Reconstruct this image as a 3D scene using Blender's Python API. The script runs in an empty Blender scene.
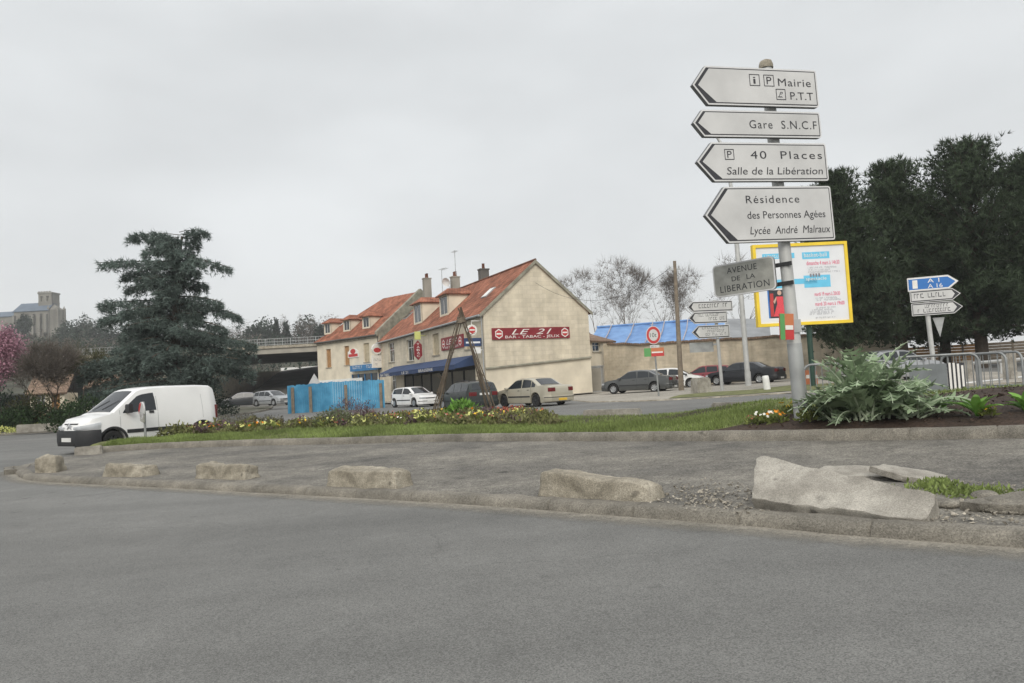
import bpy, bmesh, math, random
from mathutils import Vector, Matrix
import numpy as np
R = math.radians
S = bpy.context.scene
COL = S.collection
random.seed(7); RNG = np.random.default_rng(7)

# ------------------------------------------------------------------ camera
FPX, PW, PH, EYE = 750.0, 1024, 683, 1.25
PITCH, ROLL = math.atan(41/750.0), R(3.0)
_f = Vector((0, math.cos(PITCH), math.sin(PITCH)))
_u0 = Vector((0, -math.sin(PITCH), math.cos(PITCH))); _r0 = Vector((1, 0, 0))
_r = _r0*math.cos(ROLL) - _u0*math.sin(ROLL)
_u = _u0*math.cos(ROLL) + _r0*math.sin(ROLL)
cam = bpy.data.cameras.new('camera'); camo = bpy.data.objects.new('camera', cam); COL.objects.link(camo)
cam.sensor_fit = 'HORIZONTAL'; cam.sensor_width = 36.0; cam.lens = 36.0*FPX/PW
cam.clip_start = 0.1; cam.clip_end = 3000
M = Matrix((( _r.x, _u.x, -_f.x, 0), (_r.y, _u.y, -_f.y, 0), (_r.z, _u.z, -_f.z, EYE), (0, 0, 0, 1)))
camo.matrix_world = M
S.camera = camo

# ------------------------------------------------------------------ world (overcast) + sun
SUN_EL, SUN_AZ = 38, 182            # azimuth clockwise from +Y (camera looks +Y)
w = bpy.data.worlds.new('World'); S.world = w; w.use_nodes = True
nt = w.node_tree; N = nt.nodes; Lk = nt.links
bg = N['Background']
sky = N.new('ShaderNodeTexSky'); sky.sky_type = 'NISHITA'; sky.sun_disc = False
sky.sun_elevation = R(SUN_EL); sky.sun_rotation = R(SUN_AZ)
sky.dust_density = 3.0
tc = N.new('ShaderNodeTexCoord'); sep = N.new('ShaderNodeSeparateXYZ'); Lk.new(tc.outputs['Generated'], sep.inputs[0])
ramp = N.new('ShaderNodeValToRGB'); Lk.new(sep.outputs['Z'], ramp.inputs[0])
cr = ramp.color_ramp
cr.elements[0].position = 0.0; cr.elements[0].color = (.585, .592, .588, 1)
cr.elements[1].position = 1.0; cr.elements[1].color = (.93, .94, .95, 1)
e = cr.elements.new(.16); e.color = (.56, .572, .575, 1)
e = cr.elements.new(.42); e.color = (.535, .55, .555, 1)
e = cr.elements.new(.62); e.color = (.72, .735, .745, 1)
mp = N.new('ShaderNodeMapping'); mp.inputs['Scale'].default_value = (1.2, 1.2, 3.0); Lk.new(tc.outputs['Generated'], mp.inputs[0])
cn = N.new('ShaderNodeTexNoise'); cn.inputs['Scale'].default_value = 1.6; cn.inputs['Detail'].default_value = 4; Lk.new(mp.outputs[0], cn.inputs[0])
cm = N.new('ShaderNodeMapRange'); cm.inputs[1].default_value = .3; cm.inputs[2].default_value = .7; cm.inputs[3].default_value = 8.7; cm.inputs[4].default_value = 11.3
Lk.new(cn.outputs['Fac'], cm.inputs[0])
mul = N.new('ShaderNodeVectorMath'); mul.operation = 'SCALE'; Lk.new(ramp.outputs[0], mul.inputs[0]); Lk.new(cm.outputs[0], mul.inputs['Scale'])
mix = N.new('ShaderNodeMix'); mix.data_type = 'RGBA'; mix.inputs[0].default_value = .94
Lk.new(sky.outputs[0], mix.inputs[6]); Lk.new(mul.outputs[0], mix.inputs[7])
Lk.new(mix.outputs[2], bg.inputs[0]); bg.inputs[1].default_value = 0.1
sl = bpy.data.lights.new('sun', 'SUN'); so = bpy.data.objects.new('sun', sl); COL.objects.link(so)
sl.energy = 1.45; sl.angle = R(35); sl.color = (1, .95, .86)
az = R(SUN_AZ); el = R(SUN_EL)
so.rotation_euler = Vector((math.sin(az)*math.cos(el), math.cos(az)*math.cos(el), math.sin(el))).to_track_quat('Z', 'Y').to_euler()
so.location = (-20, -40, 60)
HAZE = 0.00045      # density of the air box built at the end of the script
S.view_settings.view_transform = 'Standard'; S.view_settings.look = 'None'
S.view_settings.exposure = 0.55; S.view_settings.gamma = 1.0; S.view_settings.use_curve_mapping = False

# ------------------------------------------------------------------ layout helpers (all objects get real distances in metres)
def gh(x, y=0): return .024*min(max(x, -4.0), 60.0)
def D(px, py, Y):
    d = _f + _r*((px-PW/2)/FPX) - _u*((py-PH/2)/FPX)
    return Vector((0, 0, EYE)) + d*(Y/d.y)
def DX(px, Y, py=380): return D(px, py, Y).x
def G(px, py, off=0.0):
    d = _f + _r*((px-PW/2)/FPX) - _u*((py-PH/2)/FPX); C = Vector((0, 0, EYE)); lo, hi = .5, 600.0
    for _ in range(60):
        m = (lo+hi)/2; p = C+d*m
        if p.z-gh(p.x)-off > 0: lo = m
        else: hi = m
    return C+d*lo

# ------------------------------------------------------------------ materials
def mk(name, col, rough=.85, var=.15, scale=4.0, bump=0.0, bscale=40.0, metal=0.0, spec=.4, detail=5.0, col2=None, thr=None, coord='Object', trans=0):
    m = bpy.data.materials.new(name); m.use_nodes = True
    t = m.node_tree; b = t.nodes['Principled BSDF']
    b.inputs['Roughness'].default_value = rough; b.inputs['Metallic'].default_value = metal
    b.inputs['Specular IOR Level'].default_value = spec
    tc = t.nodes.new('ShaderNodeTexCoord')
    if var > 0 or col2:
        n = t.nodes.new('ShaderNodeTexNoise'); n.inputs['Scale'].default_value = scale; n.inputs['Detail'].default_value = detail
        t.links.new(tc.outputs[coord], n.inputs['Vector'])
        r = t.nodes.new('ShaderNodeValToRGB'); t.links.new(n.outputs['Fac'], r.inputs[0])
        a = [c*(1-var) for c in col]; c2 = col2 if col2 else [min(1, c*(1+var)) for c in col]
        r.color_ramp.elements[0].color = (*a, 1); r.color_ramp.elements[1].color = (*c2, 1)
        lo, hi = thr if thr else (.3, .7)
        r.color_ramp.elements[0].position = lo; r.color_ramp.elements[1].position = hi
        t.links.new(r.outputs[0], b.inputs['Base Color'])
    else:
        b.inputs['Base Color'].default_value = (*col, 1)
    if bump > 0:
        n2 = t.nodes.new('ShaderNodeTexNoise'); n2.inputs['Scale'].default_value = bscale; n2.inputs['Detail'].default_value = 6
        t.links.new(tc.outputs[coord], n2.inputs['Vector'])
        bp = t.nodes.new('ShaderNodeBump'); bp.inputs['Strength'].default_value = bump; bp.inputs['Distance'].default_value = .02
        t.links.new(n2.outputs['Fac'], bp.inputs['Height']); t.links.new(bp.outputs[0], b.inputs['Normal'])
    return m
def leafmat(name, col, var=.35, scale=1.2, rough=.7):
    m = mk(name, col, rough, var, scale, spec=.25)
    t = m.node_tree; b = t.nodes['Principled BSDF']
    # leaf to leaf variation
    g = t.nodes.new('ShaderNodeNewGeometry'); hs = t.nodes.new('ShaderNodeHueSaturation')
    mr = t.nodes.new('ShaderNodeMapRange'); mr.inputs[3].default_value = .6; mr.inputs[4].default_value = 1.45
    t.links.new(g.outputs['Random Per Island'], mr.inputs[0]); t.links.new(mr.outputs[0], hs.inputs['Value'])
    src = b.inputs['Base Color'].links[0].from_socket
    t.links.new(src, hs.inputs['Color']); t.links.new(hs.outputs[0], b.inputs['Base Color'])
    tr = t.nodes.new('ShaderNodeBsdfTranslucent'); t.links.new(hs.outputs[0], tr.inputs[0])
    mx = t.nodes.new('ShaderNodeMixShader'); mx.inputs[0].default_value = .25
    out = t.nodes['Material Output']
    t.links.new(b.outputs[0], mx.inputs[1]); t.links.new(tr.outputs[0], mx.inputs[2]); t.links.new(mx.outputs[0], out.inputs[0])
    return m
def ground_mat(name, base, patch, grain=(.55, 1.6), gscale=220, pscale=.35, rough=.9, spots=True, bump=.5, mid=2.5, midr=(.8, 1.2), fade=False, cracks=False):
    """asphalt / gravel: aggregate speckle + broad mottling + odd dark spots"""
    m = bpy.data.materials.new(name); m.use_nodes = True; t = m.node_tree; b = t.nodes['Principled BSDF']
    nn = t.nodes.new; lk = t.links.new
    b.inputs['Roughness'].default_value = rough; b.inputs['Specular IOR Level'].default_value = .3
    tc = nn('ShaderNodeTexCoord')
    a = nn('ShaderNodeTexNoise'); a.inputs['Scale'].default_value = pscale; a.inputs['Detail'].default_value = 5; a.inputs['Roughness'].default_value = .6
    lk(tc.outputs['Object'], a.inputs['Vector'])
    r = nn('ShaderNodeValToRGB'); r.color_ramp.elements[0].position = .32; r.color_ramp.elements[1].position = .68
    r.color_ramp.elements[0].color = (*base, 1); r.color_ramp.elements[1].color = (*patch, 1); lk(a.outputs['Fac'], r.inputs[0])
    v = nn('ShaderNodeTexVoronoi'); v.inputs['Scale'].default_value = gscale; lk(tc.outputs['Object'], v.inputs['Vector'])
    g = nn('ShaderNodeTexNoise'); g.inputs['Scale'].default_value = gscale*.35; g.inputs['Detail'].default_value = 8; g.inputs['Roughness'].default_value = .75
    lk(tc.outputs['Object'], g.inputs['Vector'])
    s = nn('ShaderNodeSeparateColor'); lk(v.outputs['Color'], s.inputs[0])
    ad = nn('ShaderNodeMath'); ad.operation = 'ADD'; lk(s.outputs[0], ad.inputs[0]); lk(g.outputs['Fac'], ad.inputs[1])
    mr = nn('ShaderNodeMapRange'); mr.inputs[1].default_value = .35; mr.inputs[2].default_value = 1.65; mr.inputs[3].default_value = grain[0]; mr.inputs[4].default_value = grain[1]
    lk(ad.outputs[0], mr.inputs[0])
    md = nn('ShaderNodeTexNoise'); md.inputs['Scale'].default_value = mid; md.inputs['Detail'].default_value = 7; md.inputs['Roughness'].default_value = .7; lk(tc.outputs['Object'], md.inputs['Vector'])
    mm = nn('ShaderNodeMapRange'); mm.inputs[1].default_value = .25; mm.inputs[2].default_value = .75; mm.inputs[3].default_value = midr[0]; mm.inputs[4].default_value = midr[1]; lk(md.outputs['Fac'], mm.inputs[0])
    mu = nn('ShaderNodeMath'); mu.operation = 'MULTIPLY'; lk(mr.outputs[0], mu.inputs[0]); lk(mm.outputs[0], mu.inputs[1])
    last = mu.outputs[0]
    if spots:
        sp = nn('ShaderNodeTexNoise'); sp.inputs['Scale'].default_value = 3.2; sp.inputs['Detail'].default_value = 3; lk(tc.outputs['Object'], sp.inputs['Vector'])
        sr = nn('ShaderNodeMapRange'); sr.inputs[1].default_value = .70; sr.inputs[2].default_value = .76; sr.inputs[3].default_value = 1; sr.inputs[4].default_value = .5; lk(sp.outputs['Fac'], sr.inputs[0])
        m2 = nn('ShaderNodeMath'); m2.operation = 'MULTIPLY'; lk(last, m2.inputs[0]); lk(sr.outputs[0], m2.inputs[1]); last = m2.outputs[0]
    if cracks:   # worn lanes along the road, wandering thin cracks, a few sealed patches
        def mulby(out):
            nonlocal last
            q = nn('ShaderNodeMath'); q.operation = 'MULTIPLY'; lk(last, q.inputs[0]); lk(out, q.inputs[1]); last = q.outputs[0]
        mpp = nn('ShaderNodeMapping'); mpp.inputs['Rotation'].default_value = (0, 0, R(41)); mpp.inputs['Scale'].default_value = (.05, .75, 1); lk(tc.outputs['Object'], mpp.inputs[0])
        ln = nn('ShaderNodeTexNoise'); ln.inputs['Scale'].default_value = 1; ln.inputs['Detail'].default_value = 4; lk(mpp.outputs[0], ln.inputs['Vector'])
        lm = nn('ShaderNodeMapRange'); lm.inputs[1].default_value = .3; lm.inputs[2].default_value = .7; lm.inputs[3].default_value = .84; lm.inputs[4].default_value = 1.14; lk(ln.outputs['Fac'], lm.inputs[0]); mulby(lm.outputs[0])
        wn = nn('ShaderNodeTexNoise'); wn.inputs['Scale'].default_value = 1.5; wn.inputs['Detail'].default_value = 6; lk(tc.outputs['Object'], wn.inputs['Vector'])
        wa = nn('ShaderNodeVectorMath'); wa.operation = 'MULTIPLY_ADD'; wa.inputs[1].default_value = (.9, .9, 0); lk(wn.outputs['Color'], wa.inputs[0]); lk(tc.outputs['Object'], wa.inputs[2])
        vc = nn('ShaderNodeTexVoronoi'); vc.feature = 'DISTANCE_TO_EDGE'; vc.inputs['Scale'].default_value = .30; lk(wa.outputs[0], vc.inputs['Vector'])
        vm = nn('ShaderNodeMapRange'); vm.inputs[1].default_value = .0015; vm.inputs[2].default_value = .005; vm.inputs[3].default_value = .84; vm.inputs[4].default_value = 1; lk(vc.outputs['Distance'], vm.inputs[0])
        km = nn('ShaderNodeMapRange'); km.inputs[1].default_value = .44; km.inputs[2].default_value = .54; lk(a.outputs['Fac'], km.inputs[0])
        kx = nn('ShaderNodeMix'); kx.inputs[2].default_value = 1.0; lk(km.outputs[0], kx.inputs[0]); lk(vm.outputs[0], kx.inputs[3]); mulby(kx.outputs[0])
    sc = nn('ShaderNodeVectorMath'); sc.operation = 'SCALE'; lk(r.outputs[0], sc.inputs[0]); lk(last, sc.inputs['Scale'])
    lk(sc.outputs[0], b.inputs['Base Color'])
    bp = nn('ShaderNodeBump'); bp.inputs['Strength'].default_value = bump; bp.inputs['Distance'].default_value = .006
    lk(ad.outputs[0], bp.inputs['Height']); lk(bp.outputs[0], b.inputs['Normal'])
    if fade:   # loose dust thins out unevenly away from the kerb (uv.y = 1 at its outer edge)
        uv = nn('ShaderNodeSeparateXYZ'); lk(tc.outputs['UV'], uv.inputs[0]); fn = nn('ShaderNodeTexNoise'); fn.inputs['Scale'].default_value = 9; fn.inputs['Detail'].default_value = 9; fn.inputs['Roughness'].default_value = .8; lk(tc.outputs['Object'], fn.inputs['Vector'])
        sb = nn('ShaderNodeMath'); sb.operation = 'SUBTRACT'; lk(fn.outputs['Fac'], sb.inputs[0]); lk(uv.outputs['Y'], sb.inputs[1])
        ar = nn('ShaderNodeMapRange'); ar.inputs[1].default_value = -.35; ar.inputs[2].default_value = .35; ar.inputs[3].default_value = 0; ar.inputs[4].default_value = .85; lk(sb.outputs[0], ar.inputs[0]); lk(ar.outputs[0], b.inputs['Alpha'])
    return m
def brickmat(name, c1, c2, mortar, bw=.55, bh=.28, ms=.012, bump=.3, stain=.25, rough=.9):
    m = bpy.data.materials.new(name); m.use_nodes = True; t = m.node_tree; b = t.nodes['Principled BSDF']; nn = t.nodes.new; lk = t.links.new
    b.inputs['Roughness'].default_value = rough; b.inputs['Specular IOR Level'].default_value = .2
    tc = nn('ShaderNodeTexCoord'); br = nn('ShaderNodeTexBrick'); lk(tc.outputs['UV'], br.inputs['Vector'])
    br.inputs['Color1'].default_value = (*c1, 1); br.inputs['Color2'].default_value = (*c2, 1); br.inputs['Mortar'].default_value = (*mortar, 1)
    br.inputs['Scale'].default_value = 1; br.inputs['Mortar Size'].default_value = ms; br.inputs['Brick Width'].default_value = bw; br.inputs['Row Height'].default_value = bh
    n = nn('ShaderNodeTexNoise'); n.inputs['Scale'].default_value = .7; n.inputs['Detail'].default_value = 8; n.inputs['Roughness'].default_value = .65; lk(tc.outputs['Object'], n.inputs['Vector'])
    mr = nn('ShaderNodeMapRange'); mr.inputs[1].default_value = .3; mr.inputs[2].default_value = .7; mr.inputs[3].default_value = 1-stain; mr.inputs[4].default_value = 1+stain*.5; lk(n.outputs['Fac'], mr.inputs[0])
    ms_ = nn('ShaderNodeMapping'); ms_.inputs['Scale'].default_value = (2.2, 2.2, .22); lk(tc.outputs['Object'], ms_.inputs[0]); sn = nn('ShaderNodeTexNoise'); sn.inputs['Scale'].default_value = 1; sn.inputs['Detail'].default_value = 6; lk(ms_.outputs[0], sn.inputs['Vector'])
    sm = nn('ShaderNodeMapRange'); sm.inputs[1].default_value = .35; sm.inputs[2].default_value = .7; sm.inputs[3].default_value = 1.05; sm.inputs[4].default_value = 1-stain*.55; lk(sn.outputs['Fac'], sm.inputs[0]); mx_ = nn('ShaderNodeMath'); mx_.operation = 'MULTIPLY'; lk(mr.outputs[0], mx_.inputs[0]); lk(sm.outputs[0], mx_.inputs[1])
    sc = nn('ShaderNodeVectorMath'); sc.operation = 'SCALE'; lk(br.outputs['Color'], sc.inputs[0]); lk(mx_.outputs[0], sc.inputs['Scale']); lk(sc.outputs[0], b.inputs['Base Color'])
    bp = nn('ShaderNodeBump'); bp.inputs['Strength'].default_value = bump; bp.inputs['Distance'].default_value = .02; bp.invert = True
    lk(br.outputs['Fac'], bp.inputs['Height']); lk(bp.outputs[0], b.inputs['Normal'])
    return m

MT = {}
MT['road'] = ground_mat('asphalt', (.136, .136, .130), (.164, .163, .155), gscale=170, pscale=.3, grain=(.55, 1.5), bump=.4, midr=(.88, 1.12), cracks=True)
MT['pave'] = ground_mat('old_pavement_asphalt', (.102, .097, .088), (.215, .201, .173), gscale=75, pscale=.55, grain=(.4, 1.7), bump=.9, mid=4, midr=(.6, 1.35))
MT['dust'] = ground_mat('roadside_dust', (.25, .232, .195), (.31, .285, .24), gscale=90, pscale=1.2, grain=(.65, 1.35), bump=.5, spots=False, fade=True)
MT['dirt'] = ground_mat('parking_gravel', (.26, .24, .205), (.36, .335, .29), gscale=60, pscale=.25, grain=(.6, 1.4))
MT['soil'] = ground_mat('dark_soil', (.030, .020, .015), (.055, .036, .026), gscale=45, pscale=1.5, grain=(.4, 1.7), bump=1.0, spots=False)
MT['field'] = mk('rough_ground', (.10, .11, .06), .95, .4, .08, col2=(.16, .15, .10))
MT['hill'] = mk('wooded_hillside', (.055, .062, .040), .95, .4, .05, col2=(.11, .105, .075))
MT['lawn'] = mk('lawn_soil', (.12, .13, .05), .95, .4, 3, .5, 60, col2=(.19, .20, .08))
MT['kerb'] = ground_mat('kerb_concrete', (.135, .125, .106), (.25, .23, .193), gscale=120, pscale=1.6, grain=(.6, 1.4), spots=True, bump=.8, mid=6)
MT['block'] = ground_mat('weathered_concrete', (.25, .223, .172), (.44, .40, .325), gscale=130, pscale=2.6, grain=(.62, 1.3), bump=1.0, mid=6, midr=(.62, 1.3))
MT['slab'] = ground_mat('broken_slab_concrete', (.29, .268, .23), (.45, .425, .375), gscale=170, pscale=1.9, grain=(.7, 1.25), bump=1.0, mid=4, midr=(.68, 1.22))
MT['paint'] = mk('road_paint', (.62, .62, .60), .7, .25, 8)
MT['stone'] = brickmat('pale_limestone', (.61, .545, .425), (.68, .61, .485), (.56, .50, .39), bw=.62, bh=.31, ms=.012, stain=.22)
MT['render'] = mk('cream_render', (.655, .59, .47), .9, .14, .9, .25, 30)
MT['rubble'] = brickmat('rubble_wall_stone', (.52, .45, .34), (.59, .515, .395), (.53, .465, .36), bw=.47, bh=.23, ms=.018, stain=.36, bump=.6)
MT['tile'] = brickmat('red_roof_tiles', (.31, .122, .075), (.44, .18, .11), (.20, .09, .06), bw=.25, bh=.33, ms=.02, stain=.6, bump=.7)
MT['tile_brown'] = brickmat('brown_roof_tiles', (.22, .155, .11), (.29, .20, .15), (.14, .10, .07), bw=.25, bh=.33, ms=.02, stain=.35)
MT['mossy'] = mk('mossy_coping', (.25, .24, .19), .9, .3, 2, .4, 20)
MT['grey_conc'] = mk('bridge_concrete', (.30, .28, .24), .9, .25, .5, .3, 8)
MT['dark_conc'] = mk('stained_concrete', (.11, .105, .095), .9, .3, .4, .3, 8)
MT['glass'] = mk('window_glass', (.03, .036, .04), .08, 0, spec=.6)
MT['carglass'] = mk('car_glass', (.020, .024, .028), .06, 0, spec=.5)
MT['white_frame'] = mk('white_paint', (.72, .72, .70), .5, .08, 3)
MT['dark'] = mk('dark_void', (.02, .02, .02), .8, .2, 3)
MT['wood_board'] = mk('orange_board', (.36, .20, .085), .8, .25, 3)
MT['cream_board'] = mk('faded_shutter', (.42, .36, .25), .8, .2, 3)
MT['galv'] = mk('galvanised_steel', (.26, .27, .27), .55, .2, 4, metal=.4)
MT['galv_dull'] = mk('dull_grey_metal', (.36, .37, .37), .55, .2, 2.5, metal=.3)
MT['post'] = mk('pale_grey_post', (.46, .465, .455), .55, .12, 3, metal=.2)
MT['signface'] = mk('sign_face', (.53, .53, .525), .45, .13, 1.6, detail=8)
MT['signrim'] = mk('sign_rim', (.60, .60, .60), .5, .08, 3)
MT['signside'] = mk('sign_casing', (.16, .165, .17), .6, .15, 4)
MT['ink'] = mk('sign_ink', (.035, .036, .042), .6, .2, 10)
MT['plate'] = mk('street_plate_metal', (.33, .33, .30), .45, .2, 6, metal=.2)
MT['green_post'] = mk('dark_green_metal', (.018, .05, .036), .5, .2, 4)
MT['yellow'] = mk('yellow_frame', (.78, .56, .04), .45, .1, 2)
MT['poster'] = mk('poster_paper', (.70, .715, .74), .6, .04, 1.5)
MT['cyan'] = mk('cyan_print', (.14, .52, .75), .6, .05, 3)
MT['magenta'] = mk('magenta_print', (.72, .06, .18), .6, .05, 3)
MT['textgrey'] = mk('grey_print', (.22, .22, .25), .6, .05, 3)
MT['red'] = mk('red_paint', (.48, .045, .045), .5, .12, 4)
MT['orange'] = mk('orange_print', (.50, .17, .075), .5, .08, 4)
MT['green'] = mk('green_print', (.10, .30, .10), .5, .08, 4)
MT['signblue'] = mk('motorway_blue', (.03, .16, .47), .45, .06, 3)
MT['barred'] = mk('wine_red_board', (.22, .022, .03), .5, .12, 2)
MT['white_ink'] = mk('white_lettering', (.74, .72, .68), .6, .06, 5)
MT['navy'] = mk('navy_awning', (.030, .055, .13), .8, .15, 1.5)
MT['shopblue'] = mk('blue_shop_front', (.04, .17, .36), .55, .15, 2)
MT['hoard'] = mk('blue_hoarding_boards', (.05, .26, .46), .7, .22, 1.3, .2, 12, col2=(.10, .36, .57))
MT['wood_pole'] = mk('weathered_pole_wood', (.20, .165, .125), .9, .25, 5, .4, 30)
MT['bark'] = mk('bark', (.07, .055, .042), .95, .3, 6, .6, 18)
MT['bark_pale'] = mk('pale_bark', (.15, .125, .105), .95, .25, 5, .4, 18)
MT['stick'] = mk('rough_branch_wood', (.115, .092, .068), .95, .3, 8, .5, 25)
MT['tarp'] = mk('blue_tarpaulin', (.12, .245, .52), .45, .14, 1.2, .5, 3.0, col2=(.19, .35, .62))
MT['tarp_strip'] = mk('tarp_batten', (.40, .36, .36), .7, .2, 3)
MT['zinc'] = mk('grey_roof_sheet', (.24, .25, .26), .6, .2, .8)
MT['gravel'] = mk('pale_gravel', (.10, .09, .075), .95, .3, 14, col2=(.46, .42, .35))
MT['dress'] = mk('printed_red', (.68, .07, .09), .6, .2, 30)
MT['barrier_board'] = mk('grey_board', (.16, .175, .18), .6, .2, 3)
MT['tyre'] = mk('tyre_rubber', (.018, .018, .018), .85, .2, 8)
MT['rim'] = mk('alloy_rim', (.42, .43, .44), .35, .1, 5, metal=.6)
MT['blackplastic'] = mk('black_plastic', (.022, .023, .025), .6, .1, 5)
MT['tail'] = mk('tail_light', (.12, .010, .012), .25, .1, 5)
MT['lamp'] = mk('head_light', (.52, .54, .56), .12, .1, 6, metal=.3)
MT['numplate'] = mk('white_number_plate', (.62, .62, .60), .5, .06, 8)
MT['numyellow'] = mk('yellow_number_plate', (.66, .42, .05), .5, .06, 8)
MT['church'] = mk('church_stone', (.20, .19, .165), .9, .2, .12)
MT['slate'] = mk('slate_roof', (.10, .13, .17), .7, .15, .3)
MT['pine'] = leafmat('pine_needles', (.050, .072, .040), .62, .8)
MT['cedar'] = leafmat('cedar_needles', (.115, .150, .132), .4, .6)
MT['blossom'] = leafmat('pink_blossom', (.40, .225, .28), .25, .9)
MT['farleaf'] = leafmat('far_evergreen_leaf', (.035, .052, .036), .4, .15)
MT['twig'] = leafmat('bare_twig_haze', (.13, .112, .095), .3, .2)
MT['olive'] = leafmat('olive_bush_leaf', (.075, .075, .035), .35, .8)
MT['shrub'] = leafmat('shrub_leaf', (.032, .058, .022), .4, .9)
MT['grass'] = leafmat('grass_blade', (.185, .235, .075), .35, .7)
MT['bedleaf'] = leafmat('bedding_leaf', (.17, .20, .06), .45, 2.5)
MT['coverleaf'] = leafmat('mixed_cover_leaf', (.085, .10, .04), .4, 1.6)
for n_ in MT['coverleaf'].node_tree.nodes:
    if n_.type == 'VALTORGB': n_.color_ramp.elements[0].color = (.085, .065, .045, 1); n_.color_ramp.elements[1].color = (.20, .22, .08, 1)
MT['freshleaf'] = leafmat('fresh_green_leaf', (.13, .26, .05), .3, 3)
MT['greybush'] = leafmat('grey_lavender_leaf', (.155, .15, .115), .35, 2)
MT['greenbush'] = leafmat('grey_green_leaf', (.13, .15, .08), .35, 2)
MT['purple'] = leafmat('dull_purple_leaf', (.14, .095, .105), .35, 2)
MT['cardoon'] = leafmat('silver_green_leaf', (.225, .295, .18), .3, 3, .75)
MT['rib'] = mk('pale_leaf_rib', (.36, .42, .30), .7, .12, 6)
MT['petal_y'] = mk('yellow_petal', (.78, .50, .03), .7, .15, 30)
MT['petal_o'] = mk('orange_petal', (.75, .27, .02), .7, .15, 30)
MT['petal_w'] = mk('white_petal', (.72, .72, .66), .7, .1, 30)
MT['petal_l'] = mk('pale_yellow_petal', (.58, .60, .20), .7, .15, 30)
MT['petal_r'] = mk('rusty_petal', (.32, .09, .06), .7, .2, 30)
MT['skin'] = mk('printed_skin', (.55, .36, .28), .6, .05, 5)
def paint(name, c, rough=.28, metal=0.0, coat=.5):
    m = mk(name, c, rough, .06, 1.2, metal=metal, spec=.5)
    m.node_tree.nodes['Principled BSDF'].inputs['Coat Weight'].default_value = coat
    m.node_tree.nodes['Principled BSDF'].inputs['Coat Roughness'].default_value = .1
    return m

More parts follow.
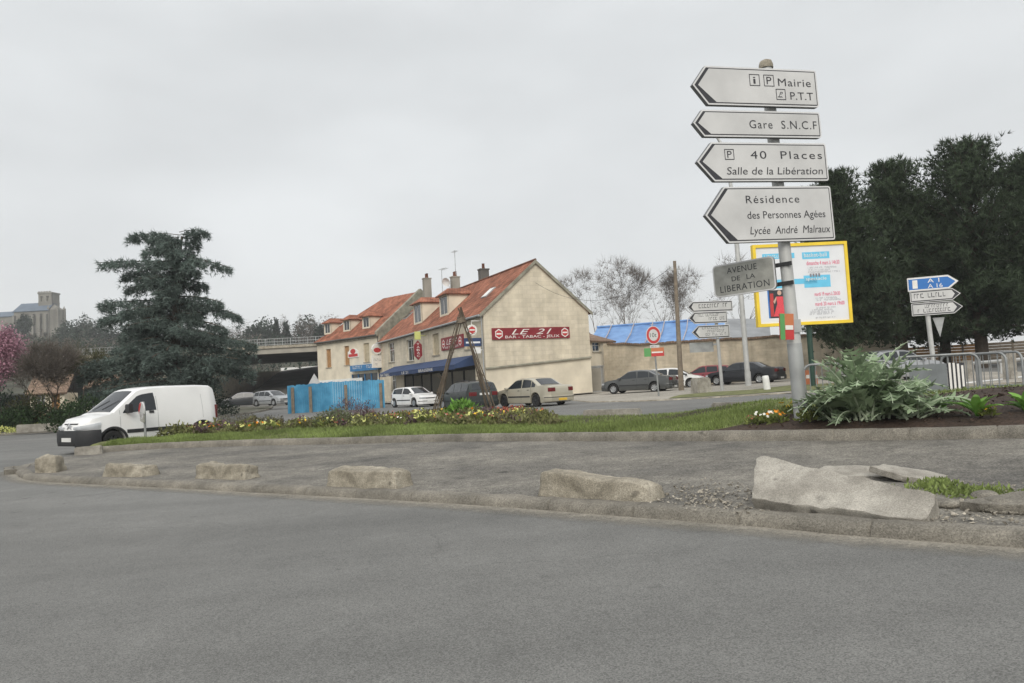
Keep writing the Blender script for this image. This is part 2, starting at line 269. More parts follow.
# ------------------------------------------------------------------ mesh builder
class MB:
    def __init__(s): s.v = []; s.f = []; s.mi = []; s.uv = {}; s.m = Matrix(); s.cur = 0
    def V(s, p):
        s.v.append(tuple(s.m @ Vector(p))); return len(s.v)-1
    def F(s, idx, uv=None):
        s.f.append(tuple(idx)); s.mi.append(s.cur)
        if uv: s.uv[len(s.f)-1] = uv
    def face(s, pts, uv=None): s.F([s.V(p) for p in pts], uv)
    def quad(s, a, b, c, d):
        a, b, c, d = map(Vector, (a, b, c, d)); L = (b-a).length; H = (d-a).length
        s.face((a, b, c, d), ((0, 0), (L, 0), (L, H), (0, H)))
    def box(s, x0, x1, y0, y1, z0, z1):
        i = [s.V(p) for p in ((x0, y0, z0), (x1, y0, z0), (x1, y1, z0), (x0, y1, z0), (x0, y0, z1), (x1, y0, z1), (x1, y1, z1), (x0, y1, z1))]
        X, Y, Z = x1-x0, y1-y0, z1-z0
        for q, a, b in (((0, 3, 2, 1), Y, X), ((4, 5, 6, 7), X, Y), ((0, 1, 5, 4), X, Z), ((1, 2, 6, 5), Y, Z), ((2, 3, 7, 6), X, Z), ((3, 0, 4, 7), Y, Z)):
            s.F([i[k] for k in q], ((0, 0), (a, 0), (a, b), (0, b)))
    def tube(s, pts, rad, n=8, cap=True):
        pts = [Vector(p) for p in pts]
        if not isinstance(rad, (list, tuple)): rad = [rad]*len(pts)
        rings = []; up = None
        for k, p in enumerate(pts):
            t = (pts[min(k+1, len(pts)-1)]-pts[max(k-1, 0)])
            if t.length < 1e-9: t = Vector((0, 0, 1))
            t.normalize()
            a = t.orthogonal().normalized() if up is None else (up - t*up.dot(t))
            if a.length < 1e-6: a = t.orthogonal()
            a.normalize(); up = a; b = t.cross(a)
            rings.append([s.V(p+(a*math.cos(2*math.pi*j/n)+b*math.sin(2*math.pi*j/n))*rad[k]) for j in range(n)])
        for k in range(len(rings)-1):
            for j in range(n):
                s.F((rings[k][j], rings[k][(j+1) % n], rings[k+1][(j+1) % n], rings[k+1][j]))
        if cap:
            s.F(rings[0][::-1]); s.F(rings[-1])
    def prism(s, pts, y0, y1):
        """polygon in xz (counter-clockwise seen from -y), from front y0 to back y1"""
        a = [s.V((p[0], y0, p[1])) for p in pts]; b = [s.V((p[0], y1, p[1])) for p in pts]; n = len(pts)
        s.F(a); s.F(b[::-1])
        for k in range(n): s.F((a[k], b[k], b[(k+1) % n], a[(k+1) % n]))
    def sheet(s, pts, y): s.F([s.V((p[0], y, p[1])) for p in pts])
    def lathe(s, prof, n=20, axis='z'):
        rings = []
        for r_, h in prof:
            ring = []
            for j in range(n):
                a = 2*math.pi*j/n; c, d = r_*math.cos(a), r_*math.sin(a)
                ring.append(s.V((c, d, h) if axis == 'z' else (c, h, d)))
            rings.append(ring)
        for k in range(len(rings)-1):
            for j in range(n):
                q = (rings[k][j], rings[k][(j+1) % n], rings[k+1][(j+1) % n], rings[k+1][j])
                s.F(q if axis == 'z' else q[::-1])
    def raw(s, verts, faces):
        o = len(s.v); s.v.extend(map(tuple, verts)); s.f.extend([tuple(int(i)+o for i in f) for f in faces]); s.mi.extend([s.cur]*len(faces))
    def mesh(s, name, mats, smooth=None, origin=(0, 0, 0)):
        me = bpy.data.meshes.new(name)
        o = np.array(origin); vv = (np.array(s.v, dtype=float)-o) if s.v else np.zeros((0, 3))
        me.from_pydata(vv.tolist(), [], s.f)
        for m in (mats if isinstance(mats, (list, tuple)) else [mats]): me.materials.append(MT[m] if isinstance(m, str) else m)
        if any(s.mi): me.polygons.foreach_set('material_index', s.mi)
        if s.uv:
            ul = me.uv_layers.new(name='UVMap')
            for fi, uvs in s.uv.items():
                p = me.polygons[fi]
                for k, li in enumerate(p.loop_indices): ul.data[li].uv = uvs[k]
        if smooth is not None:
            me.polygons.foreach_set('use_smooth', [True]*len(me.polygons))
            if smooth < 180: me.set_sharp_from_angle(angle=R(smooth))
        me.update(); return me
    def build(s, name, mats, parent=None, smooth=None, origin=None):
        o = bpy.data.objects.new(name, s.mesh(name, mats, smooth, origin or (0, 0, 0))); COL.objects.link(o)
        if parent: o.parent = parent
        if origin is not None: o.location = origin
        return o
def tag(o, label, cat, group=None, kind=None):
    if label: o['label'] = label
    if cat: o['category'] = cat
    if group: o['group'] = group
    if kind: o['kind'] = kind
    return o
def struct(o): o['kind'] = 'structure'; return o
def stuff(o, label=None, cat=None):
    o['kind'] = 'stuff'
    return tag(o, label, cat)
def thing(name, label, cat, loc=(0, 0, 0), rz=0, group=None):
    o = bpy.data.objects.new(name, None); COL.objects.link(o); o.empty_display_size = .2
    o.location = loc; o.rotation_euler = (0, 0, rz); return tag(o, label, cat, group)
def copy_tree(o, parent=None):
    c = o.copy(); COL.objects.link(c)
    if parent: c.parent = parent
    for ch in list(o.children): copy_tree(ch, c)
    return c
_txt = {}
def text_geo(t, size, shear=0.0, align='LEFT', space=1.0):
    k = (t, shear, align, space)
    if k not in _txt:
        cu = bpy.data.curves.new('t', 'FONT'); cu.body = t; cu.size = 1; cu.shear = shear; cu.align_x = align; cu.space_character = space; cu.resolution_u = 3; 
        ob = bpy.data.objects.new('t', cu); COL.objects.link(ob)
        bpy.context.view_layer.update()
        me = bpy.data.meshes.new_from_object(ob.evaluated_get(bpy.context.evaluated_depsgraph_get()))
        _txt[k] = ([tuple(v.co) for v in me.vertices], [tuple(p.vertices) for p in me.polygons])
        bpy.data.objects.remove(ob); bpy.data.curves.remove(cu); bpy.data.meshes.remove(me)
    v, f = _txt[k]
    return v, f, size
def put_text(mb, t, x, z, y, size, width=None, shear=0.0, align='LEFT', space=1.0, rot=0.0, xs=1.0):
    """text in the xz plane facing -y; x,z = left baseline; cap height ~ .7*size"""
    v, f, s = text_geo(t, size, shear, align, space)
    if not v: return
    xs_ = xs
    if width:
        ww = max(p[0] for p in v)-min(p[0] for p in v); xs_ = width/(ww*s); mn = min(p[0] for p in v)
    o = len(mb.v); c, d = math.cos(rot), math.sin(rot)
    for p in v:
        px = (p[0]-(mn if width else 0))*s*xs_; pz = p[1]*s
        mb.v.append(tuple(mb.m @ Vector((x+px*c-pz*d, y, z+px*d+pz*c))))
    for q in f: mb.f.append(tuple(i+o for i in q)); mb.mi.append(mb.cur)
def scribble(mb, x, z, y, w_, h, rnd):
    """illegible small lettering: a row of short strokes"""
    p = x
    while p < x+w_:
        c = h*rnd.uniform(.35, .7)
        if rnd.random() > .16:
            k = rnd.random()
            mb.face(((p, y, z), (p+c*.22, y, z), (p+c*.22, y, z+h), (p, y, z+h)))
            if k < .6: mb.face(((p+c*.3, y, z), (p+c, y, z), (p+c, y, z+h*.18), (p+c*.3, y, z+h*.18)))
            if k > .3: mb.face(((p+c*.3, y, z+h*.8), (p+c*.8, y, z+h*.8), (p+c*.8, y, z+h), (p+c*.3, y, z+h)))
        p += c*1.35
def offset_poly(pts, d):
    """inset a convex ccw polygon"""
    n = len(pts); out = []
    for k in range(n):
        a, b, c = Vector(pts[k-1]), Vector(pts[k]), Vector(pts[(k+1) % n])
        e1 = (b-a).normalized(); e2 = (c-b).normalized()
        n1 = Vector((-e1.y, e1.x)); n2 = Vector((-e2.y, e2.x)); bis = (n1+n2)
        den = 1+n1.dot(n2); out.append(tuple(b+bis*(d/max(den, .2))))
    return out
def round_rect(x0, x1, z0, z1, r, n=4):
    pts = []
    for cx, cz, a0 in ((x1-r, z0+r, -90), (x1-r, z1-r, 0), (x0+r, z1-r, 90), (x0+r, z0+r, 180)):
        for k in range(n+1):
            a = R(a0+90*k/n); pts.append((cx+r*math.cos(a), cz+r*math.sin(a)))
    return pts
def resample(poly, n):
    P = [Vector(p) for p in poly]; L = [0]
    for a, b in zip(P, P[1:]): L.append(L[-1]+(b-a).length)
    out = []
    for k in range(n):
        t = L[-1]*k/(n-1); i = 0
        while i < len(L)-2 and L[i+1] < t: i += 1
        u = (t-L[i])/max(1e-9, L[i+1]-L[i]); out.append(P[i].lerp(P[i+1], min(1, u)))
    return out
def smooth_line(poly, it=2):
    P = [Vector(p) for p in poly]
    for _ in range(it):
        Q = [P[0]]
        for a, b in zip(P, P[1:]): Q += [a.lerp(b, .25), a.lerp(b, .75)]
        Q.append(P[-1]); P = Q
    return P
def strip(mb, A, B, n, m, zf):
    a = resample(A, n); b = resample(B, n); idx = []
    for i in range(n):
        row = []
        for j in range(m+1):
            p = a[i].lerp(b[i], j/m); row.append(mb.V((p.x, p.y, zf(p.x, p.y, j/m))))
        idx.append(row)
    for i in range(n-1):
        for j in range(m): mb.F((idx[i][j], idx[i+1][j], idx[i+1][j+1], idx[i][j+1]))
from mathutils import noise as mnoise
def nz(x, y, z=0.0, s=1.0): return mnoise.noise(Vector((x*s, y*s, z*s)))

# ------------------------------------------------------------------ foliage helpers
def leaf_quads(P, size, rng, aspect=.55, up=0.0, dirs=None, jitter=.4):
    """one kite-shaped leaf per point"""
    n = len(P); d = rng.normal(size=(n, 3)) if dirs is None else dirs+rng.normal(size=(n, 3))*jitter
    d[:, 2] += up; d /= np.linalg.norm(d, axis=1)[:, None]+1e-9
    q = rng.normal(size=(n, 3)); s = np.cross(d, q); s /= np.linalg.norm(s, axis=1)[:, None]+1e-9
    L = (np.asarray(size)*rng.uniform(.6, 1.3, n))[:, None]
    a = P; b = P+d*L*.5+s*L*aspect*.5; c = P+d*L; e_ = P+d*L*.5-s*L*aspect*.5
    V_ = np.stack([a, b, c, e_], 1).reshape(-1, 3); F_ = np.arange(n*4).reshape(-1, 4)
    return V_, F_
def needles(P, dirs, length, width, k, rng, spread=.7):
    """k thin triangles fanning from each point about dirs"""
    n = len(P); P2 = np.repeat(P, k, 0); d = np.repeat(dirs, k, 0)+rng.normal(size=(n*k, 3))*spread
    d /= np.linalg.norm(d, axis=1)[:, None]+1e-9
    s = np.cross(d, rng.normal(size=(n*k, 3))); s /= np.linalg.norm(s, axis=1)[:, None]+1e-9
    L = length*rng.uniform(.6, 1.25, n*k)[:, None]
    V_ = np.stack([P2-s*width*.5, P2+s*width*.5, P2+d*L], 1).reshape(-1, 3); F_ = np.arange(n*k*3).reshape(-1, 3)
    return V_, F_
def bare_tree(mb, base, H, rng, spread=.5, depth=5, r0=.14, tips=None, nseg=4, lean=(0, 0), first=.3, sides=5):
    def grow(p, d, L, r, k):
        pts = [p]; q = Vector(p); dd = Vector(d)
        for i in range(nseg if k < 2 else 3):
            dd = (dd+Vector((rng.normal(), rng.normal(), rng.normal()*.5))*.13+Vector((0, 0, .05))).normalized()
            q = q+dd*L/(nseg if k < 2 else 3); pts.append(q)
        rr = [r*(1-.45*i/(len(pts)-1)) for i in range(len(pts))]
        mb.tube(pts, rr, max(3, sides-k), cap=False)
        if k >= depth:
            if tips is not None: tips.append((tuple(q), tuple(dd)))
            return
        nb = 3 if rng.random() < .55 else 2
        for b in range(nb):
            ax = Vector((rng.normal(), rng.normal(), rng.normal()*.4)).normalized()
            nd = (dd+ax*spread*(1.0 if b else .55)).normalized()
            grow(q, nd, L*rng.uniform(.62, .85), rr[-1]*rng.uniform(.6, .8), k+1)
        if k >= 1 and rng.random() < .8:
            m = pts[len(pts)//2]; ax = Vector((rng.normal(), rng.normal(), rng.normal()*.4)).normalized()
            grow(m, (dd+ax*spread*1.2).normalized(), L*.6, r*.4, k+2 if k+2 <= depth else depth)
    grow(Vector(base), Vector((lean[0], lean[1], 1)).normalized(), H*first, r0, 0)
# ================================================================== SETTING
def grid_sheet(xs, ys, zf, name, mat, smooth=None):
    mb = MB(); idx = [[mb.V((x, y, zf(x, y))) for y in ys] for x in xs]
    for i in range(len(xs)-1):
        for j in range(len(ys)-1): mb.F((idx[i][j], idx[i+1][j], idx[i+1][j+1], idx[i][j+1]))
    return mb.build(name, mat, smooth=smooth)
struct(grid_sheet([-600, -200, -60, -4, 60, 200, 400], [-60, 0, 60, 140, 400, 900], lambda x, y: gh(x)-.12, 'ground', 'field'))
# asphalt: one sheet for the near road, the far road and the branch under the bridge
struct(grid_sheet([-46, -30, -4, 20, 46, 60], [-20, 0, 20, 40, 60, 100, 160], lambda x, y: gh(x), 'road', 'road'))

def hillz(x, y):
    h = 27*math.exp(-(((x+255)/135)**2+((y-410)/150)**2)/1.6)
    s = 1/(1+math.exp((x-5)/30)); rg = 1/(1+math.exp(-(y-190)/22))
    h += 10*s*rg
    if x < -48: h += 3*min(1, (-48-x)/25)*(1/(1+math.exp(-(y-95)/12)))
    h += 1.6*nz(x, y, 0, .02)*min(1, max(0, (y-120)/80))
    return h-1.2
struct(grid_sheet(list(np.linspace(-590, 160, 70)), list(np.linspace(70, 900, 60)), lambda x, y: hillz(x, y) if y > 71 else -2, 'hills', 'hill', 180))

# --- refuge pavement between the near road and the planted island
PVH, KH = .10, .15
near_px = [(14, 471), (17, 475), (24, 480), (45, 482.5), (117, 486), (234, 491.5), (367, 499), (500, 507), (627, 517.5), (754, 527), (868, 538), (1024, 549)]
near = [G(*p) for p in near_px]; near.append(near[-1]+(near[-1]-near[-2])*3)
isl_px = [(88, 454), (130, 450), (200, 447), (300, 444.5), (400, 442), (500, 441), (620, 441), (720, 441), (900, 440), (1024, 438)]
isl = [G(*p, PVH) for p in isl_px]; isl.append(isl[-1]+(isl[-1]-isl[-2])*3)
flat = lambda L: [Vector((p.x, p.y, 0)) for p in L]
near = smooth_line(flat(near), 2); isl = smooth_line(flat(isl), 2)
tip = [Vector((p.x, p.y, 0)) for p in (G(14, 470.5, PVH), G(22, 465, PVH), G(53, 458, PVH))]
rear = tip[:1]+tip[1:]+isl
mb = MB()
near_in = []
for i, p in enumerate(near):
    t_ = (near[min(i+1, len(near)-1)]-near[max(i-1, 0)]).normalized(); near_in.append(p+Vector((-t_.y, t_.x, 0))*.13)
def pavez(x, y, t):
    e = min(1, t*8, (1-t)*10)
    return gh(x)+PVH+(.018*nz(x, y, 0, .9)+.01*nz(x, y, 3, 2.6))*max(0, e)-.012*max(0, 1-t*6)
strip(mb, near_in, rear, 260, 34, pavez)
struct(mb.build('pavement', 'pave', smooth=180))
# kerb along the near road: rough old kerbstones
def kerb(name, line, wdt, z0, z1, n, rough=.012, lump=.0, flip=1, mat='kerb'):
    P = resample(line, n); mb = MB(); rows = []
    dist = 0; last_j = 0
    for i, p in enumerate(P):
        dist += (p-P[i-1]).length if i else 0; jt = int(dist/.98) != last_j; last_j = int(dist/.98)
        t = (P[min(i+1, n-1)]-P[max(i-1, 0)]).normalized(); nn_ = Vector((-t.y, t.x, 0))*flip
        g = gh(p.x); prof = [(-.03, z0), (-.02, z0+(z1-z0)*.55), (.012, z1-.012), (.05, z1), (wdt*.6, z1+.004), (wdt, z1-.004), (wdt, z0)]
        row = []
        for k, (o, z) in enumerate(prof):
            q = p+nn_*o; a = rough*(1.6*nz(q.x*1.0, q.y*1.0, k*1.7, 3.1)+nz(q.x, q.y, k*.7, 9.0)); ch = lump*max(0, nz(p.x, p.y, 5, 1.3)-.15)
            jj = .014 if jt and 0 < k < 6 else 0; row.append(mb.V((q.x+nn_.x*(a+jj), q.y+nn_.y*(a+jj), g+z-jj+(a*.7 if k not in (0, 6) else 0)-(ch if 1 < k < 5 else 0))))
        rows.append(row)
    for i in range(n-1):
        for k in range(len(rows[0])-1):
            q = (rows[i][k], rows[i+1][k], rows[i+1][k+1], rows[i][k+1]); mb.F(q if flip > 0 else q[::-1])
    mb.F(rows[0]); mb.F(rows[-1][::-1])
    return mb.build(name, mat, smooth=60)
full_near = tip[::-1][1:]+near          # rounds the corner at the left end
struct(kerb('pavement_kerb', smooth_line(full_near, 1), .17, -.02, PVH+.006, 1700, .011, .012))
struct(kerb('island_kerb', isl, .15, PVH-.03, PVH+KH, 1500, .005, .008))
# wash of dust lying in the gutter
mb = MB(); A = resample(near, 240); idx = []; dl_ = 0
for i, p in enumerate(A):
    t = (A[min(i+1, 239)]-A[max(i-1, 0)]).normalized(); nn_ = Vector((-t.y, t.x, 0)); wd = .42
    a = p+nn_*.02; b = p-nn_*max(.05, wd); idx.append((mb.V((a.x, a.y, gh(a.x)+.012)), mb.V((b.x, b.y, gh(b.x)+.004))))
for i in range(239): mb.F((idx[i][1], idx[i+1][1], idx[i+1][0], idx[i][0]), ((0, 1), (0, 1), (0, 0), (0, 0)))
struct(mb.build('gutter_path', 'dust'))
# planted island
back = [Vector(p) for p in ((-10.6, 20.9, 0), (-9.4, 23.4, 0), (-6.5, 26.2, 0), (-3.0, 27.2, 0), (-.4, 25.6, 0), (1.6, 22.0, 0), (3.2, 19.4, 0), (5.0, 16.8, 0), (7.4, 15.2, 0), (10.5, 14.4, 0), (14, 13.4, 0), (20, 11.5, 0), (28, 8.5, 0))]
back = smooth_line(back, 2)
def islz(x, y, t):
    m = math.sin(math.pi*min(1, max(0, t)))**.7
    return gh(x)+PVH+KH-.03+.02*min(1, t*10)-.10*t+m*((.06+.10*min(1, max(0, (-.5-x)/2.0))+.26*min(1, max(0, (x-3.0)/1.6)))+.04*nz(x, y, 1, .8))+.012*nz(x, y, 1, 6)*min(1, t*8)
def split_line(L, x):   # fraction of the resampled line where X passes x
    P = resample(L, 400)
    for i, p in enumerate(P):
        if p.x > x: return i
    return 399
iin = []
P = resample(isl, 400)
for i, p in enumerate(P):
    t = (P[min(i+1, 399)]-P[max(i-1, 0)]).normalized(); iin.append(p+Vector((-t.y, t.x, 0))*.14)
bin_ = resample(back, 400)
def isl_pt(u, t):
    """point on the island: u along 0..1, t across 0..1"""
    k = u*399; i = min(398, int(k)); f = k-i
    a = iin[i].lerp(iin[i+1], f); b = bin_[i].lerp(bin_[i+1], f); p = a.lerp(b, t); p.z = islz(p.x, p.y, t); return p
US = .50   # lawn on the left, dark soil on the right
def isl_sheet(u0, u1, nu, name, mat):
    mb = MB(); n, m = nu, 26; idx = [[mb.V(isl_pt(u0+(u1-u0)*i/(n-1), j/m)) for j in range(m+1)] for i in range(n)]
    for i in range(n-1):
        for j in range(m): mb.F((idx[i][j], idx[i+1][j], idx[i+1][j+1], idx[i][j+1]))
    return mb.build(name, mat, smooth=180)
def isl_find(px_target):
    best = min((abs(G(px_target, 441, PVH).x-isl_pt(u, 0).x), u) for u in np.linspace(0, 1, 400)); return best[1]
U_SOIL = isl_find(706)
struct(isl_sheet(0, U_SOIL, 160, 'lawn_ground', 'lawn'))
struct(isl_sheet(U_SOIL, 1, 160, 'flowerbed_ground', 'soil'))
struct(kerb('far_island_kerb', back, .15, -.02, .15, 200, .005, .01, flip=-1))

# --- parking ground beyond the far road, verge, pavement by the bar
dl = [G(566, 400), G(590, 402.5), G(640, 401.5), G(677, 400), G(730, 397), (G(790, 393.5)), G(900, 389.5), G(940, 388), G(1024, 383)]
dl = flat(dl); dl.append(dl[-1]+(dl[-1]-dl[-2])*2)
db = [Vector((p.x*1.25+2, 66, 0)) for p in dl]
mb = MB(); strip(mb, dl, db, 60, 10, lambda x, y, t: gh(x)+.03+.02*nz(x, y, 0, .3)); struct(mb.build('parking_ground', 'dirt'))
struct(kerb('far_kerb', dl, .14, -.02, .05, 90, .004, 0, mat='block'))
vl = flat([G(668, 398, .06), G(700, 396.5, .06), G(745, 394, .06), G(790, 390.5, .06), G(850, 388, .06)]); vb = flat([G(690, 394, .06), G(715, 391.5, .06), G(750, 389.5, .06), G(790, 385, .06), G(850, 382, .06)])
mb = MB(); strip(mb, vl, vb, 40, 4, lambda x, y, t: gh(x)+.05+.05*math.sin(math.pi*t)); struct(mb.build('verge_ground', 'lawn'))
# painted edge line on the far road, right
mb = MB()
for (a, b, c, d) in (((938, 387.3), (952, 386), (952, 384.9), (938, 386)), ((955, 385.6), (976, 383.4), (976, 382.2), (955, 384.3)), ((981, 382.9), (1003, 380.5), (1003, 379.4), (981, 381.7)), ((1007, 380), (1030, 377.4), (1030, 376.2), (1007, 378.8))):
    q = [G(*k) for k in (a, b, c, d)]; mb.face([(p.x, p.y, gh(p.x)+.036) for p in q])
struct(mb.build('road_marking_line', 'paint'))
# left garden ground behind its kerb
gl = [Vector(p) for p in ((-60, 33.5, 0), (-34, 36.6, 0), (-26.8, 38.6, 0), (-21.5, 42.5, 0), (-19.5, 50, 0), (-21, 64, 0), (-27, 84, 0))]
gb = [Vector(p) for p in ((-90, 60, 0), (-80, 70, 0), (-70, 80, 0), (-64, 84, 0), (-56, 88, 0), (-50, 90, 0), (-44, 92, 0))]
gl = smooth_line(gl, 2)
mb = MB(); strip(mb, gl, gb, 60, 12, lambda x, y, t: gh(x)+.13+.9*t*t+.05*nz(x, y, 0, .5)); struct(mb.build('garden_ground', 'hill'))
struct(kerb('garden_kerb', gl, .16, -.02, .15, 160, .005, .02))
# pavement in front of the bar
# ================================================================== BRIDGE
br = thing('road_bridge', 'concrete road bridge with pale railing crossing behind the end of the left house', 'bridge', (-40, 99, 0))
mb = MB(); zt = D(280, 345, 98).z; zb = D(280, 353, 98).z
mb.box(-70, 32, 0, 36, zb+.25, zt-.35); mb.build('deck', 'dark_conc', br)
mb = MB(); mb.box(-70, 32, -.25, 0-.003, zb, zt-.35); mb.build('fascia_beam', 'grey_conc', br)
mb = MB(); mb.box(-70, 32, -.45, .25, zt-.347, zt); mb.build('coping', 'block', br)
mb = MB(); hr = .95
for k in range(92):
    x = -69.5+k*1.1; mb.box(x-.03, x+.03, -.15, -.09, zt, zt+hr)
for z in (.12, .5, hr-.05): mb.box(-70, 32, -.14, -.10, zt+z, zt+z+.06)
for k in range(300):
    x = -69.5+k*.34; mb.box(x-.012, x+.012, -.13, -.11, zt+.15, zt+hr-.05)
mb.build('railing', 'galv_dull', br)
for x in (-60, -30): mb = MB(); mb.box(x-.6, x+.6, 14, 22, -.5, zb+.25); mb.build('pier', 'dark_conc', br)
mb = MB(); P1, P2, P3, P4 = D(230, 405.5, 90), D(345, 408, 88), D(350, 362, 136), D(280, 371, 136)
o = Vector((-40, 99, 0)); P1.z = P2.z = gh(-30)-.05
for p in (P1, P2, P3, P4): p -= o
mb.quad(P1, P2, P3, P4); q = [P2+Vector((0, 0, -1)), P1+Vector((0, 0, -1))]; mb.face((P1, P4, P4+Vector((0, 2, -6)), P1+Vector((0, 2, -1))))
mb.build('paved_slope', 'dark_conc', br)
mb = MB(); a, b = D(150, 405, 86), D(286, 400, 137)
ta, tb = D(150, 377, 86).z, D(286, 370.5, 137).z
mb.m = Matrix.Translation((0, 0, 0))
d = (b-a); d.z = 0; nrm = Vector((d.y, -d.x, 0)).normalized()*.5
mb.quad((a.x, a.y, -.6), (b.x, b.y, -.6), (b.x, b.y, tb), (a.x, a.y, ta))
mb.quad((a.x, a.y, ta), (b.x, b.y, tb), (b.x-nrm.x, b.y-nrm.y, tb), (a.x-nrm.x, a.y-nrm.y, ta))
tag(mb.build('retaining_wall', 'stone', origin=(a.x, a.y, -.6)), 'long pale stone retaining wall leading under the bridge behind the white van', 'wall')
mb = MB(); p = D(303, 369, 152); mb.box(p.x-4.5, p.x+4.5, p.y, p.y+4, -1, p.z+.45); tag(mb.build('far_white_building', 'white_frame', origin=(p.x, p.y, -1)), 'small white building seen through the gap under the bridge', 'building')

# ================================================================== HOUSES
class Frame:
    """local frame of a facade: x along it (right as seen from the street), y inward, z up"""
    def __init__(s, left, right):
        l, r_ = Vector((left.x, left.y, 0)), Vector((right.x, right.y, 0))
        s.X = (r_-l).normalized(); s.Y = Vector((-s.X.y, s.X.x, 0)); s.O = r_; s.rz = math.atan2(s.X.y, s.X.x); s.L = (r_-l).length
    def ray(s, px, py):
        d = _f + _r*((px-PW/2)/FPX) - _u*((py-PH/2)/FPX); o = Vector((0, 0, EYE))-s.O
        return Vector((o.dot(s.X), o.dot(s.Y), o.z)), Vector((d.dot(s.X), d.dot(s.Y), d.z))
    def onY(s, px, py, y=0.0):
        o, d = s.ray(px, py); t = (y-o.y)/d.y; return o+d*t
    def onX(s, px, py, x=0.0):
        o, d = s.ray(px, py); t = (x-o.x)/d.x; return o+d*t
    def onRoof(s, px, py, ze, sl, y0=0):
        o, d = s.ray(px, py); t = (ze-o.z+sl*(o.y-y0))/(d.z-sl*d.y); return o+d*t
def wall_holes(mb, x0, x1, z0, z1, holes, depth=.18):
    """wall in the plane y=0 facing -y, with rectangular openings and their reveals"""
    xs = sorted({x0, x1, *[h[0] for h in holes], *[h[1] for h in holes]}); zs = sorted({z0, z1, *[h[2] for h in holes], *[h[3] for h in holes]})
    for a, b in zip(xs, xs[1:]):
        for c, d in zip(zs, zs[1:]):
            mx_, mz = (a+b)/2, (c+d)/2
            if any(h[0] < mx_ < h[1] and h[2] < mz < h[3] for h in holes): continue
            mb.face(((a, 0, c), (b, 0, c), (b, 0, d), (a, 0, d)), ((a, c), (b, c), (b, d), (a, d)))
    for a, b, c, d in holes:
        mb.quad((a, 0, c), (a, depth, c), (a, depth, d), (a, 0, d)); mb.quad((b, depth, c), (b, 0, c), (b, 0, d), (b, depth, d))
        mb.quad((a, 0, d), (a, depth, d), (b, depth, d), (b, 0, d)); mb.quad((a, depth, c), (a, 0, c), (b, 0, c), (b, depth, c))
def window(par, x0, x1, z0, z1, y=.14, kind='glass', n=2):
    mb = MB(); t = .06
    for a, b, c, d in ((x0, x0+t, z0, z1), (x1-t, x1, z0, z1), (x0+t, x1-t, z0, z0+t), (x0+t, x1-t, z1-t, z1)): mb.box(a, b, y, y+.05, c, d)
    if kind == 'glass':
        m = (x0+x1)/2; mb.box(m-.03, m+.03, y+.003, y+.045, z0+t, z1-t); mb.box(x0+t, x1-t, y+.01, y+.04, z0+(z1-z0)*.62, z0+(z1-z0)*.62+.05)
    w_ = mb.build('window', 'white_frame' if kind == 'glass' else kind, par)
    mb = MB()
    if kind == 'glass': mb.box(x0+t, x1-t, y+.018, y+.03, z0+t, z1-t); mb.build('pane', 'glass', w_)
    else:
        k = 4; ww = (x1-x0-2*t)/k
        for i in range(k): mb.box(x0+t+i*ww+.006, x0+t+(i+1)*ww-.006, y+.005, y+.03+.004*(i % 2), z0+t, z1-t)
        mb.build('board', kind, w_)
    mb = MB(); mb.box(x0-.1, x1+.1, -.06, .0-.002, z0-.1, z0); mb.build('sill', 'block', w_)
    return w_
def roof_slab(mb, a, b, c, d, th=.14):
    """tiled slope: a,b along the eave (left to right seen from outside), c,d along the ridge"""
    a, b, c, d = map(Vector, (a, b, c, d)); nrm = (b-a).cross(d-a).normalized()*th
    L = (b-a).length
    def uv(p): return ((p-a).dot((b-a).normalized()), (p-a-(b-a).normalized()*(p-a).dot((b-a).normalized())).length)
    mb.face((a, b, c, d), tuple(uv(p) for p in (a, b, c, d)))
    lo = [p-nrm for p in (a, b, c, d)]; mb.face(lo[::-1])
    top = [a, b, c, d]
    for k in range(4): mb.quad(lo[k], lo[(k+1) % 4], top[(k+1) % 4], top[k])
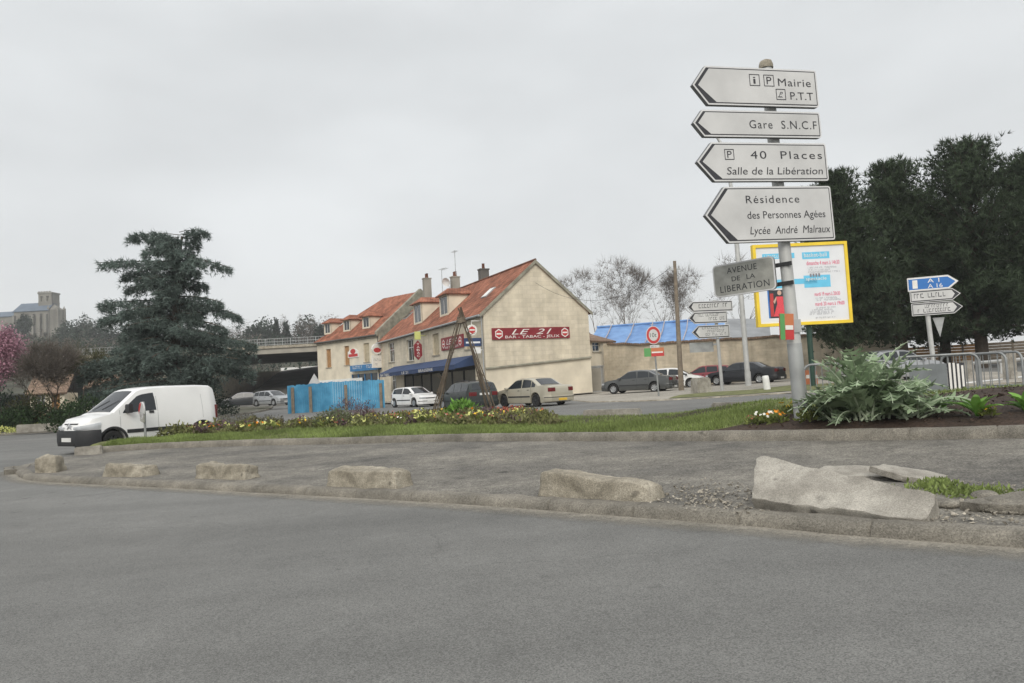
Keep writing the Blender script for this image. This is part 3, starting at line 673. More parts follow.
def dormer(par, xc, wd, zb, hgt, ze, sl, cheek='render'):
    """gabled roof window standing on the front slope"""
    yf = (zb-ze)/sl; zt = zb+hgt; yb = yf+hgt/sl; h = wd/2
    dm = MB(); dm.quad((xc+h, yf, zb), (xc+h, yb, zt), (xc+h, yb, zt+.001), (xc+h, yf, zt)); dm.quad((xc-h, yb, zt), (xc-h, yf, zb), (xc-h, yf, zt), (xc-h, yb, zt+.001))
    t = .16
    for a, b, c, d in ((xc-h, xc-h+t, zb, zt), (xc+h-t, xc+h, zb, zt), (xc-h+t, xc+h-t, zb, zb+t), (xc-h+t, xc+h-t, zt-t, zt)): dm.box(a, b, yf-.02, yf+.1, c, d)
    d_ = dm.build('dormer', cheek, par)
    mb = MB(); mb.box(xc-h+t, xc+h-t, yf+.03, yf+.06, zb+t, zt-t); mb.build('pane', 'glass', d_)
    mb = MB(); m = .04; 
    for x in (xc-h+t, xc-m/2, xc+h-t-m): mb.box(x, x+m, yf+.01, yf+.05, zb+t, zt-t)
    mb.build('frame', 'white_frame', d_)
    mb = MB(); ov = .22; rz = zt+.55; yr = yf+(rz-zb)/sl; f = yf-.3
    roof_slab(mb, (xc+h+ov, f, zt-.02), (xc+h+ov, yf+(zt-zb)/sl+.1, zt-.02), (xc, yr+.1, rz), (xc, f+.7, rz), .07)
    roof_slab(mb, (xc-h-ov, yf+(zt-zb)/sl+.1, zt-.02), (xc-h-ov, f, zt-.02), (xc, f+.7, rz), (xc, yr+.1, rz), .07)
    a, b, c = Vector((xc-h-ov, f, zt-.02)), Vector((xc+h+ov, f, zt-.02)), Vector((xc, f+.7, rz))
    mb.face((a, b, c), ((0, 0), (1.6, 0), (.8, .9))); mb.face((b+Vector((0, 0, -.07)), a+Vector((0, 0, -.07)), c+Vector((0, 0, -.07))))
    mb.quad(a+Vector((0, 0, -.07)), b+Vector((0, 0, -.07)), b, a)
    mb.build('roof', 'tile', d_)
def chimney(par, x, y, z0, z1, wx, wy, pots=2, mat='grey_conc'):
    mb = MB(); mb.box(x-wx/2, x+wx/2, y-wy/2, y+wy/2, z0, z1); mb.box(x-wx/2-.05, x+wx/2+.05, y-wy/2-.05, y+wy/2+.05, z1, z1+.1); c = mb.build('chimney', mat, par)
    for k in range(pots):
        mb = MB(); xx = x+(k-(pots-1)/2)*wx*.5
        mb.m = Matrix.Translation((xx, y, 0)); mb.lathe([(.0, z1+.1), (.13, z1+.1), (.11, z1+.5), (.14, z1+.55), (.09, z1+.55), (.08, z1+.3)], 10); mb.build('chimney_pot', 'tile', c, 60)
def badge(mb_out, mb_in, mb_ink, x, z, y, r_, txt='LE 21'):
    mb_out.sheet([(x+r_*math.cos(R(30+60*k))*1.0, z+r_*math.sin(R(30+60*k))*1.08) for k in range(6)], y-.004)
    mb_in.sheet([(x+r_*.78*math.cos(R(30+60*k)), z+r_*.82*math.sin(R(30+60*k))) for k in range(6)], y-.008)
    mb_ink.sheet(round_rect(x-r_*.58, x+r_*.58, z-r_*.16, z+r_*.16, .02), y-.012)

# ---- the bar: right hand house
C = D(483, 312, 51.4); RG = D(588, 311, 54.9); n2 = Vector((RG.x-C.x, RG.y-C.y, 0)); GW = n2.length; n2.normalize()
dback = Vector((-n2.y, n2.x, 0)); BF = Frame(Vector((C.x, C.y, 0))+dback*10, C)
LB = -BF.onY(379.3, 338).x; ZE = (C.z+RG.z)/2; RH = BF.onX(530, 262).z+.02; HW = GW/2; SLB = (RH-ZE)/HW
bar = thing('corner_bar', 'stone corner house with orange-red tiled roof, wine red gable board and navy awning', 'house', BF.O, BF.rz)
def rect(F, x0, x1, y0, y1, y=0.0):
    a, b = F.onY((x0+x1)/2, y0, y), F.onY((x0+x1)/2, y1, y); l, r_ = F.onY(x0, (y0+y1)/2, y), F.onY(x1, (y0+y1)/2, y); return [l.x, r_.x, min(a.z, b.z), max(a.z, b.z)]
wb = [rect(BF, 388.6, 394.4, 342.6, 362), rect(BF, 407, 413.6, 339.5, 361), rect(BF, 432.6, 439, 333.5, 355), rect(BF, 465, 471.5, 326, 349), rect(BF, 391.3, 396.3, 374.6, 390)]
shop = rect(BF, 404, 476, 370, 398); shop[2] = .25; shop[3] = 2.75
mb = MB(); mb.cur = 0; wall_holes(mb, -LB, 0, -.4, ZE, wb+[shop]); 
sc = [BF.onX(486.6, 369.3), BF.onX(588, 358)]
# gable: rendered foot, coursed stone above
gp = lambda y, z: ((0, y, z), (y, z))
def gface(pts, m): mb.cur = m; mb.face([(0, y, z) for y, z in pts], [(y, z) for y, z in pts])
gface(((0, sc[0].z), (GW, sc[1].z), (GW, ZE), (HW, RH-.05), (0, ZE)), 0); gface(((0, -.4), (GW, -.4), (GW, sc[1].z), (0, sc[0].z)), 1)
mb.cur = 0; mb.quad((0, GW, -.4), (-LB, GW, -.4), (-LB, GW, ZE), (0, GW, ZE)); mb.face(((-LB, 0, -.4), (-LB, 0, ZE), (-LB, HW, RH-.05), (-LB, GW, ZE), (-LB, GW, -.4)))
mb.build('wall', ['stone', 'render'], bar)
mb = MB(); a, b = Vector((.003, -.02, sc[0].z)), Vector((.003, GW, sc[1].z)); up = Vector((0, 0, .13)); o = Vector((.16, 0, 0))
mb.face((a+o, b+o, b+o+up*.5, a+o+up*.5)); mb.face((a+o+up*.5, b+o+up*.5, b+up, a+up)); mb.face((b+o, a+o, a, b)); mb.face((a, a+o, a+o+up*.5, a+up)); mb.face((b+o, b, b+up, b+o+up*.5))
mb.build('string_course', 'mossy', bar)
mb = MB(); ov = .3
roof_slab(mb, (-LB+.2, -ov, ZE-ov*SLB+.12), (.14, -ov, ZE-ov*SLB+.12), (.14, HW, RH+.12), (-LB+.2, HW, RH+.12)); roof_slab(mb, (.14, GW+ov, ZE-ov*SLB+.12), (-LB+.2, GW+ov, ZE-ov*SLB+.12), (-LB+.2, HW, RH+.12), (.14, HW, RH+.12))
broof = mb.build('roof', 'tile', bar)
mb = MB(); mb.tube([(-LB+.2, HW, RH+.13), (.15, HW, RH+.13)], .1, 8); mb.build('ridge_tile', 'tile', broof)
mb = MB()   # cement verge up the gable edge
for s in (0, 1):
    p0 = Vector((.1, -ov, ZE-ov*SLB+.0)) if s == 0 else Vector((.1, GW+ov, ZE-ov*SLB)); p1 = Vector((.1, HW, RH)); d_ = (p1-p0); 
    for q in (0,):
        mb.quad(p0+Vector((.06, 0, -.12)), p1+Vector((.06, 0, -.12)), p1+Vector((.06, 0, .15)), p0+Vector((.06, 0, .15))) if s == 0 else mb.quad(p1+Vector((.06, 0, -.12)), p0+Vector((.06, 0, -.12)), p0+Vector((.06, 0, .15)), p1+Vector((.06, 0, .15)))
mb.build('verge', 'mossy', broof)
mb = MB(); mb.tube([(-LB, -ov-.05, ZE-ov*SLB+.02), (.1, -ov-.05, ZE-ov*SLB+.02)], .075, 8); mb.tube([(-.12, -.1, ZE-.25), (-.12, -.09, 0)], .05, 8); mb.build('gutter', 'galv_dull', bar, 60)
mb = MB(); mb.box(-LB, .05, -.08, -.003, ZE-.32, ZE-.05); mb.build('cornice', 'block', bar)
for i, q in enumerate(wb): window(bar, *q, kind='cream_board' if i in (2, 3) else 'glass')
# shop front under the awning
mb = MB(); a, b, c, d = shop; k = 7
for i in range(k+1):
    x = a+(b-a)*i/k; mb.box(x-.06, x+.06, .05, .17, c, d)
mb.box(a, b, .06, .16, c, c+.45); mb.box(a, b, .06, .16, d-.4, d)
sf = mb.build('shop_front', 'dark', bar); mb = MB(); mb.box(a, b, .10, .12, c+.45, d-.4); mb.build('pane', 'glass', sf)
for (x0, x1, y0, y1) in ((414, 421.7, 303, 320.5), (440, 448.4, 294.6, 313.5)):
    yy = .75; p = BF.onY((x0+x1)/2, y1, yy); zb_ = ZE+SLB*yy+.1; l, r_ = BF.onY(x0, y1, yy), BF.onY(x1, y1, yy); zt_ = BF.onY((x0+x1)/2, y0, yy).z
    dormer(broof, p.x, max(1.3, abs(r_.x-l.x)), zb_, max(1.3, zt_-zb_), ZE+.1, SLB)
for (cx, cy, wx, hy) in ((488.5, 293, 1.0, 1.1), (408, 316, 1.3, 1.0)):
    p = BF.onRoof(cx, cy, ZE+.12, SLB); mb = MB(); c_, s_ = math.cos(math.atan(SLB)), math.sin(math.atan(SLB))
    mb.m = Matrix.Translation(p) @ Matrix.Rotation(math.atan(SLB), 4, 'X'); mb.box(-wx/2, wx/2, -hy/2, hy/2, -.02, .07)
    sk = mb.build('skylight', 'galv_dull', broof); mb2 = MB(); mb2.m = mb.m; mb2.box(-wx/2+.08, wx/2-.08, -hy/2+.08, hy/2-.08, .072, .085); mb2.build('pane', 'white_frame' if cx > 450 else 'glass', sk)
for (x0, x1, y0, yy, pots, m) in ((423, 431, 279, HW+.2, 2, 'grey_conc'), (451, 459.5, 277.5, HW+.6, 2, 'grey_conc'), (479.5, 488, 270, HW+.4, 1, 'dark_conc')):
    l, r_ = BF.onY(x0, y0+6, yy), BF.onY(x1, y0+6, yy); zt_ = BF.onY((x0+x1)/2, y0, yy).z; chimney(broof, (l.x+r_.x)/2, yy, RH-1.2, zt_, .6, .75, pots, m)
p = BF.onY(454.5, 250, HW+.6); p2 = BF.onY(441.5, 270, HW+.3)
mb = MB(); mb.tube([(p.x, p.y, RH-.2), (p.x, p.y, p.z)], .03, 6); mb.tube([(p.x-.5, p.y, p.z-.15), (p.x+.5, p.y, p.z-.15)], .015, 5)
for k in range(5): mb.tube([(p.x-.4+k*.2, p.y-.25, p.z-.15), (p.x-.4+k*.2, p.y+.25, p.z-.15)], .012, 4)
mb.tube([(p2.x, p2.y, RH-.2), (p2.x, p2.y, p2.z)], .03, 6); mb.tube([(p2.x, p2.y, p2.z), (p2.x+2.0, p2.y-.3, p2.z-.1)], .02, 5)
for k in range(6): mb.tube([(p2.x+k*.35, p2.y-.35-k*.04, p2.z-.02*k), (p2.x+k*.35, p2.y+.3-k*.04, p2.z-.02*k)], .012, 4)
mb.build('antenna', 'galv_dull', broof)
p = BF.onY(446.5, 282, HW-.3); mb = MB(); mb.m = Matrix.Translation(p) @ Matrix.Rotation(R(35), 4, 'Z') @ Matrix.Rotation(R(20), 4, 'X')
mb.lathe([(0, .1), (.2, .07), (.42, -.05), (.42, -.08), (.2, .04), (0, .07)], 16, 'y'); mb.tube([(0, .1, 0), (0, .3, -.8)], .025, 5); mb.build('satellite_dish', 'white_frame', broof, 50)
# awning with lettering on its valance
wl, wr = BF.onY(394, 368, -.05).x, BF.onY(474, 357, -.05).x; za = 3.35; zf_ = 2.72; dp = 1.55
mb = MB(); n = 18
for i in range(n):
    x0, x1 = wl+(wr-wl)*i/n, wl+(wr-wl)*(i+1)/n
    mb.face(((x0, -.03, za), (x0, -dp, zf_), (x1, -dp, zf_), (x1, -.03, za))); mb.face(((x0, -dp, zf_-.02), (x1, -dp, zf_-.02), (x1, -dp+.02, zf_-.30-.03*(i % 2)), (x0, -dp+.02, zf_-.30-.03*(i % 2))))
    mb.face(((x0, -.03, za-.03), (x1, -.03, za-.03), (x1, -dp, zf_-.03), (x0, -dp, zf_-.03)))
mb.face(((wr, -.03, za), (wr, -dp, zf_), (wr, -dp, zf_-.28), (wr, -.03, zf_-.1))); mb.face(((wl, -dp, zf_), (wl, -.03, za), (wl, -.03, zf_-.1), (wl, -dp, zf_-.28)))
aw = mb.build('awning', 'navy', bar)
mb = MB(); W_ = wr-wl
for t, f0, ww in (('BAR TABAC', .03, .15), ('LE 21', .37, .09), ('BRASSERIE', .60, .17)): put_text(mb, t, wl+W_*f0, zf_-.27, -dp-.012, .32, W_*ww)
mb.build('lettering', 'white_ink', aw)
# gable board
q = [BF.onX(492, 328.7, .05), BF.onX(569.3, 326.3, .05), BF.onX(569.3, 337.6, .05), BF.onX(492, 340.2, .05)]
y0, y1 = (q[0].y+q[3].y)/2, (q[1].y+q[2].y)/2; z1 = (q[0].z+q[1].z)/2; z0 = (q[2].z+q[3].z)/2
Mg = Matrix(((0, -1, 0, .06), (1, 0, 0, 0), (0, 0, 1, 0), (0, 0, 0, 1)))   # board x -> house y, board -y -> house +x
mb = MB(); mb.m = Mg; mb.box(y0, y1, -.04, .055, z0, z1); gb_ = mb.build('gable_board', 'barred', bar)
ow, iw, kw = MB(), MB(), MB(); 
for m in (ow, iw, kw): m.m = Mg
BW, BH = y1-y0, z1-z0
for f in (.082, .935): badge(ow, iw, kw, y0+BW*f, (z0+z1)/2, -.045, BH*.40)
put_text(ow, 'LE  21', y0+BW*.24, z0+BH*.42, -.046, BH*.66, BW*.52, shear=.35); put_text(ow, 'BAR - TABAC - JEUX', y0+BW*.16, z0+BH*.10, -.046, BH*.33, BW*.70)
ow.build('lettering', 'white_ink', gb_); iw.build('emblem', 'red', gb_); kw.build('emblem_band', 'white_ink', gb_)
# facade board
q = rect(BF, 441.5, 463.5, 336, 349, -.05); mb = MB(); mb.box(q[0], q[1], -.09, -.003, q[2], q[3]); fb = mb.build('facade_board', 'barred', bar)
ow, iw, kw = MB(), MB(), MB(); BW, BH = q[1]-q[0], q[3]-q[2]
for f in (.12, .88): badge(ow, iw, kw, q[0]+BW*f, (q[2]+q[3])/2, -.095, BH*.34)
put_text(ow, 'LE 21', q[0]+BW*.26, q[2]+BH*.40, -.096, BH*.6, BW*.48, shear=.3); put_text(ow, 'BAR TABAC JEUX', q[0]+BW*.2, q[2]+BH*.10, -.096, BH*.25, BW*.6)
ow.build('lettering', 'white_ink', fb); iw.build('emblem', 'red', fb); kw.build('emblem_band', 'white_ink', fb)
# projecting signs: tall red lozenge with TABAC, round badge, blue box, white lamp
def proj(px, py0, py1, yc, wdt): 
    o, d = BF.ray(px, (py0+py1)/2); t = (yc-o.y)/d.y; x = (o+d*t).x; return x, BF.onX(px, py1, x).z, BF.onX(px, py0, x).z
x, z0, z1 = proj(418, 340.5, 360, -.75, .5)
def ProjM(x): return Matrix(((0, -1, 0, x), (1, 0, 0, 0), (0, 0, 1, 0), (0, 0, 0, 1)))
mb = MB(); mb.m = ProjM(x); zc = (z0+z1)/2; hh = (z1-z0)/2
mb.prism([(-.75, zc-hh), (-.42, zc-hh*.55), (-.42, zc+hh*.55), (-.75, zc+hh), (-1.08, zc+hh*.55), (-1.08, zc-hh*.55)], -.08, .08); ts = mb.build('tobacco_sign', 'barred', bar)
mb = MB(); mb.m = ProjM(x)
for i, ch in enumerate('TABAC'): put_text(mb, ch, -.88, zc+hh*(.52-.30*i), -.085, hh*.30, .26)
mb.build('lettering', 'white_ink', ts)
mb = MB(); mb.m = ProjM(x); mb.box(-.98, -.5, -.1, .1, z1+.08, z1+.75); mb.tube([(-.75, 0, z1+.4), (0, 0, z1+.4)], .03, 6); mb.build('lamp_box', 'petal_l', ts)
x, z0, z1 = proj(472.4, 324.6, 335.4, -.7, .7); mb = MB(); mb.m = ProjM(x); zc, hh = (z0+z1)/2, (z1-z0)/2
mb.prism([(-.75+hh*math.cos(2*math.pi*k/20), zc+hh*math.sin(2*math.pi*k/20)) for k in range(20)], -.07, .07); mb.tube([(-.75, 0, zc+hh), (-.75, 0, zc+hh+.25), (0, 0, zc+hh+.25)], .03, 6); rs = mb.build('hanging_badge_sign', 'white_ink', bar)
ow, iw, kw = MB(), MB(), MB()
for m in (ow, iw, kw): m.m = ProjM(x)
badge(ow, iw, kw, -.75, zc, -.075, hh*.86); iw.build('emblem', 'red', rs); kw.build('emblem_band', 'white_ink', rs)
z0_, z1_ = z0-.75, z0-.18; mb = MB(); mb.m = ProjM(x); mb.box(-1.35, -.1, -.07, .07, z0_, z1_); bs = mb.build('blue_sign_box', 'navy', bar); mb = MB(); mb.m = ProjM(x); mb.box(-1.25, -.2, -.073, -.0705, z0_+.2, z0_+.32); mb.build('stripe', 'poster', bs)
p = BF.onY(481, 350, -.5); mb = MB(); mb.box(-.45, -.02, -.75, -.3, p.z-.2, p.z+.22); mb.box(-.3, -.2, -.3, 0, p.z, p.z+.08); mb.build('wall_lamp_box', 'white_frame', bar)

# ---- the left hand house
J = BF.O - BF.X*LB; JL = D(317, 343, 85); LF = Frame(JL, Vector((J.x, J.y, 0))); LL = LF.L
ZL = (LF.onY(375.6, 330.5).z+LF.onY(318, 343.5).z)/2; LW = 11.4; RL = LF.onY(421, 292, LW/2).z; SLL = (RL-ZL)/(LW/2)
lh = thing('blue_shop_house', 'two storey cream house with dark red hipped roof, three dormers and a blue shop front', 'house', LF.O, LF.rz)
wl_ = [rect(LF, 326.2, 331, 349, 367.5), rect(LF, 344.4, 349.3, 346, 365), rect(LF, 363.7, 369.3, 343, 362)]
shp = rect(LF, 352, 378, 370, 400); shp[2], shp[3] = .2, 3.0
mb = MB(); wall_holes(mb, -LL, 0, -.4, ZL, wl_+[shp]); mb.cur = 1
mb.quad((-LL, LW, -.4), (-LL, 0, -.4), (-LL, 0, ZL), (-LL, LW, ZL)); mb.face(((0, 0, ZE-.5), (0, LW, ZE-.5), (0, LW, ZL), (0, LW/2, RL+.25), (0, 0, ZL+.2))); mb.quad((0, LW, -.4), (-LL, LW, -.4), (-LL, LW, ZL), (0, LW, ZL))
mb.build('wall', ['render', 'mossy'], lh)
mb = MB(); ov = .3; hp = LW/2*.9
roof_slab(mb, (-LL-ov, -ov, ZL-ov*SLL+.1), (-.35, -ov, ZL-ov*SLL+.1), (-.35, LW/2, RL+.1), (-LL+hp, LW/2, RL+.1)); roof_slab(mb, (-.35, LW+ov, ZL-ov*SLL+.1), (-LL-ov, LW+ov, ZL-ov*SLL+.1), (-LL+hp, LW/2, RL+.1), (-.35, LW/2, RL+.1))
a, b, c = Vector((-LL-ov, LW+ov, ZL-ov*SLL+.1)), Vector((-LL-ov, -ov, ZL-ov*SLL+.1)), Vector((-LL+hp, LW/2, RL+.1)); mb.face((a, b, c), ((0, 0), (9, 0), (4.5, 5)))
lroof = mb.build('roof', 'tile', lh)
mb = MB(); t0 = Vector((0, -ov, ZL-ov*SLL+.35)); t1 = Vector((0, LW/2, RL+.38)); t2 = Vector((0, LW+ov, ZL-ov*SLL+.35))   # stepped-up party wall coping
for a, b in ((t0, t1), (t1, t2)):
    x = Vector((-.36, 0, 0)); dn = Vector((0, 0, -.5)); o = Vector((.02, 0, 0)); mb.quad(a+o, b+o, b+x, a+x); mb.quad(a+dn+o, b+dn+o, b+o, a+o); mb.quad(b+dn+x, a+dn+x, a+x, b+x); mb.quad(a+dn+x, a+dn+o, a+o, a+x)
mb.build('party_wall_coping', 'mossy', lroof)
for i, q in enumerate(wl_): window(lh, *q, kind='wood_board' if i < 2 else 'cream_board')
for (x0, x1, y0, y1) in ((326.3, 329.2, 325.5, 336), (345, 349, 320.5, 332.5), (364, 368.5, 316, 328)):
    yy = .8; p = LF.onY((x0+x1)/2, y1, yy); zb_ = ZL+SLL*yy+.1; zt_ = LF.onY((x0+x1)/2, y0, yy).z; dormer(lroof, p.x, 1.35, zb_, max(1.3, zt_-zb_), ZL+.1, SLL)
mb = MB(); mb.box(-LL, -.05, -.1, -.003, ZL-.5, ZL-.1); mb.build('cornice', 'block', lh)
mb = MB(); mb.tube([(-LL, -ov-.05, ZL-ov*SLL), (-.1, -ov-.05, ZL-ov*SLL)], .08, 8); mb.tube([(-.15, -.1, ZL-.4), (-.15, -.1, 0)], .05, 8); mb.build('gutter', 'dark_conc', lh, 60)
a, b, c, d = shp; mb = MB()
for i in range(5):
    x = a+(b-a)*i/4; mb.box(x-.08, x+.08, .03, .15, c, d)
mb.box(a, b, .04, .14, c, c+.5); s1 = mb.build('shop_front', 'shopblue', lh); mb = MB(); mb.box(a, b, .09, .11, c+.5, d); mb.build('pane', 'glass', s1)
q = rect(LF, 352, 379.3, 366, 372, -.3); mb = MB(); mb.box(q[0], q[1], -.55, -.003, q[2]+.15, q[3]+.15); fa = mb.build('shop_fascia', 'shopblue', lh)
mb = MB(); rr_ = random.Random(3); scribble(mb, q[0]+.5, q[2]+.4, -.556, (q[1]-q[0])*.35, .28, rr_); scribble(mb, q[0]+(q[1]-q[0])*.62, q[2]+.4, -.556, (q[1]-q[0])*.28, .28, rr_); mb.build('lettering', 'white_ink', fa)
q = rect(LF, 348, 358.5, 348.5, 357.5, -.05); mb = MB(); mb.box(q[0], q[1], -.08, -.003, q[2], q[2]+(q[3]-q[2])*.72); m_ = (q[0]+q[1])/2; mb.prism([(m_+ (q[1]-q[0])*.4*math.cos(R(a)), q[2]+(q[3]-q[2])*.72+(q[3]-q[2])*.28*math.sin(R(a))) for a in range(0, 181, 20)], -.08, -.003)
es = mb.build('emblem_board', 'white_ink', lh); mb = MB(); mb.sheet(round_rect(q[0]+.12, q[1]-.12, q[2]+.08, q[2]+(q[3]-q[2])*.4, .05), -.085); mb.sheet([(m_+.5*math.cos(R(a)), q[2]+(q[3]-q[2])*.68+.28*math.sin(R(a))) for a in range(0, 360, 30)], -.085); mb.build('emblem', 'red', es)
p = LF.onY(377.5, 349, -.6); x = p.x
mb = MB(); mb.m = ProjM(x); zc = p.z; mb.prism([(-.7+.62*math.cos(R(a)), zc+.55*math.sin(R(a))) for a in range(0, 360, 30)], -.08, .08); mb.tube([(-.7, 0, zc+.5), (0, 0, zc+.5)], .03, 5); h1 = mb.build('hanging_badge_sign', 'white_ink', lh)
mb = MB(); mb.m = ProjM(x); mb.sheet([(-.7+.45*math.cos(R(a)), zc-.12+.25*math.sin(R(a))) for a in range(0, 360, 30)], -.084); mb.build('emblem', 'red', h1)
mb = MB(); mb.m = ProjM(x); mb.box(-1.3, -.1, -.08, .08, zc-1.9, zc-.65); h2 = mb.build('hanging_white_sign', 'white_ink', lh)
mb = MB(); mb.m = ProjM(x); scribble(mb, -1.15, zc-1.2, -.084, .85, .22, rr_); scribble(mb, -1.0, zc-1.65, -.084, .5, .2, rr_); mb.build('lettering', 'textgrey', h2)
mb = MB(); p0 = LF.onY(331, 372, 0); mb.box(-LL, p0.x+6, -.05, -.003, -.4, 2.6); mb.build('white_base', 'white_frame', lh)
# footway in front of the two houses
mb = MB(); a_ = [J-BF.Y*2.2-LF.X*LL, J-BF.Y*2.2, BF.O-BF.Y*2.2+BF.X*1.4, BF.O+BF.X*1.6+BF.Y*GW]; b_ = [J-LF.X*LL, J, BF.O.copy(), BF.O+BF.Y*GW]
strip(mb, a_, b_, 40, 2, lambda x, y, t: gh(x)+.12); 
struct(mb.build('footway_pavement', 'dirt'))
# ================================================================== OUTBUILDINGS, WALLS, FENCES
# annex beside the bar's gable
a, b = D(589, 350, 59), D(612, 350, 61.5); AF = Frame(a, b)
an = thing('annex', 'small cream lean-to with a grey roof and one window right of the bar gable', 'outbuilding', AF.O, AF.rz)
ze = AF.onY(600, 341).z; q = rect(AF, 592.5, 600.5, 342, 351.5)
mb = MB(); wall_holes(mb, -AF.L, 0, -.4, ze, [q]); mb.quad((0, 0, -.4), (0, 6, -.4), (0, 6, ze), (0, 0, ze)); mb.build('wall', 'render', an)
window(an, *q)
mb = MB(); roof_slab(mb, (-AF.L, -.3, ze), (.25, -.3, ze), (.25, 4.5, ze+1.5), (-AF.L, 4.5, ze+1.5)); mb.build('roof', 'tile_brown', an)
mb = MB(); mb.box(-AF.L+.1, -AF.L+1.1, 3.2, 4.2, ze+.5, ze+3.6); mb.build('chimney', 'rubble', an)
# stone wall along the parking, with the tarpaulin covered shed behind it
wp = [(603, 59.5, 343.5), (640, 57.5, 345), (700, 55.5, 341), (760, 54.5, 338), (845, 53.5, 334), (895, 53, 338)]
mb = MB(); pts = []
for px, Y, py in wp: p = D(px, py, Y); pts.append(p)
base = pts[0].copy(); rows = []
PR = []; 
for i in range(90):
    t = i/89*(len(pts)-1); k = min(int(t), len(pts)-2); p = pts[k].lerp(pts[k+1], t-k); p.z += .10*nz(p.x, 0, 0, .6)+.05*nz(p.x, 3, 0, 2.2); PR.append(p)
u = 0
for i in range(89):
    p, q = PR[i], PR[i+1]; d = (q-p).length; g = -.5
    mb.face(((p.x, p.y, g), (q.x, q.y, g), (q.x, q.y, q.z), (p.x, p.y, p.z)), ((u, g), (u+d, g), (u+d, q.z), (u, p.z)))
    mb.face(((p.x, p.y, p.z), (q.x, q.y, q.z), (q.x, q.y+.45, q.z+.05), (p.x, p.y+.45, p.z+.05)), ((u, 0), (u+d, 0), (u+d, .4), (u, .4))); u += d
sw = tag(mb.build('stone_wall', 'rubble', origin=(base.x, base.y, 0)), 'long weathered stone wall behind the row of parked cars', 'wall')
mb = MB(); p0 = PR[2]
for (i, j, h) in ((2, 20, .05), (20, 60, .0), (60, 88, .05)):
    for k in range(i, j):
        p, q = PR[k], PR[k+1]; z = (p.z+q.z)/2
        zz = .12+.08*nz(k*.7, 1); mb.box(p.x-base.x-.02, q.x-base.x+.02, min(p.y, q.y)-base.y-.1+.06*nz(k, 4), max(p.y, q.y)-base.y+.5, z-.03, z+zz)
mb.build('coping', 'tile_brown', sw)
# shed
a, b = D(586, 345, 64), D(742, 341, 60); SF = Frame(a, b)
sh = thing('tarpaulin_shed', 'long low shed roofed with bright blue tarpaulin behind the stone wall', 'shed', SF.O, SF.rz)
e0, e1 = SF.onY(620, 342, 0).z, SF.onY(700, 341, 0).z; ze = (e0+e1)/2; xr = SF.onY(724, 340).x
zr = SF.onY(660, 322.5, 5.0).z; n = 46
mb = MB(); idx = []
for i in range(n+1):
    x = -SF.L+(xr+SF.L)*i/n; row = []
    for j in range(9):
        t = j/8; row.append(mb.V((x, -.4+5.4*t, ze-.1+(zr-ze)*t+.07*nz(x, t*5, 0, 1.1)-.09*math.sin(math.pi*t)*(.5+.5*math.sin(x*1.3)) - (.15*(1-t)*(1+nz(x, 0, 2, .9)) if j == 0 else 0))))
    idx.append(row)
for i in range(n):
    for j in range(8): mb.F((idx[i][j], idx[i+1][j], idx[i+1][j+1], idx[i][j+1]))
tp = mb.build('tarpaulin', 'tarp', sh, 180)
mb = MB()
for f in (.12, .30, .45, .54, .72, .86):
    x = -SF.L+(xr+SF.L)*f; mb.tube([(x, -.45, ze+.0), (x+.1, 2.3, ze+(zr-ze)*.5+.03), (x, 5, zr+.08)], .05, 4)
mb.build('batten', 'tarp_strip', tp)
mb = MB(); mb.box(-SF.L, 0, 0, 9, -.4, ze-.15); mb.build('wall', 'rubble', sh)
mb = MB(); roof_slab(mb, (xr+.05, -.3, ze-.05), (2.2, -.3, ze-.2), (2.2, 5, zr-.35), (xr+.05, 5, zr-.1)); mb.build('sheet_roof', 'zinc', sh)
mb = MB(); mb.tube([(-SF.L, 5, zr), (xr, 5.0, zr)], .1, 6); mb.build('ridge', 'tarp', sh)
# meter cabinet against the gable's right corner
p = D(598, 391, 57.5); g = gh(p.x)
c = thing('meter_cabinet', 'grey metal cabinet standing at the right corner of the bar gable', 'cabinet', (p.x, p.y, g), R(-25))
mb = MB(); mb.box(-.45, .45, -.25, .25, 0, 1.95); mb.box(-.5, .5, -.3, .3, 1.95, 2.05); mb.build('housing', 'galv_dull', c); mb = MB(); mb.box(-.4, .4, -.265, -.252, .15, 1.85); mb.build('door', 'grey_conc', c)
# low building and board fence seen under the pines
p = D(945, 362, 58); fl = D(893, 365, 56); fr_ = D(1040, 358, 52); FF = Frame(fl, fr_)
bf = thing('board_fence', 'brown horizontal board fence under the dark pines', 'fence', FF.O, FF.rz)
zt_ = FF.onY(950, 345).z; zb_ = gh(20)-.1
for i in range(6):
    mb = MB(); x0 = -FF.L+FF.L*i/6+.05; x1 = -FF.L+FF.L*(i+1)/6-.05
    for k in range(9):
        z = zb_+.1+(zt_-zb_-.1)*k/9; mb.box(x0, x1, -.03, .03, z, z+(zt_-zb_)/9-.03)
    mb.build('panel', 'wood_board' if i < 4 else 'wood_pole', bf)
for i in range(7): mb = MB(); x = -FF.L+FF.L*i/6; mb.box(x-.06, x+.06, -.06, .06, zb_-.2, zt_+.1); mb.build('post', 'wood_pole', bf)
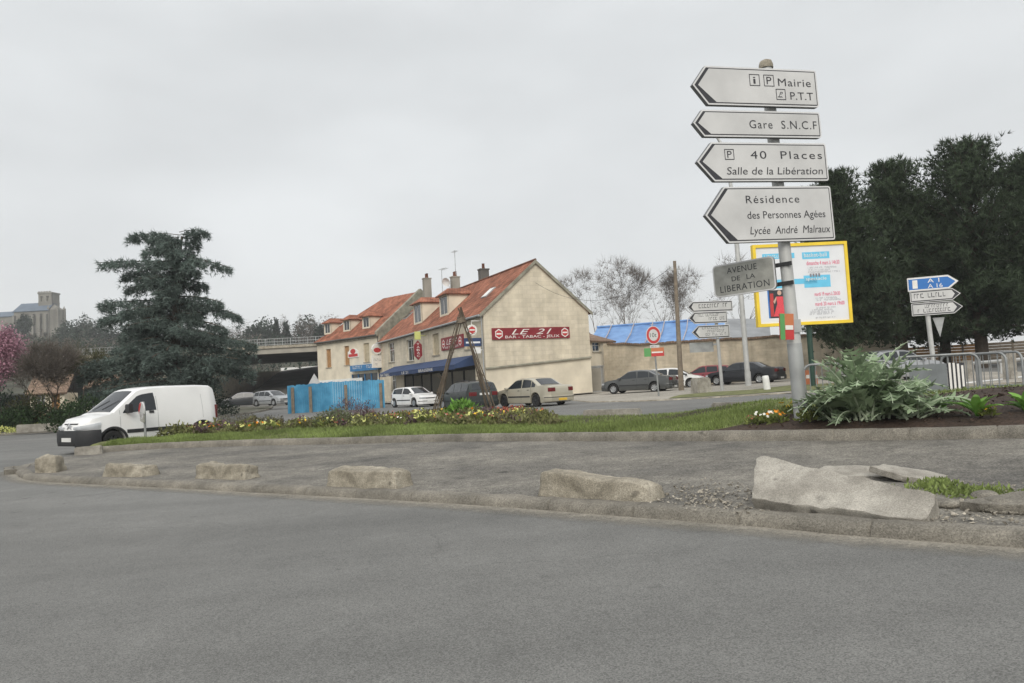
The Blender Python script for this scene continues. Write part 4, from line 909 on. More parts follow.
# blue hoarding
ha, hb_, hc = G(288, 414), None, None
pa, pb_, pc = D(288, 413, 52), D(329, 408, 58), D(385, 405, 55)
HF = Frame(Vector((pa.x, pa.y, 0)), Vector((pc.x, pc.y, 0)))
ho = thing('hoarding', 'bright blue wooden board hoarding with dark posts in front of the left house', 'fence', (pa.x, pa.y, gh(pa.x)))
o = Vector((pa.x, pa.y, 0)); g0 = gh(pa.x); rr_ = random.Random(5)
def hoard(p, q, z0, z1, name):
    p, q = Vector((p.x, p.y, 0))-o, Vector((q.x, q.y, 0))-o; L = (q-p).length; d = (q-p)/L; nn_ = Vector((d.y, -d.x, 0)); k = int(L/.16); mb = MB()
    for i in range(k):
        a = p+d*(L*i/k+.006); b = p+d*(L*(i+1)/k-.006); t = i/k; h = z0+(z1-z0)*t+rr_.uniform(-.035, .035); w_ = nn_*(.02+rr_.uniform(0, .012)); bt = -.03-g0
        A = [(v.x, v.y, -.05) for v in (a+w_, b+w_, b-nn_*.01, a-nn_*.01)]; B = [(v.x, v.y, h) for v in (a+w_, b+w_, b-nn_*.01, a-nn_*.01)]
        i0 = [mb.V(v) for v in A]; i1 = [mb.V(v) for v in B]; mb.F(i1)
        for m in range(4): mb.F((i0[m], i0[(m+1) % 4], i1[(m+1) % 4], i1[m]))
    mb.build(name, 'hoard', ho)
    return p, q, nn_
zl = D(288, 386, 52).z-g0; zm = D(329, 382, 54.5).z-g0; zr2 = D(384, 379.5, 55).z-g0
pm = D(331, 400, 54); 
hoard(pa, pm, zl, zm, 'board_panel'); P_, Q_, NN = hoard(pm, pc, zm, zr2, 'board_panel')
for px, top in ((293, 389), (310, 388), (345, 386), (381, 382)):
    t = (px-288)/(385-288); c_ = Vector((pa.x, pa.y, 0)).lerp(Vector((pc.x, pc.y, 0)), t)-o; mb = MB(); c_ += NN*.1
    mb.box(c_.x-.10, c_.x+.10, c_.y-.06, c_.y+.06, -.1, zl-.12); mb.build('post', 'wood_pole', ho)
# ---- poles
def along(p0, p1, t): return p0.lerp(p1, t)
p0 = D(681.5, 391, 44.5); p1 = D(674.5, 261, 44.5); p0.z = gh(p0.x)
mb = MB(); v = p1-p0; mb.tube([v*(i/8)-Vector((0, 0, .1 if i == 0 else 0)) for i in range(9)], [.165-.009*i for i in range(9)], 12)
up_ = mb.build('utility_pole', 'wood_pole', smooth=60); up_.location = p0; tag(up_, 'tall weathered wooden utility pole standing behind the parked cars', 'pole')
mb = MB(); mb.box(v.x-.35, v.x+.3, v.y-.05, v.y+.05, v.z-.55, v.z-.45)
for dx in (-.3, .22): mb.m = Matrix.Translation((v.x+dx, v.y, v.z-.45)); mb.lathe([(.04, 0), (.05, .08), (.03, .16), (0, .17)], 8)
mb.build('insulator_bracket', 'galv_dull', up_)
mb = MB(); pe = BF.O+BF.Y*(HW)+Vector((0, 0, RH-1.5))
a = p1+Vector((-.3, 0, -.4)); mb.tube([a.lerp(pe, t)-Vector((0, 0, 1.6*4*t*(1-t))) for t in np.linspace(0, 1, 24)], .012, 4)
tag(mb.build('overhead_cable', 'blackplastic', origin=(0, 0, 0)), 'thin sagging cable from the wooden pole to the bar gable', 'cable')
# lamp column with a bent arm
p0 = D(748.5, 385.5, 43.5); p0.z = gh(p0.x)-.05; p1 = D(737, 247, 43.5); dirv = (p1-p0)
la = tag(None or bpy.data.objects.new('street_lamp', None), 'tall pale grey lamp column rising behind the street name plate', 'street lamp'); COL.objects.link(la); la.location = p0
pts = [dirv*t for t in (0, .3, .6, 1, 1.25)]; e = D(731, 187, 43.5)-p0; pts += [e, D(727, 160, 43.5)-p0, D(722, 145, 43.5)-p0, D(717, 137, 43.5)-p0]
mb = MB(); mb.tube(pts, [.155, .15, .145, .135, .125, .11, .10, .09, .08], 14); mb.build('column', 'post', la, 60)
mb = MB(); mb.tube([Vector((0, 0, 0)), Vector((0, 0, .9))], [.18, .175], 14); mb.build('base_sleeve', 'post', la, 60)
h = D(716, 134.5, 43.5)-p0; mb = MB(); mb.m = Matrix.Translation(h); mb.prism([(-.75, -.05), (-.6, -.14), (.05, -.10), (.15, .05), (-.1, .13), (-.6, .10)], -.16, .16); mb.build('lamp_head', 'galv_dull', la)
# ---- arrow shaped panel, pointing left (d=-1) or right
def arrow(w_, h, tip, left=True, r=.04):
    pts = [(0, h/2), (tip, 0)]; 
    for cx, cz, a0 in ((w_-r, r, -90), (w_-r, h-r, 0)):
        for k in range(4): a = R(a0+30*k); pts.append((cx+r*math.cos(a), cz+r*math.sin(a)))
    pts.append((tip, h))
    return pts if left else [(w_-x, z) for x, z in pts][::-1]
def panel(par, x, z, w_, h, tip, left=True, face='signface', y=-.09, th=.09, chev=.10, bord=.022, rim=.018, name='sign_panel', side='signside', inkm='ink'):
    base = Matrix.Translation((x, y, z)); pts = arrow(w_, h, tip, left)
    mb = MB(); mb.m = base; mb.prism(pts, -th+.004, 0); pn = mb.build(name, side, par)
    mb = MB(); mb.m = base; mb.sheet(pts, -th); mb.build('rim', 'signrim', pn)
    mb = MB(); mb.m = base; mb.sheet(offset_poly(pts, rim), -th-.002); mb.build('border', inkm, pn)
    pf = offset_poly(pts, rim+bord)
    if chev: pf = [((px+chev if left else px-chev) if abs(px-(0 if left else w_)) < tip*.98+.02 and True else px, pz) for px, pz in pf]
    mb = MB(); mb.m = base; mb.sheet(pf, -th-.004); mb.build('face', face, pn)
    return pn, base, -th-.007
def letters(pn, base, fn, mat='ink', name='lettering'):
    mb = MB(); mb.m = base; fn(mb); return mb.build(name, mat, pn)
# ---- main direction post
PY = 11.7; p0 = D(801, 410, PY); p1 = D(766, 67, PY); v = p1-p0
ms = thing('direction_signpost', 'tall grey post carrying four white left-pointing town direction panels', 'signpost', p0)
mb = MB(); mb.tube([v*0-Vector((0, 0, .3)), v*.22, v*.221, v*.6, v], [.105, .105, .096, .092, .090], 20); mb.build('pole', 'post', ms, 50)
mb = MB(); mb.tube([v*.995, v*1.0+v.normalized()*.03, v*1.0+v.normalized()*.09, v*1.0+v.normalized()*.12], [.11, .11, .09, .03], 18); mb.build('cap', 'block', ms, 50)
mb = MB(); mb.tube([-v*.02, v*.19], [.114, .111], 20); mb.build('base_sleeve', 'galv_dull', ms, 50)
lean = math.atan2(v.x, v.z)
tilt = Matrix.Rotation(lean, 4, 'Y')
def panel_at(px0, px1, py0, py1, rows, yaw=16, tip=.2, chev=.08):
    pxm = (px0+px1)/2; t = (410-(py0+py1)/2-1)/(410-67); ax = v*t; Mx = Matrix.Translation(ax) @ Matrix.Rotation(R(yaw), 4, 'Z') @ tilt
    pole_px = 801+(766-801)*t; k = PY/FPX/math.cos(R(yaw)); kl = k*(1-.5*math.sin(R(yaw))*.09); x0 = -(pole_px-px0)*k*1.13; x1 = (px1-pole_px)*k*.97; h = (py1-py0)*PY/FPX
    pts_b = Mx @ Matrix.Translation((x0, -.11, -h/2)); w_ = x1-x0
    pts = arrow(w_, h, tip)
    mb = MB(); mb.m = pts_b; mb.prism(pts, -.075, .0); pn = mb.build('sign_panel', 'signside', ms)
    mb = MB(); mb.m = pts_b; mb.sheet(pts, -.079); mb.build('rim', 'signrim', pn)
    mb = MB(); mb.m = pts_b; mb.sheet(offset_poly(pts, .024), -.081); mb.build('border', 'ink', pn)
    pf = offset_poly(pts, .040); pf = [(a+chev*(.30 if i != 1 else .95), b) if i in (0, 1, len(pf)-1) else (a, b) for i, (a, b) in enumerate(pf)]
    mb = MB(); mb.m = pts_b; mb.sheet(pf, -.083); mb.build('face', 'signface', pn)
    mb = MB(); mb.m = pts_b; rows(mb, w_, h); mb.build('lettering', 'ink', pn)
    mb = MB(); mb.m = Mx; mb.box(-.14, .14, -.115, .10, -h*.32, -h*.32+.07); mb.box(-.14, .14, -.115, .10, h*.25, h*.25+.07); mb.build('clamp', 'galv_dull', pn)
    return pn
TY = -.086
def frame_sq(mb, x, z, s, t=.012):
    for a, b, c, d in ((x, x+s, z, z+t), (x, x+s, z+s-t, z+s), (x, x+t, z+t, z+s-t), (x+s-t, x+s, z+t, z+s-t)): mb.face(((a, TY, c), (b, TY, c), (b, TY, d), (a, TY, d)))
def r1(mb, w_, h):
    z2, z1 = h*.55, h*.17
    frame_sq(mb, w_*.445, h*.52, .185); put_text(mb, 'i', w_*.445+.066, h*.52+.035, TY, .17, .045)
    frame_sq(mb, w_*.560, h*.52, .185); put_text(mb, 'P', w_*.560+.05, h*.52+.035, TY, .17, .09)
    put_text(mb, 'Mairie', w_*.675, z2-.005, TY, .175, w_*.27, space=1.1)
    frame_sq(mb, w_*.650, h*.17, .175); put_text(mb, 'P', w_*.650+.05, h*.17+.06, TY, .10, .075, shear=.4); mb.face([(w_*.650+a, TY, h*.17+b) for a, b in ((.03, .04), (.12, .04), (.10, .055), (.03, .055))])
    put_text(mb, 'P.T.T', w_*.765, z1+.01, TY, .175, w_*.19, shear=.0)
def r2(mb, w_, h): put_text(mb, 'Gare  S.N.C.F', w_*.425, h*.33, TY, .185, w_*.54, space=1.15)
def r3(mb, w_, h):
    frame_sq(mb, w_*.205, h*.55, .165); put_text(mb, 'P', w_*.205+.045, h*.55+.03, TY, .155, .08)
    put_text(mb, '40  Places', w_*.40, h*.58, TY, .175, w_*.56, space=1.2); put_text(mb, 'Salle de la Libération', w_*.21, h*.17, TY, .165, w_*.745, shear=.12)
def r4(mb, w_, h):
    put_text(mb, 'Résidence', w_*.315, h*.70, TY, .17, w_*.42, space=1.15); put_text(mb, 'des Personnes Agées', w_*.315, h*.42, TY, .165, w_*.62); put_text(mb, 'Lycée  André  Malraux', w_*.325, h*.14, TY, .17, w_*.64, shear=.18)
panel_at(689, 817.5, 72.5, 111, r1, tip=.24, chev=.13); panel_at(690, 820.5, 115.5, 142, r2, tip=.17, chev=.10); panel_at(694, 827.5, 147, 185.5, r3, tip=.27, chev=.12); pn4 = panel_at(702, 833, 190, 245, r4, tip=.36, chev=.14)
# street name plate on its bracket
t = (410-273)/(348); ax = v*t; Mx = Matrix.Translation(ax+Vector((0, -.02, 0))) @ Matrix.Rotation(R(-40), 4, 'Z') @ tilt
w_, h = 1.03, .53; mb = MB(); mb.m = Mx @ Matrix.Translation((-w_-.14, -.1, -h/2+.02)); Bm = mb.m.copy(); rp = round_rect(0, w_, 0, h, .07)
mb.prism(rp, -.045, -.0); pl = mb.build('street_name_plate', 'signside', ms)
mb = MB(); mb.m = Bm; mb.sheet(rp, -.049); mb.build('rim', 'signrim', pl); mb = MB(); mb.m = Bm; mb.sheet(round_rect(.022, w_-.022, .022, h-.022, .055), -.052); mb.build('face', 'plate', pl)
mb = MB(); mb.m = Bm; put_text(mb, 'AVENUE', .25, .365, -.055, .135, .50, space=1.1); put_text(mb, 'DE', .32, .23, -.055, .11, .14); put_text(mb, 'LA', .57, .23, -.055, .11, .14); put_text(mb, 'LIBERATION', .11, .07, -.055, .15, .82, space=1.1); mb.build('lettering', 'ink', pl)
mb = MB(); mb.m = Mx; mb.box(-.18, .10, -.10, -.05, .1, .16); mb.box(-.18, .10, -.10, -.05, -.2, -.14); mb.build('bracket', 'blackplastic', pl)
# sticker on the pole
def striped_board(par, Mx, w_, h, th=.012, name='striped_board'):
    mb = MB(); mb.m = Mx; mb.box(-w_/2, w_/2, 0, th, -h/2, h/2); b_ = mb.build(name, 'red', par)
    for nm, mt, r_ in (('green_field', 'green', (-.5, -.15, -.5, .5)), ('orange_field', 'orange', (-.15, .5, .05, .5)), ('white_stripe', 'white_ink', (-.12, .44, -.12, .05)), ):
        mb = MB(); mb.m = Mx; mb.box(r_[0]*w_, r_[1]*w_, -.004 if nm != 'white_stripe' else -.006, -.001, r_[2]*h, r_[3]*h); mb.build(nm, mt, b_)
    return b_
t = (410-327)/348; Mx = Matrix.Translation(v*t) @ Matrix.Rotation(R(14), 4, 'Z') @ tilt @ Matrix.Translation((-.20, -.15, 0)) @ Matrix.Rotation(R(4), 4, 'Y'); striped_board(ms, Mx, .24, .40, .02, 'arrow_board')
mb = MB(); mb.m = Matrix.Translation(v*t) @ tilt; mb.box(-.24, .09, -.125, -.10, -.10, .10); mb.build('board_bracket', 'galv_dull', ms)
# ---- billboard
BY = 33.0; c0, c1, c2, c3 = D(749, 247, BY), D(848, 240, BY), D(852, 322, BY), D(757, 328, BY)
bc = (c0+c1+c2+c3)/4; bw = ((c1-c0).length+(c2-c3).length)/2; bh = ((c0-c3).length+(c1-c2).length)/2
pg = D(813, 380, BY+.2); 
bb = thing('billboard', 'large yellow framed poster hoarding on a dark green post behind the main signpost', 'billboard', (pg.x, BY, gh(pg.x)), R(4))
Bx = Matrix.Translation((bc.x-pg.x, 0, bc.z-gh(pg.x))) @ Matrix.Rotation(R(-.2), 4, 'Y')
mb = MB(); mb.m = Bx; t = .135; X0, X1, Z0, Z1 = -bw/2, bw/2, -bh/2, bh/2
for a, b, c, d in ((X0, X1, Z1-t, Z1), (X0, X1, Z0, Z0+t), (X0, X0+t, Z0+t, Z1-t), (X1-t, X1, Z0+t, Z1-t)): mb.box(a, b, -.12, .12, c, d)
mb.build('frame', 'yellow', bb)
mb = MB(); mb.m = Bx; mb.box(X0+t, X1-t, -.06, .08, Z0+t, Z1-t); po = mb.build('poster', 'poster', bb)
def PB(mat, name, rects, y=-.064):
    mb = MB(); mb.m = Bx
    for a, b, c, d in rects: mb.face([(X0+bw*p, y, Z0+bh*q) for p, q in ((a, c), (b, c), (b, d), (a, d))])
    return mb.build(name, mat, po)
PB('cyan', 'blue_heading', ((.10, .44, .82, .885), (.52, .81, .80, .885), (.20, .66, .50, .565), (.52, .80, .45, .60), (.10, .40, .46, .50)))
PB('signblue', 'left_photo_ground', ((.125, .14, .10, .44),)); PB('ink', 'photo_backdrop', ((.14, .335, .10, .44),)); PB('red', 'photo_curtain', ((.145, .18, .12, .30), (.15, .185, .30, .40)), -.066)
mb = MB(); mb.m = Bx; f = lambda p, q: (X0+bw*p, Z0+bh*q)
mb.sheet([f(.175, .12), f(.325, .12), f(.285, .27), f(.29, .36), f(.215, .36), f(.22, .27)], -.068); mb.build('printed_dress', 'dress', po)
mb = MB(); mb.m = Bx; mb.sheet([f(.25+.022*math.cos(a), .405+.03*math.sin(a)) for a in np.linspace(0, 2*math.pi, 14)[:-1]], -.069); mb.sheet([f(.18, .30), f(.215, .36), f(.215, .33), f(.195, .27)], -.069); mb.sheet([f(.32, .30), f(.29, .36), f(.29, .33), f(.305, .27)], -.069); mb.build('printed_face', 'skin', po)
mb = MB(); mb.m = Bx; 
put_text(mb, 'dimanche 4 mars à 14h30', *f(.56, .725), -.07, .26, bw*.35); put_text(mb, 'mardi 19 mars à 20h30', *f(.62, .345), -.07, .24, bw*.27); put_text(mb, 'mardi 20 mars à 19h00', *f(.62, .225), -.07, .24, bw*.31); mb.build('pink_lettering', 'magenta', po)
mb = MB(); mb.m = Bx; put_text(mb, 'basket-ball', *f(.54, .825), -.07, .26, bw*.24); scribble(mb, *f(.12, .835), -.07, bw*.28, .12, random.Random(2)); put_text(mb, 'spectacle', *f(.54, .54), -.07, .2, bw*.22); mb.build('white_lettering', 'white_ink', po)
mb = MB(); mb.m = Bx; rr_ = random.Random(8)
for (a, b, wd) in ((.57, .685, .30), (.57, .655, .24), (.57, .63, .34), (.585, .545, .0), (.63, .31, .22), (.63, .285, .26), (.63, .19, .2), (.58, .165, .22), (.56, .14, .26), (.54, .118, .24), (.60, .07, .22)):
    if wd: scribble(mb, *f(a, b), -.07, bw*wd, .06, rr_)
for k in range(4): mb.face([(X0+bw*p, -.07, Z0+bh*q) for p, q in ((.585+k*.03, .58), (.605+k*.03, .58), (.605+k*.03, .62), (.585+k*.03, .62))])
mb.build('small_print', 'textgrey', po)
mb = MB(); mb.tube([(0, .2, -.1), (0, .2, bc.z-gh(pg.x)+.5)], .12, 12); mb.box(-.9, .9, .12, .2, bc.z-gh(pg.x)-.5, bc.z-gh(pg.x)-.35); mb.build('post', 'green_post', bb, 50)
# ---- small white direction post pointing left
SY = 38.6; p0 = D(722.5, 391, SY); p0.z = gh(p0.x); 
s2 = thing('small_direction_post', 'thin post with three small white panels pointing left behind the street plate', 'signpost', p0, R(10))
hz = lambda py: D(720, py, SY).z-p0.z
mb = MB(); mb.tube([(0, 0, -.2), (-.12, 0, hz(300))], .085, 10); mb.build('pole', 'post', s2, 50)
kk = SY/FPX
for i, (x0, x1, y0, y1) in enumerate(((688, 736, 301, 311.5), (688.5, 729.5, 311.5, 323), (691, 731, 325, 338))):
    h = (y1-y0)*kk; zc = hz((y0+y1)/2); pn, base, ty = panel(s2, (x0-720.5)*kk, zc-h/2, (x1-x0)*kk, h, h*.55, True, chev=.10, bord=.05, rim=.03, th=.06); w_ = (x1-x0)*kk
    base = base @ Matrix.Rotation(R(-1.5), 4, 'Y'); rr_ = random.Random(i)
    if i == 0: letters(pn, base, lambda mb: scribble(mb, w_*.25, h*.32, ty, w_*.66, .2, rr_))
    elif i == 1: letters(pn, base, lambda mb: (scribble(mb, w_*.25, h*.56, ty, w_*.6, .13, rr_), scribble(mb, w_*.52, h*.2, ty, w_*.40, .15, rr_)))
    else: letters(pn, base, lambda mb: (scribble(mb, w_*.28, h*.68, ty, w_*.62, .13, rr_), scribble(mb, w_*.42, h*.42, ty, w_*.46, .12, rr_), scribble(mb, w_*.36, h*.16, ty, w_*.52, .13, rr_)))
z = hz(343); mb = MB(); mb.box(-1.55, -.25, .16, .2, z-.42, z+.08); mb.box(-.3, 0, .05, .16, z-.1, z); mb.build('back_plate', 'galv_dull', s2)
# ---- weight limit sign
SY = 37; p0 = D(659, 397, SY); p0.z = gh(p0.x); hz = lambda py: D(657, py, SY).z-p0.z; kk = SY/FPX
s3 = thing('weight_limit_sign', 'round red ringed limit sign above a green and red striped board on a thin pole', 'road sign', p0)
mb = MB(); mb.tube([(0, 0, -.2), (-.1, 0, hz(326))], .045, 10); mb.build('pole', 'galv', s3, 50)
zc = hz(335); rx, rz_ = 6.7*kk, 9.0*kk
def disc(r_, y0, y1, mat, name, par, xo=-.1, sx=1.0):
    mb = MB(); mb.m = Matrix.Translation((xo, 0, zc)) @ Matrix.Diagonal((sx, 1, 1, 1)); mb.prism([(r_*math.cos(a), r_*math.sin(a)) for a in np.linspace(0, 2*math.pi, 33)[:-1]], y0, y1); return mb.build(name, mat, par)
dm_ = disc(.45, -.09, -.05, 'signrim', 'sign_disc', s3, sx=.80); disc(.42, -.094, -.0901, 'red', 'ring', dm_, sx=.80); disc(.285, -.098, -.0941, 'signface', 'face', dm_, sx=.80)
mb = MB(); mb.m = Matrix.Translation((-.1, 0, zc)); put_text(mb, '10t', -.17, -.10, -.10, .30, .32); mb.build('lettering', 'green_post', dm_)
z = hz(347); mb = MB(); mb.box(-.30, .16, -.08, -.055, z-.12, z+.10); sp_ = mb.build('sub_plate', 'signface', s3); mb = MB(); scribble(mb, -.24, z-.06, -.083, .34, .11, random.Random(1)); mb.build('lettering', 'ink', sp_)
striped_board(s3, Matrix.Translation((-.12, -.08, hz(352))), .98, .42, .02, 'arrow_board')
# ---- blue/white signpost on the right, pointing right
SY = 36; p0 = D(935, 372, SY); p0.z = gh(p0.x); hz = lambda py: D(932, py, SY).z-p0.z; kk = SY/FPX
s4 = thing('motorway_signpost', 'post with one blue and two white panels pointing right in front of the pines', 'signpost', p0, R(-22))
mb = MB(); mb.tube([(0, 0, -.2), (-.16, 0, hz(283))], .11, 12); mb.build('pole', 'post', s4, 50)
for i, (x0, x1, y0, y1) in enumerate(((913, 958, 276, 291), (914.5, 959, 289.5, 302), (915, 960, 302, 315.5))):
    h = (y1-y0)*kk*.93; zc = hz((y0+y1)/2); w_ = (x1-x0)*kk*1.0; pn, base, ty = panel(s4, (x0-932)*kk*.97, zc-h/2, w_, h, h*.62, False, face='signblue' if i == 0 else 'signface', chev=.12 if i else 0, bord=.05, rim=.03, th=.06, inkm='white_ink' if i == 0 else 'ink', side='signside'); rr_ = random.Random(20+i)
    if i == 0: letters(pn, base, lambda mb: (put_text(mb, 'A 1', w_*.40, h*.55, ty, .28, .5), put_text(mb, 'A 16', w_*.40, h*.16, ty, .28, .62), mb.face([(w_*.1, ty, h*.2), (w_*.2, ty, h*.2), (w_*.2, ty, h*.8), (w_*.1, ty, h*.8)])), 'white_ink')
    elif i == 1: letters(pn, base, lambda mb: scribble(mb, w_*.08, h*.34, ty, w_*.62, .22, rr_))
    else: letters(pn, base, lambda mb: (scribble(mb, w_*.2, h*.58, ty, w_*.5, .15, rr_), scribble(mb, w_*.12, h*.22, ty, w_*.62, .17, rr_)))
z = hz(322); mb = MB(); mb.m = Matrix.Translation((.35, .08, 0)); mb.prism([(0, z-.75), (.25, z+.2), (-.25, z+.2)], -.015, .015); mb.build('triangle_back', 'galv_dull', s4)
# ---- triangle sign by the hoarding and the skewed arrow sign at the island's tip
p0 = D(315, 398, 60); p0.z = gh(p0.x); hz = lambda py: D(314, py, 60).z-p0.z
s5 = thing('warning_sign', 'small pale triangular warning sign standing behind the blue hoarding', 'road sign', p0, R(20)); mb = MB(); mb.tube([(0, 0, -.1), (0, 0, hz(376))], .04, 8); mb.build('pole', 'galv', s5)
mb = MB(); zt_ = hz(373.5); mb.prism([(-.6, zt_-1.05), (.6, zt_-1.05), (0, zt_)], -.08, -.05); t_ = mb.build('sign_triangle', 'signface', s5); mb = MB(); mb.box(-.55, .5, -.06, -.03, zt_-1.6, zt_-1.12); mb.build('sub_plate', 'signface', s5)
p0 = D(145.5, 436, 21); p0.z = gh(p0.x)+.3; hz = lambda py: D(142, py, 21).z-p0.z
s6 = thing('island_marker_sign', 'bent red and white marker sign seen edge-on in front of the white van', 'road sign', p0, R(-48)); mb = MB(); mb.tube([(0, 0, -.2), (-.03, 0, hz(412)), (-.12, 0, hz(402))], .032, 10); mb.build('pole', 'galv', s6, 50)
mb = MB(); zc = hz(410.5); mb.m = Matrix.Translation((-.1, -.05, zc)) @ Matrix.Rotation(R(-14), 4, 'Y'); pts = [(.24*math.cos(a), .24*math.sin(a)) for a in np.linspace(0, 2*math.pi, 29)[:-1]]; mb.prism(pts, -.02, .02); dk = mb.build('sign_disc', 'signface', s6); Mk = mb.m.copy()
mb = MB(); mb.m = Mk; mb.prism([(-.22, -.04), (.05, .16), (.02, .23), (-.12, .2), (-.21, .1)], -.025, -.0205); mb.build('red_field', 'red', dk)
mb = MB(); mb.m = Matrix.Translation((-.05, -.05, hz(417))) @ Matrix.Rotation(R(8), 4, 'Y'); mb.prism(round_rect(-.16, .16, -.14, .12, .02), -.02, .02); mb.build('lower_plate', 'plate', s6)
# ================================================================== STREET FURNITURE NEAR THE ISLAND
def barrier(a, b, h, label, n=14):
    L = (Vector((b.x-a.x, b.y-a.y, 0))).length; rz = math.atan2(b.y-a.y, b.x-a.x); g = gh((a.x+b.x)/2)
    o = thing('crowd_barrier', label, 'barrier', (a.x, a.y, g), rz, 'galvanised barriers along the island'); r_ = .2; z0 = .14
    pts = [(0.0, 0, z0), (0, 0, h-r_)]
    for k in range(1, 7): t = R(90*k/6); pts.append((r_-r_*math.cos(t), 0, h-r_+r_*math.sin(t)))
    for k in range(0, 7): t = R(90*k/6); pts.append((L-r_+r_*math.sin(t), 0, h-r_+r_*math.cos(t)))
    pts.append((L, 0, z0))
    mb = MB(); mb.tube(pts, .030, 10); mb.tube([(0, 0, z0+.06), (L, 0, z0+.06)], .02, 8); mb.build('frame', 'galv', o, 60)
    mb = MB()
    for i in range(1, n): x = L*i/n; mb.tube([(x, 0, z0+.06), (x, 0, h-.01)], .011, 6, False)
    mb.build('bars', 'galv', o, 60)
    for x in (.06, L-.06):
        mb = MB(); mb.tube([(x, -.38, 0), (x, -.34, .06), (x, 0, z0+.05), (x, .34, .06), (x, .38, 0)], .022, 8); mb.build('foot', 'galv', o, 60)
    return o
BYY = 17.8
a, m, b = D(803, 366, 18.6), D(893, 358, 18.0), D(978, 354, 17.4)
for p in (a, m, b): p.z = 0
H_ = 1.25-(356-359)/750*18-gh(10)
H1 = D(893, 359.5, 18).z-gh(9)
barrier(a, m-Vector((.05, 0, 0)), H1, 'long galvanised crowd barrier mostly hidden behind the silvery cardoon'); barrier(m, b, H1+.02, 'galvanised crowd barrier hung with a grey board, nearest its rounded right end')
c0, c1 = D(940, 352, 20.4), D(1005, 350, 18.9); barrier(c0, c1, D(1000, 353.5, 19.2).z-gh(11), 'middle galvanised crowd barrier standing just behind the one with the grey board', 8)
c0, c1 = D(975, 351, 20.6), D(1021, 350, 19.0); barrier(c0, c1, D(1015, 352.5, 19.4).z-gh(12), 'rearmost galvanised crowd barrier at the right edge of the photo', 6)
p = D(936, 376, 17.45); rzb = math.atan2(b.y-m.y, b.x-m.x)
hb2 = thing('hung_board', 'grey-blue board with torn black and white end hung on the crowd barrier', 'board', (p.x, p.y+.06, p.z-.40), rzb)
mb = MB(); mb.box(-.52, .26, -.012, .012, 0, .68); mb.build('board', 'barrier_board', hb2); mb = MB(); rr_ = random.Random(4)
for k in range(4): x = .30+k*.085; mb.box(x, x+.045, -.016+.004*k, .004, .02+rr_.random()*.12, .70-rr_.random()*.1)
mb.build('white_strips', 'white_ink', hb2); mb = MB(); mb.box(.27, .62, .005, .012, .08, .68); mb.build('dark_backing', 'ink', hb2)
# ---- rough concrete blocks along the kerb
def block(px0, px1, pyb, hpx, dep, label, seed, name='concrete_block', skew=0.0, top_slope=0.0, taper=.10, rough=.02, tilt=(0, 0)):
    a, b = G(px0, pyb[0], PVH), G(px1, pyb[1], PVH); a.z = b.z = 0; L = (b-a).length; Y = (a.y+b.y)/2; H = hpx*Y/FPX; X = (b-a)/L; Yv = Vector((-X.y, X.x, 0)); o = Vector(((a.x+b.x)/2, (a.y+b.y)/2, gh((a.x+b.x)/2)+PVH-.02))
    me = bmesh.new(); nx, ny, nz_ = 30, 12, 12; mb = MB()
    def P(u, v_, w_):   # u along, v depth, w up
        tp = 1-taper*w_; x = (u-.5)*L*(1-(1-tp)*.6); y = v_*dep*tp+dep*(1-tp)*.4; z = w_*H*(1+top_slope*(u-.5))
        e = .06; 
        for q, s in ((u, 1), (1-u, 1)): 
            if q < .04: z -= (0.04-q)*H*2.2*w_
        if w_ > .9 and (v_ < .1 or v_ > .9): z -= .012
        n1 = nz(x+seed*7, y, z, 2.3)*rough*1.6+nz(x+seed*3, y*1.0, z, 7)*rough*.8+nz(x, y+seed, z, 19)*rough*.35
        d = Vector(((u-.5)*.7, v_-.5, (w_-.35)*1.2)).normalized()
        return Vector((x, y, max(z, 0)))+d*n1-Vector((0, 0, max(0, nz(x, y, seed, 3.5)-.25)*.25*H*w_))
    def sheet_(f, n, m):
        idx = [[mb.V(f(i/n, j/m)) for j in range(m+1)] for i in range(n+1)]
        for i in range(n):
            for j in range(m): mb.F((idx[i][j], idx[i+1][j], idx[i+1][j+1], idx[i][j+1]))
    sheet_(lambda u, w_: P(u, 0, w_), nx, nz_); sheet_(lambda u, v_: P(u, v_, 1), nx, ny); sheet_(lambda u, w_: P(1-u, 1, w_), nx, nz_); sheet_(lambda v_, w_: P(1, v_, w_), ny, nz_); sheet_(lambda v_, w_: P(0, 1-v_, w_), ny, nz_)
    ob = mb.build(name, 'block', smooth=30, origin=(0, 0, 0)); me.free()
    # merge the seams
    bm = bmesh.new(); bm.from_mesh(ob.data); bmesh.ops.remove_doubles(bm, verts=bm.verts, dist=.0008); bm.to_mesh(ob.data); bm.free()
    ob.location = o; ob.rotation_euler = (tilt[0], tilt[1], math.atan2(X.y, X.x)); return tag(ob, label, 'concrete block', 'concrete blocks along the kerb')
block(33, 56, (473, 472), 16, .30, 'small rough concrete stub at the rounded left tip of the pavement', 1, taper=.2, rough=.05)
block(102, 141, (476, 477), 12.5, .34, 'short eroded grey block second from the left tip of the kerb', 2, taper=.18, rough=.035)
block(195, 245, (478, 479.5), 15.5, .32, 'rough concrete block third from the left tip of the kerb', 3, rough=.03)
block(326, 396, (487, 488.5), 19, .34, 'long concrete block left of the photo centre with rusty right end', 4, rough=.022)
block(538, 651, (495, 501), 22, .28, 'longest upright concrete block on the kerb, sloping down to its right', 5, top_slope=-.50, rough=.018)
